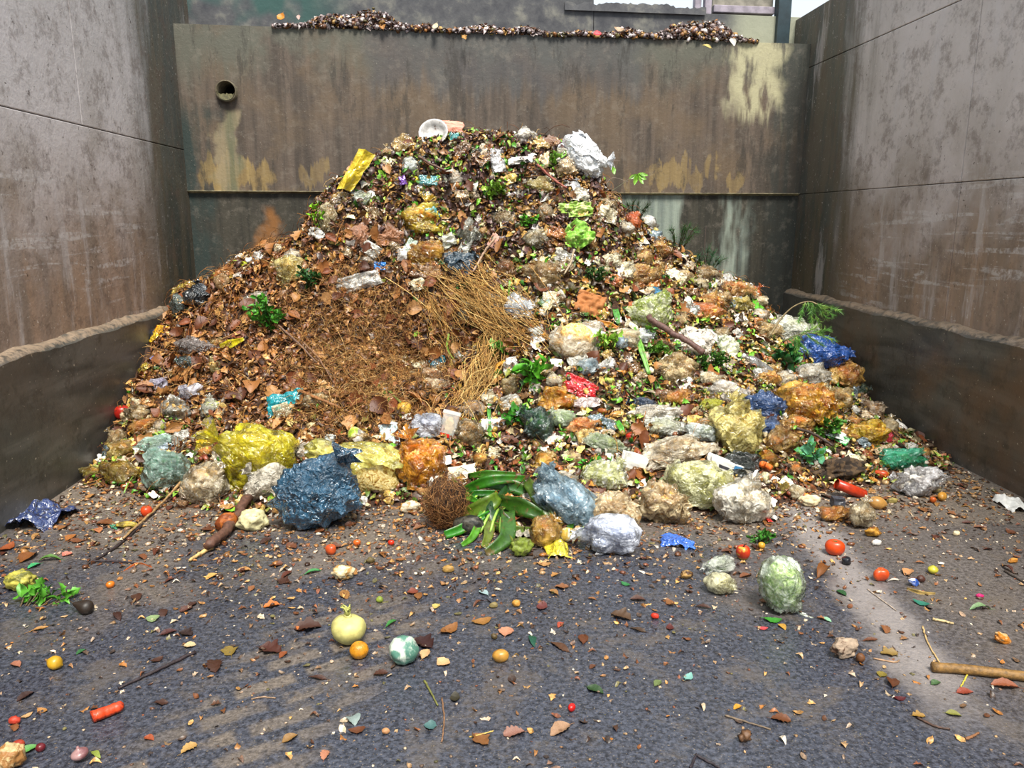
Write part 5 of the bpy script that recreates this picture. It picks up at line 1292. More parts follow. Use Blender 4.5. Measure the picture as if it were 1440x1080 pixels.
stick([(1295, 880), (1303, 905), (1320, 933)], 1.3, 'pale curved straw near the wooden pole', 'b89a68', 'straw', 'straw')
stick([(1310, 871), (1325, 874), (1339, 877)], 2, 'short pale stick above the wooden pole', 'c0a878', 'stick', 'stick')
stick([(1354, 930), (1345, 948), (1340, 956)], 1.2, 'yellow straw bent over the wooden pole', 'b8a83c', 'straw', 'straw', .05)
stick([(622, 980), (625, 1010), (622, 1042)], 1.3, 'thin brown stalk standing out on mid floor', '7a5a40', 'twig', 'twig')
stick([(597, 957), (606, 972), (616, 991)], 1.6, 'olive stalk with a flower head on the floor', '6a6a34', 'stalk', 'stalk')
stick([(355, 982), (370, 979), (389, 981)], 1.3, 'short tan twig on the tyre track', '8a7058', 'twig', 'twig')
stick([(660, 1035), (676, 1031), (694, 1027)], 1.2, 'straw-coloured stem near the picture bottom', 'b89a50', 'straw', 'straw')
stick([(1018, 1005), (1050, 1014), (1082, 1025)], 1.5, 'grey-brown twig on the front floor', '6a5a48', 'twig', 'twig')
stick([(1287, 1008), (1310, 1020), (1333, 1025)], 1.8, 'crooked dark twig on the front floor below the pole', '4a3428', 'twig', 'twig')
stick([(1355, 1039), (1364, 1035), (1373, 1030)], 2, 'stubby brown twig at the front below the pole', '7a5234', 'twig', 'twig')
stick([(970, 1079), (974, 1068), (978, 1060)], 2, 'short upright fork of a dark twig at the bottom edge', '2a2228', 'twig', 'twig')
stick([(977, 1060), (992, 1068), (1010, 1079)], 2, 'long fork of a dark twig at the bottom edge', '30282c', 'twig', 'twig')
stick([(1226, 925), (1255, 930), (1262, 928)], 1.3, 'pinkish dry stem beside the pale track', '9a7a5c', 'twig', 'twig')
stick([(1410, 803), (1425, 812), (1440, 820)], 1.4, 'dark thin twig at the picture edge by the wall', '3a3028', 'twig', 'twig')
stick([(1218, 828), (1236, 842), (1258, 858)], 1.0, 'long pale fibre lying on the swept track', 'a89888', 'straw', 'straw')
stick([(540, 545), (552, 560), (568, 575)], 1.8, 'green and brown stalk on the hay', '5a7a30', 'stalk', 'stalk', .03)
stick([(420, 558), (450, 570), (482, 584)], 2.4, 'long pale brown branch in the rusty leaves', '8a5c34', 'stick', 'stick', .05)
stick([(395, 468), (420, 490), (448, 520)], 1.6, 'bent twig in the leaf slope', '6a5040', 'twig', 'twig', .05)
stick([(430, 492), (452, 515), (470, 545)], 1.6, 'second bent twig in the leaf slope lower down', '74543c', 'twig', 'twig', .05)
stick([(697, 347), (680, 370), (666, 395)], 1.8, 'pale bent twig poking out of the upper slope', 'a88c74', 'twig', 'twig', .06)
stick([(806, 362), (802, 380), (793, 396)], 1.6, 'thin pale stalk hanging under the lettuce', 'a89478', 'stalk', 'stalk', .05)
stick([(590, 232), (608, 243), (628, 252)], 2.2, 'dark twig below the crest', '5a4034', 'twig', 'twig', .05)
stick([(755, 243), (775, 262), (796, 276)], 1.8, 'reddish stem on the upper slope', '8a4a3c', 'twig', 'twig', .05)
stick([(1116, 612), (1140, 620), (1166, 636)], 2.4, 'dark stick lying below the golden bag', '3a2c24', 'stick', 'stick', .05)
def air(u, v, D): return CC + ray(u, v) * D
def air_stick(pts, r, label, col, name='twig', leaves=(), cat='twig', needles=None, leafc='6a9a2c'):
    P = np.array([air(*p) for p in pts]); c0 = P[0]; path = curve_pts(P, 20) - c0
    root = empty(name, Matrix.Translation(c0)); tag(root, label, cat)
    V, F = tube(path, np.linspace(r, r * .5, 20), 6, wob=.1); link('stem', make_mesh('stem', V, F, True, mats=m_solid(col, .6, .3, .4, 60)), root)
    rr = np.random.default_rng(nseed())
    for (i, L, ang) in leaves:
        d = unit(CR * math.cos(ang) + CU * math.sin(ang)); nn = unit(-CF + rr.normal(0, .3, 3)); b = np.cross(nn, d); tv, tf = leaf_tpl(8, .2, .3, .5, 0, .4, i)
        link('leaf', make_mesh('leaf', (tv[:, :1] + .5) * L * d + tv[:, 1:2] * L * b + tv[:, 2:] * L * nn + path[i], tf, True, mats=m_solid(leafc, .4, .3, .2, 40)), root)
    if needles:
        lv = []
        for (i, ang, L, cnt) in needles:
            d = unit(CR * math.cos(ang) + CU * math.sin(ang)); 
            for q in range(cnt):
                s = rr.uniform(0, 1); c = path[i] + d * s * L; d2 = unit(d * .8 + rr.normal(0, .45, 3)); s2 = unit(np.cross(d2, rr.normal(0, 1, 3))) * .0018; l2 = .05 * rr.uniform(.7, 1.1)
                lv.append((np.array([c - s2, c + s2, c + d2 * l2, c + np.cross(d2, s2)]), np.array([(0, 1, 2), (1, 3, 2), (3, 0, 2)])))
            a, b = tube(np.array([path[i], path[i] + d * L * .5, path[i] + d * L]), .002, 4); lv.append((np.array(a), np.array([f[:3] for f in b if len(f) == 4] + [(f[0], f[2], f[3]) for f in b if len(f) == 4])))
        V = np.concatenate([a for a, b in lv]); off = np.cumsum([0] + [len(a) for a, b in lv[:-1]]); F = np.concatenate([b + o for (a, b), o in zip(lv, off)])
        link('needles', make_mesh('needles', V, F, False, mats=m_solid('4f8030', .45, .4, 0, 30, .4, '84a048', .55)), root)
    return root
air_stick([(1080, 475, 5.2), (1100, 446, 5.2), (1118, 430, 5.15), (1137, 424, 5.1), (1150, 428, 5.05)], .007, 'arching conifer branch over the speckled bag by the wall', '8a7a58', 'conifer_branch', cat='branch',
          needles=[(13, -1.9, .14, 90), (14, -1.4, .16, 90), (15, -1.2, .15, 80), (17, -.9, .13, 80), (18, -.6, .13, 90), (19, -.3, .15, 110), (16, -1.6, .12, 70)])
air_stick([(1100, 480, 5.0), (1125, 470, 4.95), (1150, 468, 4.9)], .004, 'flat conifer sprig lying over the royal blue bag', '6a6a3c', 'conifer_branch', cat='branch',
          needles=[(3, -.5, .12, 90), (6, -.8, .13, 90), (9, .4, .12, 80), (12, -.6, .14, 90), (15, .2, .12, 90), (18, -.4, .13, 90), (8, -1.6, .10, 60)])
air_stick([(838, 232, 6.3), (850, 226, 6.3), (872, 226, 6.3)], .003, 'bare forked twig sticking out from the crest shoulder', '7a6a60')
air_stick([(850, 262, 6.3), (862, 250, 6.3), (884, 256, 6.3)], .003, 'second bare twig below the forked twig on the shoulder', '847468')
air_stick([(850, 275, 6.3), (870, 262, 6.35), (890, 248, 6.4), (898, 244, 6.4)], .0028, 'twig with a bright green leaf cluster in front of the back wall', '5a5a40', 'leafy_twig', [(18, .10, -1.9), (18, .09, -.6), (19, .10, -1.2), (19, .08, -.2), (17, .08, -2.6)])
air_stick([(852, 262, 6.35), (860, 252, 6.35), (864, 246, 6.35)], .0024, 'tiny twig with one upright green leaf on the shoulder', '5a5a40', 'leafy_twig', [(19, .09, 1.7)])
air_stick([(992, 375, 6.7), (991, 345, 6.7), (993, 318, 6.7)], .004, 'upright dark twig rising at the far shoulder', '4a3c34')
air_stick([(985, 405, 6.6), (1010, 385, 6.6), (1020, 379, 6.6)], .003, 'thin twig jutting from the far slope', '7a6a50')
air_stick([(640, 205, 6.2), (625, 190, 6.2), (622, 176, 6.2)], .0025, 'fine curved stem rising from the crest', '8a7a64')
# ------------------------------------------------------------------ green plants in the heap
sprig(382, 438, 44, 58, 'bright green leafy weed growing out of the leaf slope', '3f8a26', n_st=8, leafsize=.06, dense=18, col2='6ab83a')
sprig(440, 388, 30, 42, 'dark green sprig beside the clear yellow bag', '2c5a24', n_st=6, leafsize=.05, dense=16)
sprig(742, 311, 30, 22, 'mossy green tuft on the upper slope', '5aa828', n_st=7, leafsize=.035, dense=14)
sheet(812, 333, 40, 40, 'frilly pale lettuce head on the upper slope', '8cc84a', 10, .6, .5, mat=m_solid('7cb040', .4, .35, .4, 30, .4, 'b4cc74', .56), name='lettuce', cat='lettuce', lift=.07, ridge=16, n=28, shape='oval')
sheet(808, 299, 48, 20, 'loose lettuce leaves above the frilly lettuce', '9ac050', 6, .6, .4, mat=m_solid('8cae48', .4, .35, .4, 30, .4, 'd0d498', .54), name='lettuce', cat='lettuce', lift=.06, ridge=16, n=28)
sprig(783, 226, 24, 20, 'light green celery tuft beside the red pepper', '7ab038', n_st=5, leafsize=.07, dense=6)
sprig(700, 268, 30, 28, 'grassy green tuft near the crest', '74a02c', n_st=7, leafsize=.06, dense=8)
sprig(890, 300, 44, 36, 'dark conifer sprig behind the orange bag', '2f5a2c', 'needle', 7, 'conifer_sprig', 'branch', .07, dense=14)
sprig(957, 330, 46, 28, 'conifer sprig on the far slope skyline', '3f6a38', 'needle', 7, 'conifer_sprig', 'branch', .07, dense=14)
sprig(992, 365, 44, 36, 'bluish conifer sprig at the far shoulder', '3a6a44', 'needle', 8, 'conifer_sprig', 'branch', .08, dense=14)
sprig(1000, 506, 50, 30, 'bushy dark green herb below the stained paper bag', '3a6a1e', n_st=9, leafsize=.035, dense=22)
sprig(1105, 500, 34, 40, 'dark broadleaf sprig beside the royal blue bag', '2c6a30', n_st=5, leafsize=.09, dense=8)
sprig(1162, 598, 40, 36, 'green weed clump below the golden bag', '4a8428', n_st=7, leafsize=.05, dense=12)
sprig(1138, 640, 26, 28, 'pale blue-green leafy cutting in the fringe', '70b890', n_st=4, leafsize=.09, dense=5, col2='50a040')
sprig(735, 585, 50, 22, 'strip of green grass beside the dark net-like bag', '3f8a24', n_st=8, leafsize=.07, dense=8)
sprig(748, 520, 28, 40, 'bright green stalk plant in the middle of the heap', '5aa82a', n_st=5, leafsize=.11, dense=5)
sprig(708, 495, 34, 26, 'limp green leaves beside the orange ring', '6aa03a', n_st=5, leafsize=.09, dense=5)
sprig(835, 652, 40, 16, 'small green sprig above the lime striped bag', '3f9a24', n_st=6, leafsize=.05, dense=6)
sprig(1072, 756, 34, 16, 'clump of green parsley on the floor below the white bag', '3c7a24', n_st=7, leafsize=.035, dense=12)
sprig(45, 838, 84, 30, 'trailing green weed lying flat on the floor', '5aa030', n_st=7, leafsize=.06, dense=7, updir=(.2, .35, .25))
sprig(855, 478, 36, 28, 'yellow-green leaf tuft by the powder-blue bag', '8ab838', n_st=6, leafsize=.07, dense=6)
sprig(655, 405, 24, 26, 'dark green tuft beside the upper hollow bags', '335c22', n_st=5, leafsize=.04, dense=12)
sprig(452, 305, 16, 40, 'bright lime trailing stem on the skyline slope', '86c81c', n_st=4, leafsize=.05, dense=8)
sprig(840, 385, 44, 30, 'dark green groundcover patch in the upper slope', '3c6428', n_st=8, leafsize=.04, dense=14)
sprig(920, 490, 40, 24, 'short grass patch between the stick and the leek stalk', '5a8a2a', n_st=8, leafsize=.05, dense=10)
# single strap leaves
strap([(888, 462), (898, 490), (911, 526)], 9, 'long light green leek stalk standing in the slope', '74b83c', lifts=[.06, .09, .05])
strap([(1057, 418), (1060, 434), (1065, 450)], 8, 'upright bright green leaf blade at the far shoulder', '5cc020', lifts=[.05, .08, .05])
strap([(972, 366), (985, 373), (998, 381)], 6, 'light green blade at the skyline of the far slope', '78b840', lifts=[.05, .06, .05])
strap([(864, 436), (866, 446), (868, 456)], 9, 'short green leaf blade by the brown paper', '4c9a30', lifts=[.05, .06, .05])
strap([(704, 402), (709, 412), (713, 424)], 3, 'thin bright green shoot beside the silvery bag', '80c020', lifts=[.06, .06, .04])
strap([(717, 396), (716, 408), (715, 420)], 3, 'second thin bright green shoot beside the silvery bag', '72b81c', lifts=[.06, .06, .04])
strap([(680, 494), (686, 508), (700, 532)], 7, 'curved dark green blade left of the orange ring'.replace(' left of', ' beside'), '3a7a1c', lifts=[.05, .06, .04])
strap([(530, 536), (542, 552), (554, 568)], 5, 'green blade lying on the hay', '3c8a2c', lifts=[.04, .05, .04], taper=(.3, 1, .4))
strap([(632, 470), (630, 490), (640, 508)], 3, 'yellow-green bent stem at the hollow', '90b02c', lifts=[.05, .06, .05])
strap([(928, 545), (925, 560), (927, 572)], 9, 'green and white leek end near the navy bag', 'a8cc60', lifts=[.05, .07, .05])
strap([(740, 575), (730, 584), (726, 592)], 5, 'short green blade above the foam piece', '3f9030', lifts=[.05, .06, .05])
strap([(690, 560), (688, 580), (690, 600)], 5, 'green stalk beside the clear bag of yellow', '5aa040', lifts=[.05, .06, .05])
strap([(866, 592), (872, 602), (876, 612)], 8, 'folded green leaf above the sage wrapper', '58b830', lifts=[.05, .06, .04])
strap([(770, 660), (776, 668), (786, 676)], 7, 'short bright leek blade behind the slate-grey bag', '4ca024', lifts=[.05, .06, .05])
strap([(1160, 608), (1175, 615), (1188, 622)], 12, 'shiny green packet strip in the fringe below the weed clump', '2fb040', 'wrapper', 'wrapper', [.05, .06, .05], 'e8f0e8', (1, 1, 1))
strap([(180, 692), (190, 678), (198, 664)], 2, 'thin green stem leaning on the olive-brown bag', '7ab038', 'flower_stalk', 'stalk', [.05, .09, .08])
strap([(1080, 655), (1073, 640), (1060, 632)], 2, 'thin pale stem by the mustard bag', 'b0a860', 'flower_stalk', 'stalk', [.05, .06, .05])

# ------------------------------------------------------------------ sheets, wrappers and scraps of film on the heap
M_YEL = m_film('d8bc28', 1, .05, '8a6a14', .35, .25)
def yellow_sleeve():
    D0 = min(surf(485, 266)[1], surf(500, 250)[1], surf(515, 240)[1]) - .12
    A = np.array([air(u, v, D0) for u, v in ((474, 266), (493, 268), (526, 216), (504, 208))]); n = unit(np.cross(A[1] - A[0], A[3] - A[0])); n = -n if n @ CF > 0 else n; c0 = A.mean(0)
    V = []; m = 16
    for i in range(m + 1):
        for j in range(m + 1):
            a, b = i / m, j / m; p = A[0] * (1 - a) * (1 - b) + A[1] * a * (1 - b) + A[2] * a * b + A[3] * (1 - a) * b
            q = np.array([[a * 3, b * 4, 1.7]]); V.append(p - c0 + n * (.05 * (abs(a - .42) * -2 + .5) + .03 * fbm(q, 1.0, 3, 2)[0]) + (A[1] - A[0]) * .08 * fbm(q, 1.3, 8, 2)[0])
    V = np.array(V); idx = np.arange((m + 1) ** 2).reshape(m + 1, m + 1); F = np.stack([idx[:-1, :-1], idx[1:, :-1], idx[1:, 1:], idx[:-1, 1:]], -1).reshape(-1, 4)
    nv = len(V); back = V - n * .035 + n * .03 * np.array([[max(abs(i / m - .5), abs(j / m - .5)) * 2] for i in range(m + 1) for j in range(m + 1)]) ** 4
    rim = np.concatenate([idx[0, :], idx[1:, -1], idx[-1, -2::-1], idx[-2:0:-1, 0]]); R2 = np.roll(rim, -1)
    F = np.vstack([F, F[:, ::-1] + nv, np.stack([rim, R2, R2 + nv, rim + nv], -1)])
    o = link('yellow_sleeve', make_mesh('yellow_sleeve', np.vstack([V, back]), F, False, mats=M_YEL), None, Matrix.Translation(c0)); tag(o, 'folded bright yellow plastic sleeve standing on the skyline', 'plastic sleeve')
yellow_sleeve()
M_PAPER = lambda c: m_solid(c, .7, .12, .3, 30, .3)
sheet(405, 571, 52, 30, 'turquoise torn film in the rusty leaves', '12909a', 12, .3, .2, 1, .05, lift=.05, ridge=10)
sheet(614, 512, 30, 16, 'teal film edge in the dark hollow', '0f6a80', 20, .25, .2, 1, .05, lift=.04)
sheet(504, 399, 66, 22, 'rolled silvery-white film tube on the hay', 'b8b4ac', 16, .3, .8, .95, .3, dcol='4a4a48', lift=.06, ridge=12)
sheet(361, 425, 40, 22, 'clear torn film beside the green weed', 'c0b8a8', 20, .25, .4, .6, .15, lift=.04)
sheet(225, 636, 46, 22, 'pale blue film flap over the mint bag', 'c0d4e0', -8, .15, .3, .92, .05, lift=.08)
sheet(549, 615, 26, 32, 'white and pale cyan tissue above the torn bag', 'd4e6ea', 10, .3, .3, 1, .02, lift=.08, mat=M_PAPER('d0e4e8'), name='tissue', cat='tissue')
sheet(824, 569, 46, 15, 'pinkish translucent film oval in the fringe', 'd8c8c4', 8, .12, .3, .7, .05, shape='oval', lift=.06)
sheet(813, 547, 50, 26, 'glossy red torn film in mid heap', 'b8141c', -25, .35, .3, 1, .05, lift=.05, ridge=10)
sheet(828, 430, 40, 32, 'crumpled sheet of brown paper on the slope', 'a8683a', -20, .35, .4, mat=M_PAPER('a46a3c'), name='paper_scrap', cat='paper', lift=.05, ridge=10)
sheet(890, 434, 36, 18, 'rusty brown wrapper beside the lime-striped bag', 'a05a34', 8, .3, .4, mat=M_PAPER('9a5834'), name='paper_scrap', cat='paper', lift=.04)
sheet(633, 181, 38, 16, 'salmon-pink paper sheet on the crest', 'e0907c', -6, .2, .4, mat=M_PAPER('dc9480'), name='paper_scrap', cat='paper', lift=.06, face=.8)
sheet(639, 195, 14, 11, 'tiny teal triangle of film on the crest', '2f8a88', 0, .2, .3, 1, 0, lift=.06, face=.8)
sheet(700, 228, 20, 36, 'hanging strip of white film under the crest', 'd4d2d2', 8, .3, .4, .85, .1, lift=.06)
sheet(731, 228, 32, 10, 'curved white film band beside the hanging strip', 'e4dcd2', 6, .2, .7, .95, .1, lift=.06)
sheet(535, 376, 17, 12, 'bright blue crumpled scrap on the leaf slope', '1f78c8', 0, .35, .3, 1, .02, lift=.05)
sheet(606, 300, 22, 20, 'turquoise speckled scrap above the wide yellow bag', '5aa0a0', 20, .35, .3, 1, .1, lift=.05)
sheet(603, 256, 26, 14, 'small teal scrap under the grey-white film bag', '4a8a8c', 0, .35, .3, 1, .1, lift=.05)
sheet(567, 256, 10, 14, 'purple petal-like scrap near the crest', '7848a8', 15, .3, .3, 1, 0, lift=.05)
sheet(655, 346, 14, 40, 'twisted pale film strand in the upper slope', 'b8b8ac', -25, .3, .5, .85, .15, lift=.06)
sheet(695, 340, 12, 20, 'orange and white paper strip in the upper slope', 'd89878', -30, .2, .3, mat=M_PAPER('d0a090'), name='paper_scrap', cat='paper', lift=.05)
sheet(630, 340, 22, 18, 'angular pale film corner below the wide yellow bag', 'c4c4b0', 30, .2, .3, .9, .1, lift=.06)
sheet(577, 350, 14, 26, 'grey-green leaf-like wrapper beside the amber lumpy bag', '8a9a8a', -25, .2, .4, .95, .1, lift=.07)
sheet(1021, 494, 30, 34, 'pale green funnel-shaped film beside the herb', 'd4d8b8', -15, .25, .6, .9, .1, lift=.07)
sheet(233, 467, 30, 14, 'yellow and red snack packet by the wall ledge', 'd8a01c', -16, .2, .3, 1, .02, name='snack_packet', cat='packet', lift=.05)
sheet(225, 479, 24, 16, 'second yellow and red snack packet just below the first', 'd8b424', -28, .2, .3, 1, .02, name='snack_packet', cat='packet', lift=.05)
sheet(236, 463, 32, 4, 'red edge strip of the upper snack packet', 'c8201c', -14, .1, .2, 1, 0, lift=.06)
sheet(217, 471, 14, 5, 'blue scrap beside the snack packets', '4a6aa8', 30, .2, .2, 1, 0, lift=.05)
sheet(220, 507, 12, 10, 'bluish-violet scrap near the wall foot', '6a7ac0', 0, .3, .3, 1, .05, lift=.05)
sheet(207, 522, 20, 18, 'ochre torn film at the wall', 'a08a2c', -40, .3, .4, .9, .1, lift=.05)
sheet(262, 408, 40, 14, 'ochre net scrap above the black glossy bag', 'b09a44', 8, .4, .3, .9, .2, lift=.05)
sheet(1280, 612, 62, 15, 'brick-red flattened packet near the wall', 'a83420', -4, .15, .4, 1, .12, name='snack_packet', cat='packet', lift=.08)
sheet(1295, 607, 14, 8, 'white and blue label scrap on the brick-red packet', 'd8dce8', 10, .2, .2, 1, .02, lift=.12)
sheet(1314, 624, 34, 15, 'yellow crumpled film near the wall', 'e0b420', 0, .3, .3, 1, .04, lift=.08)
sheet(1323, 610, 22, 17, 'amber translucent film standing by the wall', '9a7a20', 0, .2, .6, .8, .1, lift=.08)
sheet(1172, 614, 28, 14, 'white label with green print on the fringe', 'e4ece4', -18, .12, .2, 1, .02, lift=.09)
sheet(952, 765, 46, 10, 'shiny blue wrapper strip on the floor', '2f62c0', -14, .25, .4, 1, 0, name='wrapper', cat='wrapper', lift=.01)
sheet(968, 769, 15, 8, 'short blue and white wrapper end on the floor', '3a70c8', 0, .2, .4, 1, 0, name='wrapper', cat='wrapper', lift=.01)
sheet(1085, 731, 16, 10, 'white and red label scrap below the plump white bag', 'e0dcd8', -30, .2, .3, 1, .02, lift=.02)
sheet(1080, 734, 7, 7, 'bright red corner of the label scrap', 'c8201c', 0, .15, .2, 1, 0, lift=.03)
sheet(58, 732, 74, 26, 'dark blue and white foil packet on the floor by the wall', '2c3a66', -4, .3, .6, 1, .35, dcol='d0d4e0', name='foil_packet', cat='packet', lift=.01, ridge=12)
sheet(1424, 712, 34, 16, 'white crumpled paper at the picture edge by the wall', 'dcdad4', 0, .3, .4, mat=M_PAPER('d8d6d0'), name='paper_scrap', cat='paper', lift=.01)
sheet(784, 776, 34, 17, 'yellow cabbage leaf on the floor below the ochre bag', 'd8c838', 6, .25, .6, 1, .05, name='cabbage_leaf', cat='leaf', lift=.01)
sheet(651, 665, 40, 14, 'white rind with orange edge above the leek', 'e2d8c4', 10, .2, .5, mat=M_PAPER('dccfb4'), name='rind', cat='food scrap', lift=.06)
sheet(620, 652, 30, 12, 'white foam sheet with a red corner beside the orange-yellow bag', 'ece6e0', 14, .15, .3, mat=M_PAPER('e4dcd4'), name='foam_sheet', cat='foam', lift=.06)
sheet(613, 656, 12, 6, 'red strip of film beside the orange-yellow bag', 'd0281c', 20, .15, .3, 1, 0, lift=.08)
# ------------------------------------------------------------------ cartons, tubs, bottles, foam
W_ = m_solid('e2e0da', .55, .08, .15, 30); B_ = m_solid('3a78a8', .5, .1, .1, 30); K_ = m_solid('3a3a40', .6, .1, .1, 40)
carton(1018, 661, 54, 30, 'white and blue juice carton behind the cream-green bag', W_, .5, -24, 10, printed=[(B_, .35, .95, -.9, .9), (K_, -.6, .1, .1, .35)])
carton(890, 652, 32, 28, 'white square carton beside the lime striped bag', W_, .6, -22, 12, printed=[])
carton(830, 471, 38, 20, 'white paper carton resting in the open bag', W_, .5, -20, -10, printed=[(m_solid('a84a50', .5, .1, .1, 40), .35, .7, -.4, .3), (m_solid('4a62a8', .5, .1, .1, 40), .05, .3, -.4, .2)])
carton(694, 596, 32, 16, 'white foam block with a teal edge in the fringe', m_solid('eceeea', .7, .05, .2, 60, .3, '6aa89c', .66), .8, 4, name='foam_block', cat='foam', crush=.08)
carton(1178, 706, 16, 14, 'small dark plastic pot on the floor', m_solid('3a3c44', .4, .2, .2, 40), .9, 0, name='plastic_pot', cat='pot', crush=.08)
def tub():
    C, rx, ry, rz, D = place(631, 601, 24, 44, .6); X, Y, Z = rot_frame(math.radians(-14)); root = empty('plastic_tub', mat4(X, Y, Z, C)); tag(root, 'clear plastic tub with a red strip beside the silver clear bag', 'plastic tub')
    t = NT('clear_tub'); t.base((.9, .92, .9)); t.rough(.08); t.b.inputs['Alpha'].default_value = .35
    V, F = prism([(-rx, -ry), (rx, -ry), (rx, ry), (-rx, ry)], -rz, rz); V = [(x * (1 - .15 * (z < 0)), y * (1 - .15 * (z < 0)), z) for x, y, z in V]
    o = link('shell', make_mesh('shell', V, [f for i, f in enumerate(F) if i != 1], False, mats=t.m), root); md = o.modifiers.new('b', 'BEVEL'); md.width = rx * .3; md.segments = 3
    V2, F2 = prism([(-rx * 1.06, -ry * 1.06), (rx * 1.06, -ry * 1.06), (rx * 1.06, ry * 1.06), (-rx * 1.06, ry * 1.06)], rz * .96, rz * 1.03); link('rim', make_mesh('rim', V2, F2, False, mats=t.m), root)
    V3, F3 = ico(3); V3 = V3 * (1 + .2 * fbm(V3, 2, 4, 2))[:, None] * np.array([rx * .7, ry * .7, rz * .7]); link('leftovers', make_mesh('leftovers', V3, F3, True, mats=m_waste('b08a4a', 'e0c890', '4a7a2a')), root)
    V4, F4 = prism([(-rx * .8, -ry * 1.02), (rx * .3, -ry * 1.02), (rx * .3, -ry * .98), (-rx * .8, -ry * .98)], -rz * .6, -rz * .35); link('red_strip', make_mesh('red_strip', V4, F4, False, mats=m_solid('c8201a', .4, .1, 0, 20)), root)
tub()
def revolve_thing(px, py, w, h, label, prof, col, name, cat, roll=0, alpha=None, parts=(), pitch=0):
    C, rx, ry, rz, D = place(px, py, w, h, 1.0); C = clamp_room(C, rx); s = max(rx, rz)
    X, Y, Z = rot_frame(math.radians(roll)); cp, sp = math.cos(math.radians(pitch)), math.sin(math.radians(pitch)); Y, Z = Y * cp + Z * sp, Z * cp - Y * sp
    root = empty(name, mat4(X, Y, Z, C)); tag(root, label, cat)
    V, F = lathe(prof, 24); m = m_solid(shade(col, .7), .3, .25, .15, 30, .5, '5a3a28', .62)
    if alpha: m = m_film(col, alpha, .2, '6a5a40', .2, .2)
    link('body', make_mesh('body', V * s, F, True, mats=m), root)
    for (nm, pf, c) in parts: V, F = lathe(pf, 18); link(nm, make_mesh(nm, V * s, F, True, mats=m_solid(c, .4, .1, .1, 30)), root)
BOTTLE = [(.02, -1), (.28, -1), (.32, -.95), (.32, -.3), (.30, -.2), (.32, -.1), (.32, .35), (.2, .62), (.12, .72), (.12, .9)]
revolve_thing(1064, 512, 48, 30, 'crushed grey plastic bottle lying on the far slope', BOTTLE, '9a9a98', 'bottle', 'bottle', 58, .8, [('cap', [(.02, 1.0), (.15, 1.0), (.15, .86), (.02, .86)], 'd8d8d4')])
revolve_thing(1196, 688, 44, 24, 'orange-red open tube lying on the floor', [(.30, -1), (.33, -.98), (.33, .98), (.30, 1), (.27, .98), (.27, -.9), (.02, -.88)], 'c43a1c', 'plastic_tube', 'tube', -112, None, [('cap', [(.02, 1.08), (.12, 1.08), (.14, 1.0), (.14, .9), (.02, .9)], 'e0e4e8')])
revolve_thing(1190, 788, 13, 12, 'small black bottle cap on the floor beside the orange tomato', [(.02, .6), (.8, .6), (.9, .5), (.95, -.6), (.8, -.6), (.75, .4), (.02, .4)], '1e2028', 'bottle_stopper', 'stopper', 10)
revolve_thing(610, 188, 42, 26, 'round white plastic tray on the crest', [(.02, -.25), (.6, -.25), (.75, -.1), (.9, .15), (1, .18), (1, .22), (.88, .2), (.7, -.05), (.58, -.2), (.02, -.2)], 'd8d4d0', 'plastic_tray', 'tray', 12, pitch=62)
revolve_thing(922, 365, 10, 9, 'small red cup on the far slope', [(.02, -.8), (.6, -.8), (1, .8), (.9, .8), (.5, -.6), (.02, -.6)], 'c82424', 'cup', 'cup', 60)
revolve_thing(960, 360, 18, 9, 'white plastic lid on the far slope skyline', [(.02, .1), (.9, .1), (1, 0), (1, -.2), (.94, -.2), (.9, 0), (.02, 0)], 'ece8e4', 'plastic_disc', 'plastic lid', 8)
# ------------------------------------------------------------------ fruit and vegetables on the heap
fruit(568, 575, 25, 22, 'wrinkled orange ball-shaped squash below the hay', 'c89024', 'round', 'e0b850', .55, name='squash', cat='squash', rib=9, bumpy=.1)
fruit(170, 581, 22, 21, 'red apple at the wall edge of the heap', 'b8261a', 'apple', 'd86a3a', .6, name='apple', cat='apple', stem='stalk')
fruit(887, 615, 15, 14, 'red tomato beside the milky clear bag', 'c8301c', 'tomato', stem='calyx')
fruit(912, 659, 14, 13, 'red tomato wedged by the white square carton', 'c82a18', 'tomato', stem='calyx')
fruit(791, 218, 14, 13, 'red pepper near the crest-end white bag', 'c41a2c', 'tomato', name='pepper', cat='pepper', stem='stalk', rib=4)
fruit(585, 253, 13, 12, 'yellow lemon below the crest', 'd8cc20', 'lemon', name='lemon', cat='lemon')
fruit(550, 255, 9, 9, 'small orange kumquat below the crest', 'd88a20', 'round', name='kumquat', cat='fruit')
fruit(543, 264, 11, 10, 'small yellow fruit below the crest', 'd8a820', 'round', name='plum', cat='fruit')
fruit(480, 337, 12, 10, 'orange mandarin on the upper leaf slope', 'dc8420', 'round', name='mandarin', cat='fruit', stem='dot')
fruit(868, 583, 24, 11, 'flat tan potato slice in the fringe', 'd09a50', 'round', name='potato', cat='potato')
fruit(847, 578, 16, 10, 'brown potato under the pinkish film', 'a8602c', 'round', name='potato', cat='potato')
fruit(962, 700, 10, 9, 'orange-red tomato under the cream-green bag', 'd8481c', 'tomato', stem='calyx')
fruit(858, 535, 13, 10, 'pale yellow-green lime half in mid heap', 'c8d068', 'round', name='lime', cat='fruit')
fruit(1234, 707, 30, 18, 'tan potato lying near the wall side floor', 'c8944c', 'lemon', 'a06a30', .6, roll=78, name='potato', cat='potato')
fruit(1325, 698, 18, 12, 'orange-tan potato beside the crumpled clear bag', 'd89a3c', 'round', name='potato', cat='potato')
fruit(1312, 703, 9, 8, 'tiny orange tomato beside the orange-tan potato', 'd8641c', 'tomato')
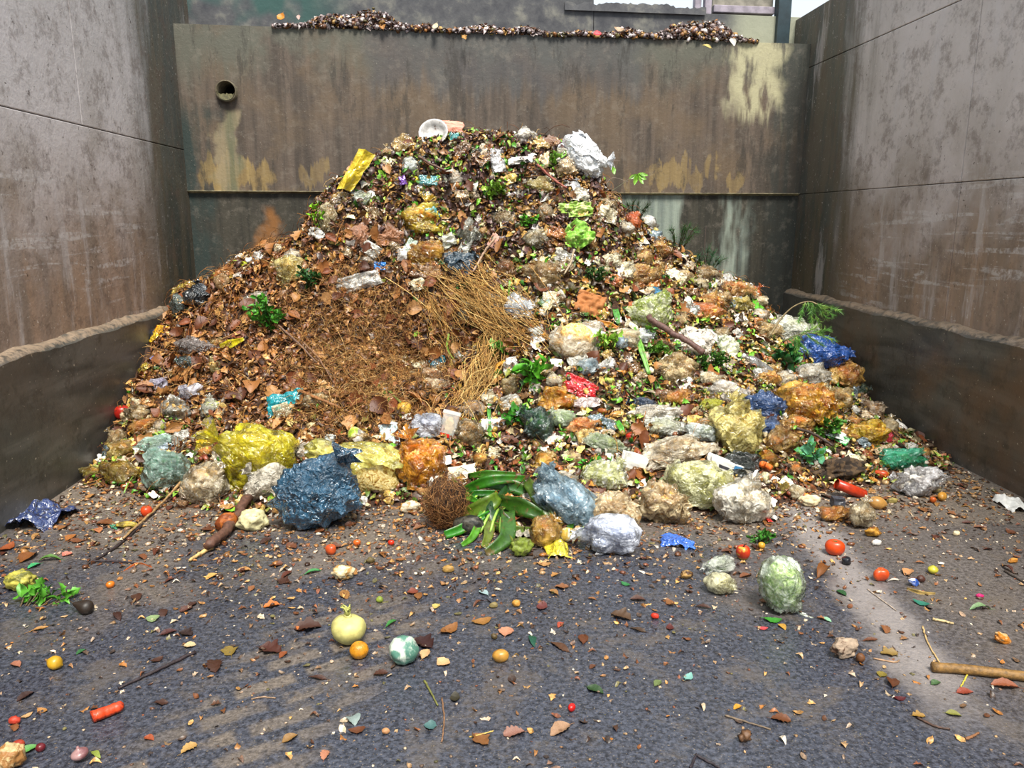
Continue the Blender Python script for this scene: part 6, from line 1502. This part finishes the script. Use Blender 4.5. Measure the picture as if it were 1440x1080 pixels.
fruit(1311, 685, 24, 14, 'cream potato in front of the teal-green bag', 'd4c08a', 'round', 'b08a4a', .6, name='potato', cat='potato')
fruit(1198, 612, 26, 13, 'tan bread roll above the green packet', 'c08a48', 'round', name='bread_roll', cat='bread')
fruit(1177, 661, 18, 9, 'brown mushroom cap on the soil clod', 'b88a5c', 'tomato', name='mushroom', cat='mushroom')
fruit(1196, 657, 12, 9, 'olive-yellow mushroom cap on the soil clod', 'b8a858', 'tomato', name='mushroom', cat='mushroom')
fruit(1182, 649, 18, 10, 'white half egg shell on the soil clod', 'e4dcd0', 'round', name='egg_shell', cat='egg shell')
fruit(1137, 625, 10, 9, 'yellow plum in the fringe below the golden bag', 'e0b02c', 'round', name='plum', cat='fruit')
fruit(1162, 637, 16, 12, 'white egg in the fringe beside the leafy cutting', 'e8e2d8', 'round', name='egg', cat='egg')
fruit(1239, 667, 18, 12, 'orange-red tomato in front of the teal-green bag', 'd85424', 'tomato', stem='calyx')
fruit(1300, 650, 12, 12, 'white onion beside the teal-green bag', 'e4d8c4', 'onion', name='onion', cat='onion')
stick([(1066, 662), (1073, 664), (1080, 668)], 5, 'orange carrot stump near the black mesh-like bag', 'd8641c', 'carrot', 'carrot', .05, .8, .05)
def ring_thing(px, py, w, label, col, name, cat):
    P, D, N, X, U = slope_frame(px, py, .4, .7); R = w / 2 * D / FPX; V = []; F = []; n, m = 30, 10
    for i in range(n):
        a = 2 * math.pi * i / n; rr = R * (1 + .06 * math.sin(3 * a))
        for j in range(m): b = 2 * math.pi * j / m; V.append(((rr * .72 + R * .28 * math.cos(b)) * math.cos(a), (rr * .72 + R * .28 * math.cos(b)) * math.sin(a) * .9, R * .22 * math.sin(b)))
    F = [(i * m + j, ((i + 1) % n) * m + j, ((i + 1) % n) * m + (j + 1) % m, i * m + (j + 1) % m) for i in range(n) for j in range(m)]
    o = link(name, make_mesh(name, V, F, True, mats=m_solid(col, .4, .25, .3, 40, .5, '8a4a14', .6)), None, mat4(X, U, N, P + N * .05)); tag(o, label, cat)
ring_thing(711, 521, 28, 'orange ring of pumpkin skin in the middle of the heap', 'd09020', 'pumpkin_ring', 'pumpkin')
def curved_peel(pix, wpx, label, col, name='banana_peel', cat='peel', lift=.04, fold=.6):
    return strap(pix, wpx, label, col, name, cat, [lift] * len(pix), None, (.35, 1, .35), fold)
curved_peel([(312, 487), (328, 484), (346, 477)], 13, 'yellow banana skin on the leaf slope', 'd8c81e')
curved_peel([(334, 367), (344, 372), (352, 368)], 7, 'yellow-green peel on the skyline leaves', 'c4cc30')
curved_peel([(356, 499), (363, 494), (366, 490)], 5, 'thin yellow-green peel curl in the leaf slope', 'b8c03c')
curved_peel([(175, 803), (196, 793), (215, 797)], 7, 'curved orange peel strip on the floor', 'c8642a', 'orange_peel', 'peel', .008)
curved_peel([(1273, 827), (1292, 834), (1313, 834)], 11, 'blackened banana skin lying on the floor beside the blue cap', 'c8a860', lift=.012)
curved_peel([(840, 452), (857, 458), (868, 462)], 9, 'orange peel below the brown paper', 'e0902c', 'orange_peel', 'peel', .05)
curved_peel([(875, 445), (895, 452), (905, 450)], 6, 'rusty peel beside the lime-striped bag', 'b85a28', 'orange_peel', 'peel', .05)
curved_peel([(983, 420), (995, 424), (1004, 421)], 8, 'bright orange carrot peel on the far slope', 'e05a1c', 'carrot_peel', 'peel', .06)
curved_peel([(933, 460), (936, 470), (939, 482)], 5, 'upright orange-brown peel below the lime-striped bag', 'c87828', 'orange_peel', 'peel', .06)
curved_peel([(927, 752), (938, 744), (950, 748)], 10, 'grey ribbed mushroom slice on the floor edge', '9a948c', 'mushroom_slice', 'mushroom', .02)
lump(1180, 662, 78, 34, 'dark hairy soil clod in the wall-side fringe', '2c2118', '5a4630', 'soil_clod', 'clod', .9, .85)
lump(499, 612, 24, 22, 'lime-green cabbage chunk above the torn bag', 'a0b838', 'd8dc90', 'cabbage_piece', 'cabbage', .3, cells=14)
lump(354, 731, 42, 30, 'cream cauliflower chunk beside the thick branch', 'd8d0a0', '8a7a48', 'cauliflower_piece', 'cauliflower', .3, cells=16, thr=.58)
lump(318, 735, 32, 24, 'dry orange-brown onion beside the thick branch', 'a85c20', '7a3a14', 'onion_husk', 'onion', .2, roll=30)
lump(576, 713, 30, 16, 'white crescent of bread rind near the root ball', 'd8ccb0', 'b07a30', 'bread_rind', 'bread', .3)
lump(660, 738, 44, 26, 'black plastic pot half under the leek', '24241f', '4a463c', 'plant_pot', 'pot', .15, .5)
lump(733, 768, 30, 26, 'slimy olive cabbage leaf at the heap foot', '7a8a30', '4a4a20', 'cabbage_leaf', 'leaf', .5)
lump(798, 752, 24, 20, 'yellow half citrus beside the ochre bag', 'c8a440', 'e8e0c8', 'citrus_half', 'fruit', .15)
lump(804, 757, 18, 12, 'rolled brown bark piece beside the bluish-white bag', '8a4a28', None, 'bark_piece', 'bark', .25)
lump(1138, 704, 30, 16, 'cream chewed apple chunk on the wall-side floor', 'e0d0a8', 'c8641c', 'apple_core', 'apple', .4, thr=.6)
lump(1134, 700, 26, 12, 'orange peel chunk on the wall-side floor', 'd89038', '8a3a14', 'peel_chunk', 'peel', .4)
lump(1228, 748, 22, 14, 'crumpled ochre husk on the floor below the clear bag', 'b8862c', '6a3a14', 'husk', 'husk', .5)
lump(1250, 652, 18, 8, 'long white bone-like bread crust by the teal-green bag', 'd8cdb8', None, 'bread_crust', 'bread', .25)
# ------------------------------------------------------------------ fruit and vegetables on the open floor
fruit(490, 884, 51, 46, 'yellowish-white kohlrabi with a stub on the floor', 'd8d080', 'squash', '8a8a3a', .62, name='kohlrabi', cat='kohlrabi', stem='tuft', stemc='a8a858', bumpy=.06, rough=.5)
fruit(505, 914, 27, 25, 'whole orange leaning on the kohlrabi', 'd8901c', 'round', name='orange', cat='orange', stem='dot', stemc='6a7a2c', bump=.4, scale=60)
lump(567, 914, 40, 40, 'white and blue-green striped cabbage head on the floor', 'c8d4c4', '5a8a78', 'cabbage', 'cabbage', .12, .45, cells=9, celld=.12, scale=14, dr=1.0)
fruit(704, 922, 24, 18, 'tan potato with a stalk tail on mid floor', 'c8923c', 'round', 'a0702c', .58, name='potato', cat='potato')
fruit(77, 932, 24, 19, 'mottled yellow potato on the dark wet floor', 'c89a24', 'lemon', '8a6a20', .55, roll=70, name='potato', cat='potato')
stick([(135, 1011), (148, 1007), (163, 1001), (175, 996)], 8.5, 'broken red-orange carrot on the front floor', 'c8421c', 'carrot', 'carrot', .02, .85, .05, m_solid('c8421c', .4, .2, .3, 30, .5, '7a2412', .62))
fruit(1174, 770, 27, 22, 'large orange-red tomato on the swept track', 'dc4a14', 'tomato', 'f08a3c', .62, stem='calyx')
fruit(1239, 808, 25, 18, 'split orange-red tomato on the swept track', 'dc501c', 'tomato', 'f09050', .6, rib=3, ribd=.25)
fruit(1045, 777, 20, 20, 'red and yellow apple on the floor behind the white wrapper', 'c83a1c', 'apple', 'e0b040', .52, name='apple', cat='apple', stem='stalk', stemc='3a2a14')
fruit(1071, 767, 10, 10, 'small yellow plum behind the red and yellow apple', 'd8a030', 'round', name='plum', cat='fruit')
fruit(1312, 801, 14, 13, 'lime-yellow lemon on the floor', 'c8c03c', 'lemon', name='lemon', cat='lemon')
fruit(804, 995, 13, 10, 'single red cherry tomato on the front floor', 'd01c14', 'tomato', name='cherry_tomato')
fruit(206, 719, 16, 15, 'orange-red tomato in front of the clear slop bag', 'e0481c', 'tomato', stem='calyx')
fruit(465, 773, 16, 14, 'orange tomato in the leaf fringe on the floor', 'd85a28', 'tomato', stem='calyx')
fruit(502, 763, 11, 8, 'small orange tomato on the fringe floor', 'e06a24', 'tomato')
fruit(550, 763, 9, 7, 'small scarlet tomato on the fringe floor', 'dc3418', 'tomato')
fruit(155, 822, 12, 10, 'small orange kumquat on the dark floor', 'd8741c', 'round', name='kumquat', cat='fruit')
fruit(117, 853, 28, 21, 'dark brown rotten pear on the floor', '2e2218', 'pear', roll=70, name='pear', cat='pear', stem='stalk', stemc='3a2c1c', rough=.5)
fruit(65, 714, 22, 12, 'red apple behind the foil packet', 'b82830', 'apple', name='apple', cat='apple')
fruit(112, 1060, 23, 24, 'purple shallot on the front floor', '8a5c5e', 'onion', 'b08a88', .55, roll=10, name='shallot', cat='onion')
fruit(57, 1051, 13, 12, 'dark red radish near the picture corner', '6a1c24', 'round', name='radish', cat='radish')
fruit(25, 1048, 18, 14, 'red apple piece near the picture corner', 'b8442c', 'round', name='apple', cat='apple')
lump(15, 1064, 34, 36, 'cream bread chunk at the bottom corner of the floor', 'd8b884', 'a0703c', 'bread_chunk', 'bread', .4)
lump(20, 1013, 16, 12, 'red pepper chip near the picture edge', 'c0402c', None, 'pepper_piece', 'pepper', .3)
lump(28, 817, 38, 27, 'shaggy yellow-green cabbage core on the floor', 'b8b04c', '6a6a28', 'cabbage_core', 'cabbage', .35, cells=22, celld=.3)
lump(1187, 911, 38, 27, 'pale pinkish-brown bread clod on mid floor', 'b09a84', '5a3e2c', 'bread_clod', 'bread', .4, .8, thr=.54)
lump(1210, 925, 12, 13, 'small brown bark bit beside the bread clod', '6a4222', None, 'bark_piece', 'bark', .3)
lump(1048, 1035, 20, 16, 'brown dried clump on the front floor', '6a4a30', '3a2618', 'leaf_clump', 'clump', .5)
lump(1409, 898, 28, 14, 'toasted bread crust at the picture edge', 'd8b07c', 'c8781c', 'bread_crust', 'bread', .3, roll=-25)
lump(1295, 814, 12, 10, 'dark brown rotten plum beside the blue cap', '4a2a20', None, 'plum', 'fruit', .15)
lump(1285, 819, 18, 11, 'blue and white crumpled cap on the floor', '2c54a8', 'dfe4ec', 'wrapper', 'wrapper', .3, roll=-25)
lump(1378, 838, 11, 6, 'bright pink petal piece near the wall floor', 'c8206a', None, 'petal_piece', 'petal', .3)
lump(482, 805, 30, 22, 'white bread slice chunk in the fringe floor', 'e0cfa4', 'b88a48', 'bread_chunk', 'bread', .35)
lump(534, 843, 10, 9, 'green olive on the floor', '8a9a38', None, 'olive', 'olive', .1)
lump(694, 851, 12, 8, 'pale brown nut beside a dead leaf', '8a7a4c', None, 'nut', 'nut', .2)
lump(726, 848, 12, 10, 'orange-tan crumb beside the reddish leaf', 'c08a3c', None, 'bread_crumb', 'bread', .3)
lump(630, 800, 16, 10, 'tan bread crumb on the fringe floor', 'b8904c', None, 'bread_crumb', 'bread', .4)
lump(521, 788, 12, 9, 'olive-brown nut on the fringe floor', '6a5a30', None, 'nut', 'nut', .3)
lump(921, 866, 11, 8, 'red tomato piece on mid floor', 'c8341c', None, 'tomato_piece', 'tomato', .2)
lump(695, 895, 9, 8, 'small brown pebble near the potato with tail', '5a4a2a', None, 'pebble', 'pebble', .2)
lump(542, 1028, 11, 8, 'tan pebble on the front floor', 'c08a5c', None, 'pebble', 'pebble', .2)
curved_peel([(720, 922), (726, 917), (730, 920)], 3, 'thin tail of the tan potato', '8a6a30', 'potato_tail', 'stalk', .02, .2)
lump(1255, 704, 16, 8, 'twisted tan stem beside the tan potato', '9a8a4c', None, 'root_piece', 'root', .3)
lump(178, 738, 28, 10, 'mouldy yellow crust on the fringe floor', 'b8a03c', '6a5a20', 'bread_crust', 'bread', .4)
lump(966, 808, 18, 12, 'brown husk on the floor by the netted cauliflower', 'a8844c', '4a3018', 'husk', 'husk', .4)
lump(1345, 750, 10, 7, 'cream crumb on the wall-side floor', 'd8c49c', None, 'bread_crumb', 'bread', .3)
lump(1425, 788, 13, 8, 'orange peel bit near the wall floor', 'd08a34', None, 'peel_chunk', 'peel', .4)
lump(1233, 763, 14, 8, 'white crumb on the swept track', 'e0dcd4', None, 'bread_crumb', 'bread', .3)
# ------------------------------------------------------------------ leaves on the floor that stand out
FL = [(302, 938, 30, 'lobed dark brown leaf on the tyre track', '4a2a1a', 'oak'), (380, 915, 32, 'curled dark brown leaf beside the tyre track', '4a2418', 'lobed'), (398, 922, 16, 'small russet leaf beside the curled dark leaf', '8a4a24', 'oval'),
      (433, 884, 34, 'upturned dark brown leaf beside the kohlrabi', '4c2a1a', 'lobed'), (424, 886, 16, 'orange peel leaf under the upturned dark leaf', 'c06a2c', 'oval'), (382, 853, 20, 'orange and green leaf tuft on mid floor', 'c8702c', 'lobed'),
      (237, 891, 20, 'reddish-brown curled leaf on the wet patch', '4a2420', 'oval'), (262, 892, 20, 'dark crinkled leaf on the wet patch', '32201c', 'lobed'), (165, 868, 26, 'long dark brown leaf on the wet patch', '3a2018', 'long'),
      (192, 842, 22, 'brown crumpled leaf behind the rotten pear', '4e3022', 'oval'), (270, 852, 16, 'small dark leaf on mid floor', '46281c', 'oval'), (267, 909, 15, 'pale cream leaf at the tip of the slender stick', 'd8bc90', 'round'),
      (215, 872, 18, 'pale green round leaf on the wet floor', '8aa070', 'round'), (114, 918, 13, 'dark green leaf on the wet floor', '2f6a34', 'oval'), (323, 917, 24, 'yellowish torn leaf on the tyre track', '8a7434', 'lobed'), (55, 886, 22, 'tan narrow leaf near the picture edge', 'a87c44', 'long'),
      (298, 812, 18, 'golden-tan leaf on the drier floor', 'd0a058', 'oval'), (343, 803, 18, 'light brown leaf on the drier floor', 'b08048', 'oval'), (440, 806, 22, 'slim green leaf on the drier floor', '4f9a58', 'long'), (403, 809, 24, 'dark reddish leaf on the drier floor', '5a2c1c', 'long'),
      (266, 1054, 22, 'tan oak leaf at the front', 'c09858', 'oak'), (408, 1040, 22, 'cupped tan leaf with stalk at the front', '9a7440', 'oval'), (457, 1063, 18, 'pinkish leaf at the bottom edge', 'b87c60', 'oak'), (210, 1040, 16, 'russet leaf on the front tyre marks', '9a4a28', 'oval'),
      (36, 981, 22, 'dark leaf on the black wet floor', '3a2018', 'oval'), (38, 1008, 14, 'pale tan leaf beside the red pepper chip', 'c8a070', 'oval'), (60, 1001, 16, 'ochre leaf behind the carrot', 'b07c40', 'oval'), (42, 1056, 22, 'green oval leaf near the bread chunk', '5a9a48', 'oval'), (135, 1063, 22, 'lime-green thin leaf at the front', '98a848', 'long'),
      (22, 936, 18, 'pinkish leaf by the mottled potato', 'b0745c', 'oval'), (595, 906, 32, 'dark red leaf behind the striped cabbage', '3c1a14', 'lobed'), (598, 921, 22, 'cream onion skin beside the striped cabbage', 'd8b080', 'oval'), (624, 934, 20, 'pale peach onion skin on mid floor', 'd8a878', 'round'),
      (712, 890, 22, 'peach triangular onion skin on mid floor', 'd89878', 'round'), (632, 887, 30, 'flat brown leaf on mid floor', '8a5a2c', 'oval'), (677, 876, 26, 'curled golden-brown leaf on mid floor', '9a6c34', 'oval'), (749, 903, 28, 'dark green glossy leaf on mid floor', '1f5a44', 'long'),
      (787, 911, 32, 'long brown curled leaf on mid floor', '5a3a24', 'long'), (820, 900, 22, 'rusty brown leaf on mid floor', '6a3a1c', 'oval'), (837, 972, 24, 'dark green and brown leaf on the front floor', '2c4a20', 'oval'), (788, 1028, 34, 'folded pale brown leaf on the front floor', 'a88468', 'oval'),
      (723, 1033, 28, 'pinkish-brown oak leaf on the front floor', 'a07060', 'oak'), (605, 1023, 18, 'blue-green leaf on the front floor', '4f7878', 'round'), (497, 1015, 20, 'pale silvery leaf on the front floor', '8a9a98', 'round'), (550, 878, 20, 'small green leaf on mid floor', '3f8a3c', 'long'), (580, 834, 16, 'reddish nut-shell leaf on mid floor', '7a3a24', 'round'),
      (613, 854, 12, 'pale yellow leaf scrap on mid floor', 'd0b868', 'round'), (680, 835, 16, 'bluish-white leaf on mid floor', '98b0b4', 'oval'), (762, 855, 22, 'reddish brown leaf on mid floor', '6a3430', 'oval'), (735, 872, 0, '', '', ''), (765, 795, 18, 'tan leaf near the yellow cabbage leaf', 'b88a58', 'oval'),
      (788, 880, 14, 'brick-red small leaf on mid floor', 'a84a34', 'oval'), (873, 868, 28, 'brown mossy leaf cluster on mid floor', '5a4028', 'lobed'), (897, 887, 22, 'dark brown twig-like leaf on mid floor', '4a3420', 'long'), (942, 884, 16, 'dark red leaf on mid floor', '5a2018', 'oval'), (880, 823, 14, 'green leaf bit on mid floor', '3a8a4c', 'oval'),
      (720, 957, 18, 'dark crumpled leaf on the front floor', '3c2a20', 'oval'), (640, 983, 20, 'dark leaf with a green tip on the front floor', '3a3420', 'oval'), (833, 939, 12, 'brown leaf on the wet blue floor', '6a4028', 'oval'), (925, 962, 16, 'olive leaf on the wet blue floor', '6a7a48', 'oval'),
      (1158, 806, 40, 'large brown curled leaf beside the lettuce bag', '7a4a20', 'long'), (1087, 874, 22, 'bright green leaf near the lettuce bag', '3a8a2c', 'oval'), (1100, 883, 15, 'tan and yellow leaf near the lettuce bag', 'c89a40', 'oval'), (1072, 885, 14, 'red and white scrap leaf near the lettuce bag', 'c84a50', 'oval'),
      (1098, 1013, 24, 'brown oak leaf on the front floor near the grey twig', '6a3c1c', 'oak'), (1037, 996, 14, 'golden-yellow leaf on the front floor', 'c8902c', 'oval'), (1413, 966, 32, 'russet curled leaf below the wooden pole', '9a5430', 'oval'), (1357, 975, 22, 'red-brown leaf below the wooden pole', '8a3a24', 'oval'),
      (1295, 850, 20, 'blue-green leaf below the banana skin', '2f7a68', 'oval'), (1378, 858, 28, 'pale green leaf near the wall floor', '7a9a6c', 'long'), (1183, 835, 16, 'tiny dark green leaf on the swept track', '2c5a2c', 'oval'), (1162, 873, 14, 'mint leaf scrap beside the swept track', '8ab898', 'oval'),
      (968, 954, 18, 'pale teal leaf on the wet blue floor', '7ab0a8', 'oval'), (1250, 920, 22, 'ochre-brown leaf on the swept track', '8a7038', 'lobed'), (1265, 984, 16, 'dark maroon leaf on the front floor', '5a1c20', 'oval'), (1240, 950, 14, 'olive pebble-like leaf on the front floor', '8a7a2c', 'round'),
      (1316, 962, 16, 'dark green leaf below the pole end', '4a6a40', 'oval'), (1341, 1006, 18, 'olive leaf on the front floor by the pole', '7a7a30', 'oval'), (1292, 1008, 16, 'ochre leaf at the crooked twig', 'a88030', 'lobed'), (1276, 806, 22, 'peach leaf beside the blue cap', 'd09868', 'oval'),
      (1257, 817, 16, 'white shell-like leaf on the swept track', 'd8d0c4', 'long'), (1210, 770, 0, '', '', ''), (100, 757, 20, 'orange-brown leaf on the fringe floor', 'b07038', 'oval'), (50, 755, 22, 'tan leaf near the foil packet', 'b48850', 'long'), (148, 738, 26, 'brown leaf pair on the fringe floor', '7a4a28', 'oval'),
      (160, 742, 22, 'teal-green leaf on the fringe floor', '5aa888', 'long'), (138, 747, 18, 'pinkish tan leaf on the fringe floor', 'b87850', 'oval'), (40, 785, 30, 'brown leaf heap piece near the wall floor', '8a5428', 'oval'), (70, 789, 26, 'green grass-like leaf near the wall floor', '4f7a2c', 'long'),
      (10, 772, 26, 'russet leaf at the picture edge by the wall', '9a5028', 'oval'), (95, 781, 14, 'pink petal leaf near the dark V twigs', 'c87868', 'round'), (48, 797, 16, 'bright green leaf near the cabbage core', '3a9a60', 'oval'), (220, 777, 22, 'dark brown leaf beside the dark V twigs', '5a2c18', 'long'), (330, 812, 0, '', '', '')]
for (u, v, s, lab, c, k) in FL:
    if s: leaf(u, v, s * 1.1, lab, c, k)
# what stands near a small repeat, for telling repeats apart
import re as _re
_cut = _re.compile(r' (?:with|beside|near|at|on|in|under|of|below|behind|against|above|over|from|to|across|holding|tied|leaning|lying|hanging|spilling|between|into|by|half|wedged|tucked|drooping|folded|nearest|speckled|stained|pressed|touching|standing|growing|full|peeping|draped|crossing|sunk|squeezed|next|flecked|inside|sticking|rising|jutting|poking|out|forming|that|resting|beneath) ')
ANCH = []
for _o in bpy.data.objects:
    if _o.parent is None and _o.get('label') and _o.get('kind') not in ('structure', 'stuff') and not _o.get('group'):
        _t = _o.matrix_basis.translation; ANCH.append((np.array(_t), _cut.split(_o['label'])[0]))
_cnt = {}
for _p, _l in ANCH: _cnt[_l] = _cnt.get(_l, 0) + 1
ANCH = [(p, l) for p, l in ANCH if _cnt[l] == 1 and 2 <= len(l.split()) <= 5]
_AP = np.array([p for p, l in ANCH])
def near_what(P): return ANCH[int(np.argmin(((_AP - np.asarray(P)) ** 2).sum(1)))][1]
SHADE = {'6a3c20': 'brown', '8a5a30': 'tan', '4a2a1c': 'dark brown', 'a87840': 'golden', '7a4a2c': 'brown', '5a3020': 'dark brown', '94603a': 'russet', '7a4424': 'brown', '9a6030': 'russet', '5a3220': 'dark brown', 'b07c44': 'golden', '8a4c2c': 'rusty', 'a8703c': 'tan', '6a3a20': 'brown', 'c08c54': 'pale tan',
         'd8cfba': 'cream', 'c8b08a': 'buff', 'e6e2da': 'white', 'b89a5c': 'straw-coloured', 'a8a498': 'grey', 'd8b45c': 'yellow', '9a8460': 'khaki', 'cfd4cc': 'whitish', 'c07c3c': 'orange-brown', '8a6a48': 'brown', 'e0d4b0': 'cream', '6a7a80': 'blue-grey',
         'c0a878': 'buff', 'd4c8a8': 'cream', 'b08c50': 'ochre', 'cfc6b4': 'greyish', '9a8a68': 'khaki', 'c89c4c': 'golden'}
FORM = {'oak': 'oak', 'oval': 'oval', 'long': 'narrow', 'lobed': 'lobed', 'round': 'round'}
# dozens of small leaves nothing tells apart
r2 = np.random.default_rng(21); cols = ['6a3c20', '8a5a30', '4a2a1c', 'a87840', '7a4a2c', '5a3020', '94603a']
n_ = 0
while n_ < 120:
    x, y = r2.uniform(-2.4, 3.2), r2.uniform(1.8, 4.6)
    if height(x, y) > 0 or r2.random() > d_front(np.array(x), np.array(y)) * 1.2: continue
    leaf(0, 0, r2.uniform(.035, .075), 'small %s %s floor leaf near the %s' % (SHADE[cols[n_ % 7]], FORM[['oval', 'oak', 'long', 'lobed', 'oval'][n_ % 5]], near_what((x, y, 0))), cols[n_ % 7], ['oval', 'oak', 'long', 'lobed', 'oval'][n_ % 5], group='small dead leaves on the floor', P=np.array([x, y, 0.0]), N=unit([r2.normal(0, .12), r2.normal(0, .12), 1])); n_ += 1
# the largest dead leaves on the heap
P_, N_, u_, v_ = sample_heap(2600, lambda u, v, P: .15 + .85 * zone_leaf(u, v)); cnt = 0
for i in range(2600):
    if cnt >= 290: break
    if not (120 < u_[i] < 1330 and 185 < v_[i] < 740) or (N_[i] @ unit(CC - P_[i])) < .15: continue
    nn = unit(N_[i] + r2.normal(0, .45, 3) + .35 * unit(-CF)); cc = ['7a4424', '9a6030', '5a3220', 'b07c44', '8a4c2c', 'a8703c', '6a3a20', 'c08c54'][cnt % 8]
    leaf(0, 0, r2.uniform(.08, .135), 'curled %s %s dead leaf near the %s' % (SHADE[cc], FORM[['oak', 'oval', 'lobed', 'oval', 'round'][cnt % 5]], near_what(P_[i])), cc, ['oak', 'oval', 'lobed', 'oval', 'round'][cnt % 5], group='large dead leaves on the heap', P=P_[i] + N_[i] * r2.uniform(.02, .05), N=nn); cnt += 1
# half-buried scraps of film and paper nothing tells apart
P_, N_, u_, v_ = sample_heap(2600, lambda u, v, P: np.clip(1 - .9 * zone_leaf(u, v), .05, 1)); cnt = 0
sc_c = ['d8cfba', 'c8b08a', 'e6e2da', 'b89a5c', 'a8a498', 'd8b45c', '9a8460', 'cfd4cc', 'c07c3c', '8a6a48', 'e0d4b0', '6a7a80']
for i in range(2600):
    if cnt >= 150: break
    if not (140 < u_[i] < 1330 and 190 < v_[i] < 735) or (N_[i] @ unit(CC - P_[i])) < .15: continue
    c = sc_c[int(r2.integers(0, len(sc_c)))]; s = r2.uniform(16, 30)
    sheet(u_[i], v_[i], s, s * r2.uniform(.55, .9), 'small crumpled %s film scrap near the %s' % (SHADE[c], near_what(P_[i])), c, r2.uniform(-40, 40), .4, .4, [1, .85, .7][cnt % 3], .3, group='film scraps in the heap', lift=.05, ridge=9, n=14); cnt += 1
# small lumpy bags nothing tells apart
P_, N_, u_, v_ = sample_heap(2600, lambda u, v, P: np.clip(1 - .9 * zone_leaf(u, v), .03, 1)); cnt = 0
taken = [(o.matrix_basis.translation.x, o.matrix_basis.translation.y) for o in bpy.data.objects if o.get('category') in ('plastic bag', 'paper bag')]
for i in range(2600):
    if cnt >= 60: break
    if not (150 < u_[i] < 1310 and 200 < v_[i] < 700) or (N_[i] @ unit(CC - P_[i])) < .2: continue
    if min((P_[i][0] - a) ** 2 + (P_[i][1] - b) ** 2 for a, b in taken) < .13 ** 2: continue
    taken.append((P_[i][0], P_[i][1])); k = cnt % 6; s = r2.uniform(18, 32)
    bag(u_[i], v_[i], s * r2.uniform(.9, 1.3), s * .8, 'small soiled %s film bag near the %s' % (SHADE[['c0a878', 'd4c8a8', 'b08c50', 'cfc6b4', '9a8a68', 'c89c4c'][k]], near_what(P_[i])), ['c0a878', 'd4c8a8', 'b08c50', 'cfc6b4', '9a8a68', 'c89c4c'][k], [.75, .8, .85][cnt % 3], .35, cont=[BR, WH, OR][cnt % 3], group='small soiled bags in the heap', cr=.09, pl=.08, lump=.2, level=3 if s < 26 else 4); cnt += 1
# ------------------------------------------------------------------ odd bits on the high ledge
def ledge_leaf(u, v, s, lab, c, k):
    d = ray(u, v); Y = 7.62; P = CC + d * Y / d[1]; leaf(0, 0, s, lab, c, k, P=P, N=unit(-CF + np.array([0, 0, .5])))
ledge_leaf(395, 25, .085, 'bright orange leaf on the high ledge', 'e09028', 'round'); ledge_leaf(420, 25, .06, 'pale pink scrap leaf on the high ledge', 'c8a8a0', 'oval')
ledge_leaf(538, 38, .07, 'orange-brown leaf stuck on the ledge front', 'b88040', 'lobed'); ledge_leaf(612, 38, .08, 'cream leaf on the high ledge', 'd8c8a8', 'oval'); ledge_leaf(653, 53, .06, 'ochre leaf hanging from the ledge', 'b8863c', 'lobed')
ledge_leaf(840, 48, .075, 'red scrap of leaf on the high ledge', 'e03848', 'round'); ledge_leaf(870, 42, .09, 'tan curled leaf on the high ledge', 'c8a888', 'oval'); ledge_leaf(994, 66, .09, 'yellow leaf hanging from the ledge litter', 'd8c060', 'long'); ledge_leaf(1030, 60, .10, 'white leaf on the ledge end', 'd8d4cc', 'oval')
# repeats that would still share a label are told apart by their order down the heap or floor
_by = {}
for _o in bpy.data.objects:
    if _o.parent is None and _o.get('group') and _o.get('label'): _by.setdefault(_o['label'], []).append(_o)
for _l, _os in _by.items():
    if len(_os) in (2, 3):
        _os.sort(key=lambda o: project(np.array(o.matrix_basis.translation)[None])[1][0])
        for _o, _w in zip(_os, ('upper of two', 'lower of two') if len(_os) == 2 else ('top of three', 'middle of three', 'bottom of three')): _o['label'] = _l + ', ' + _w
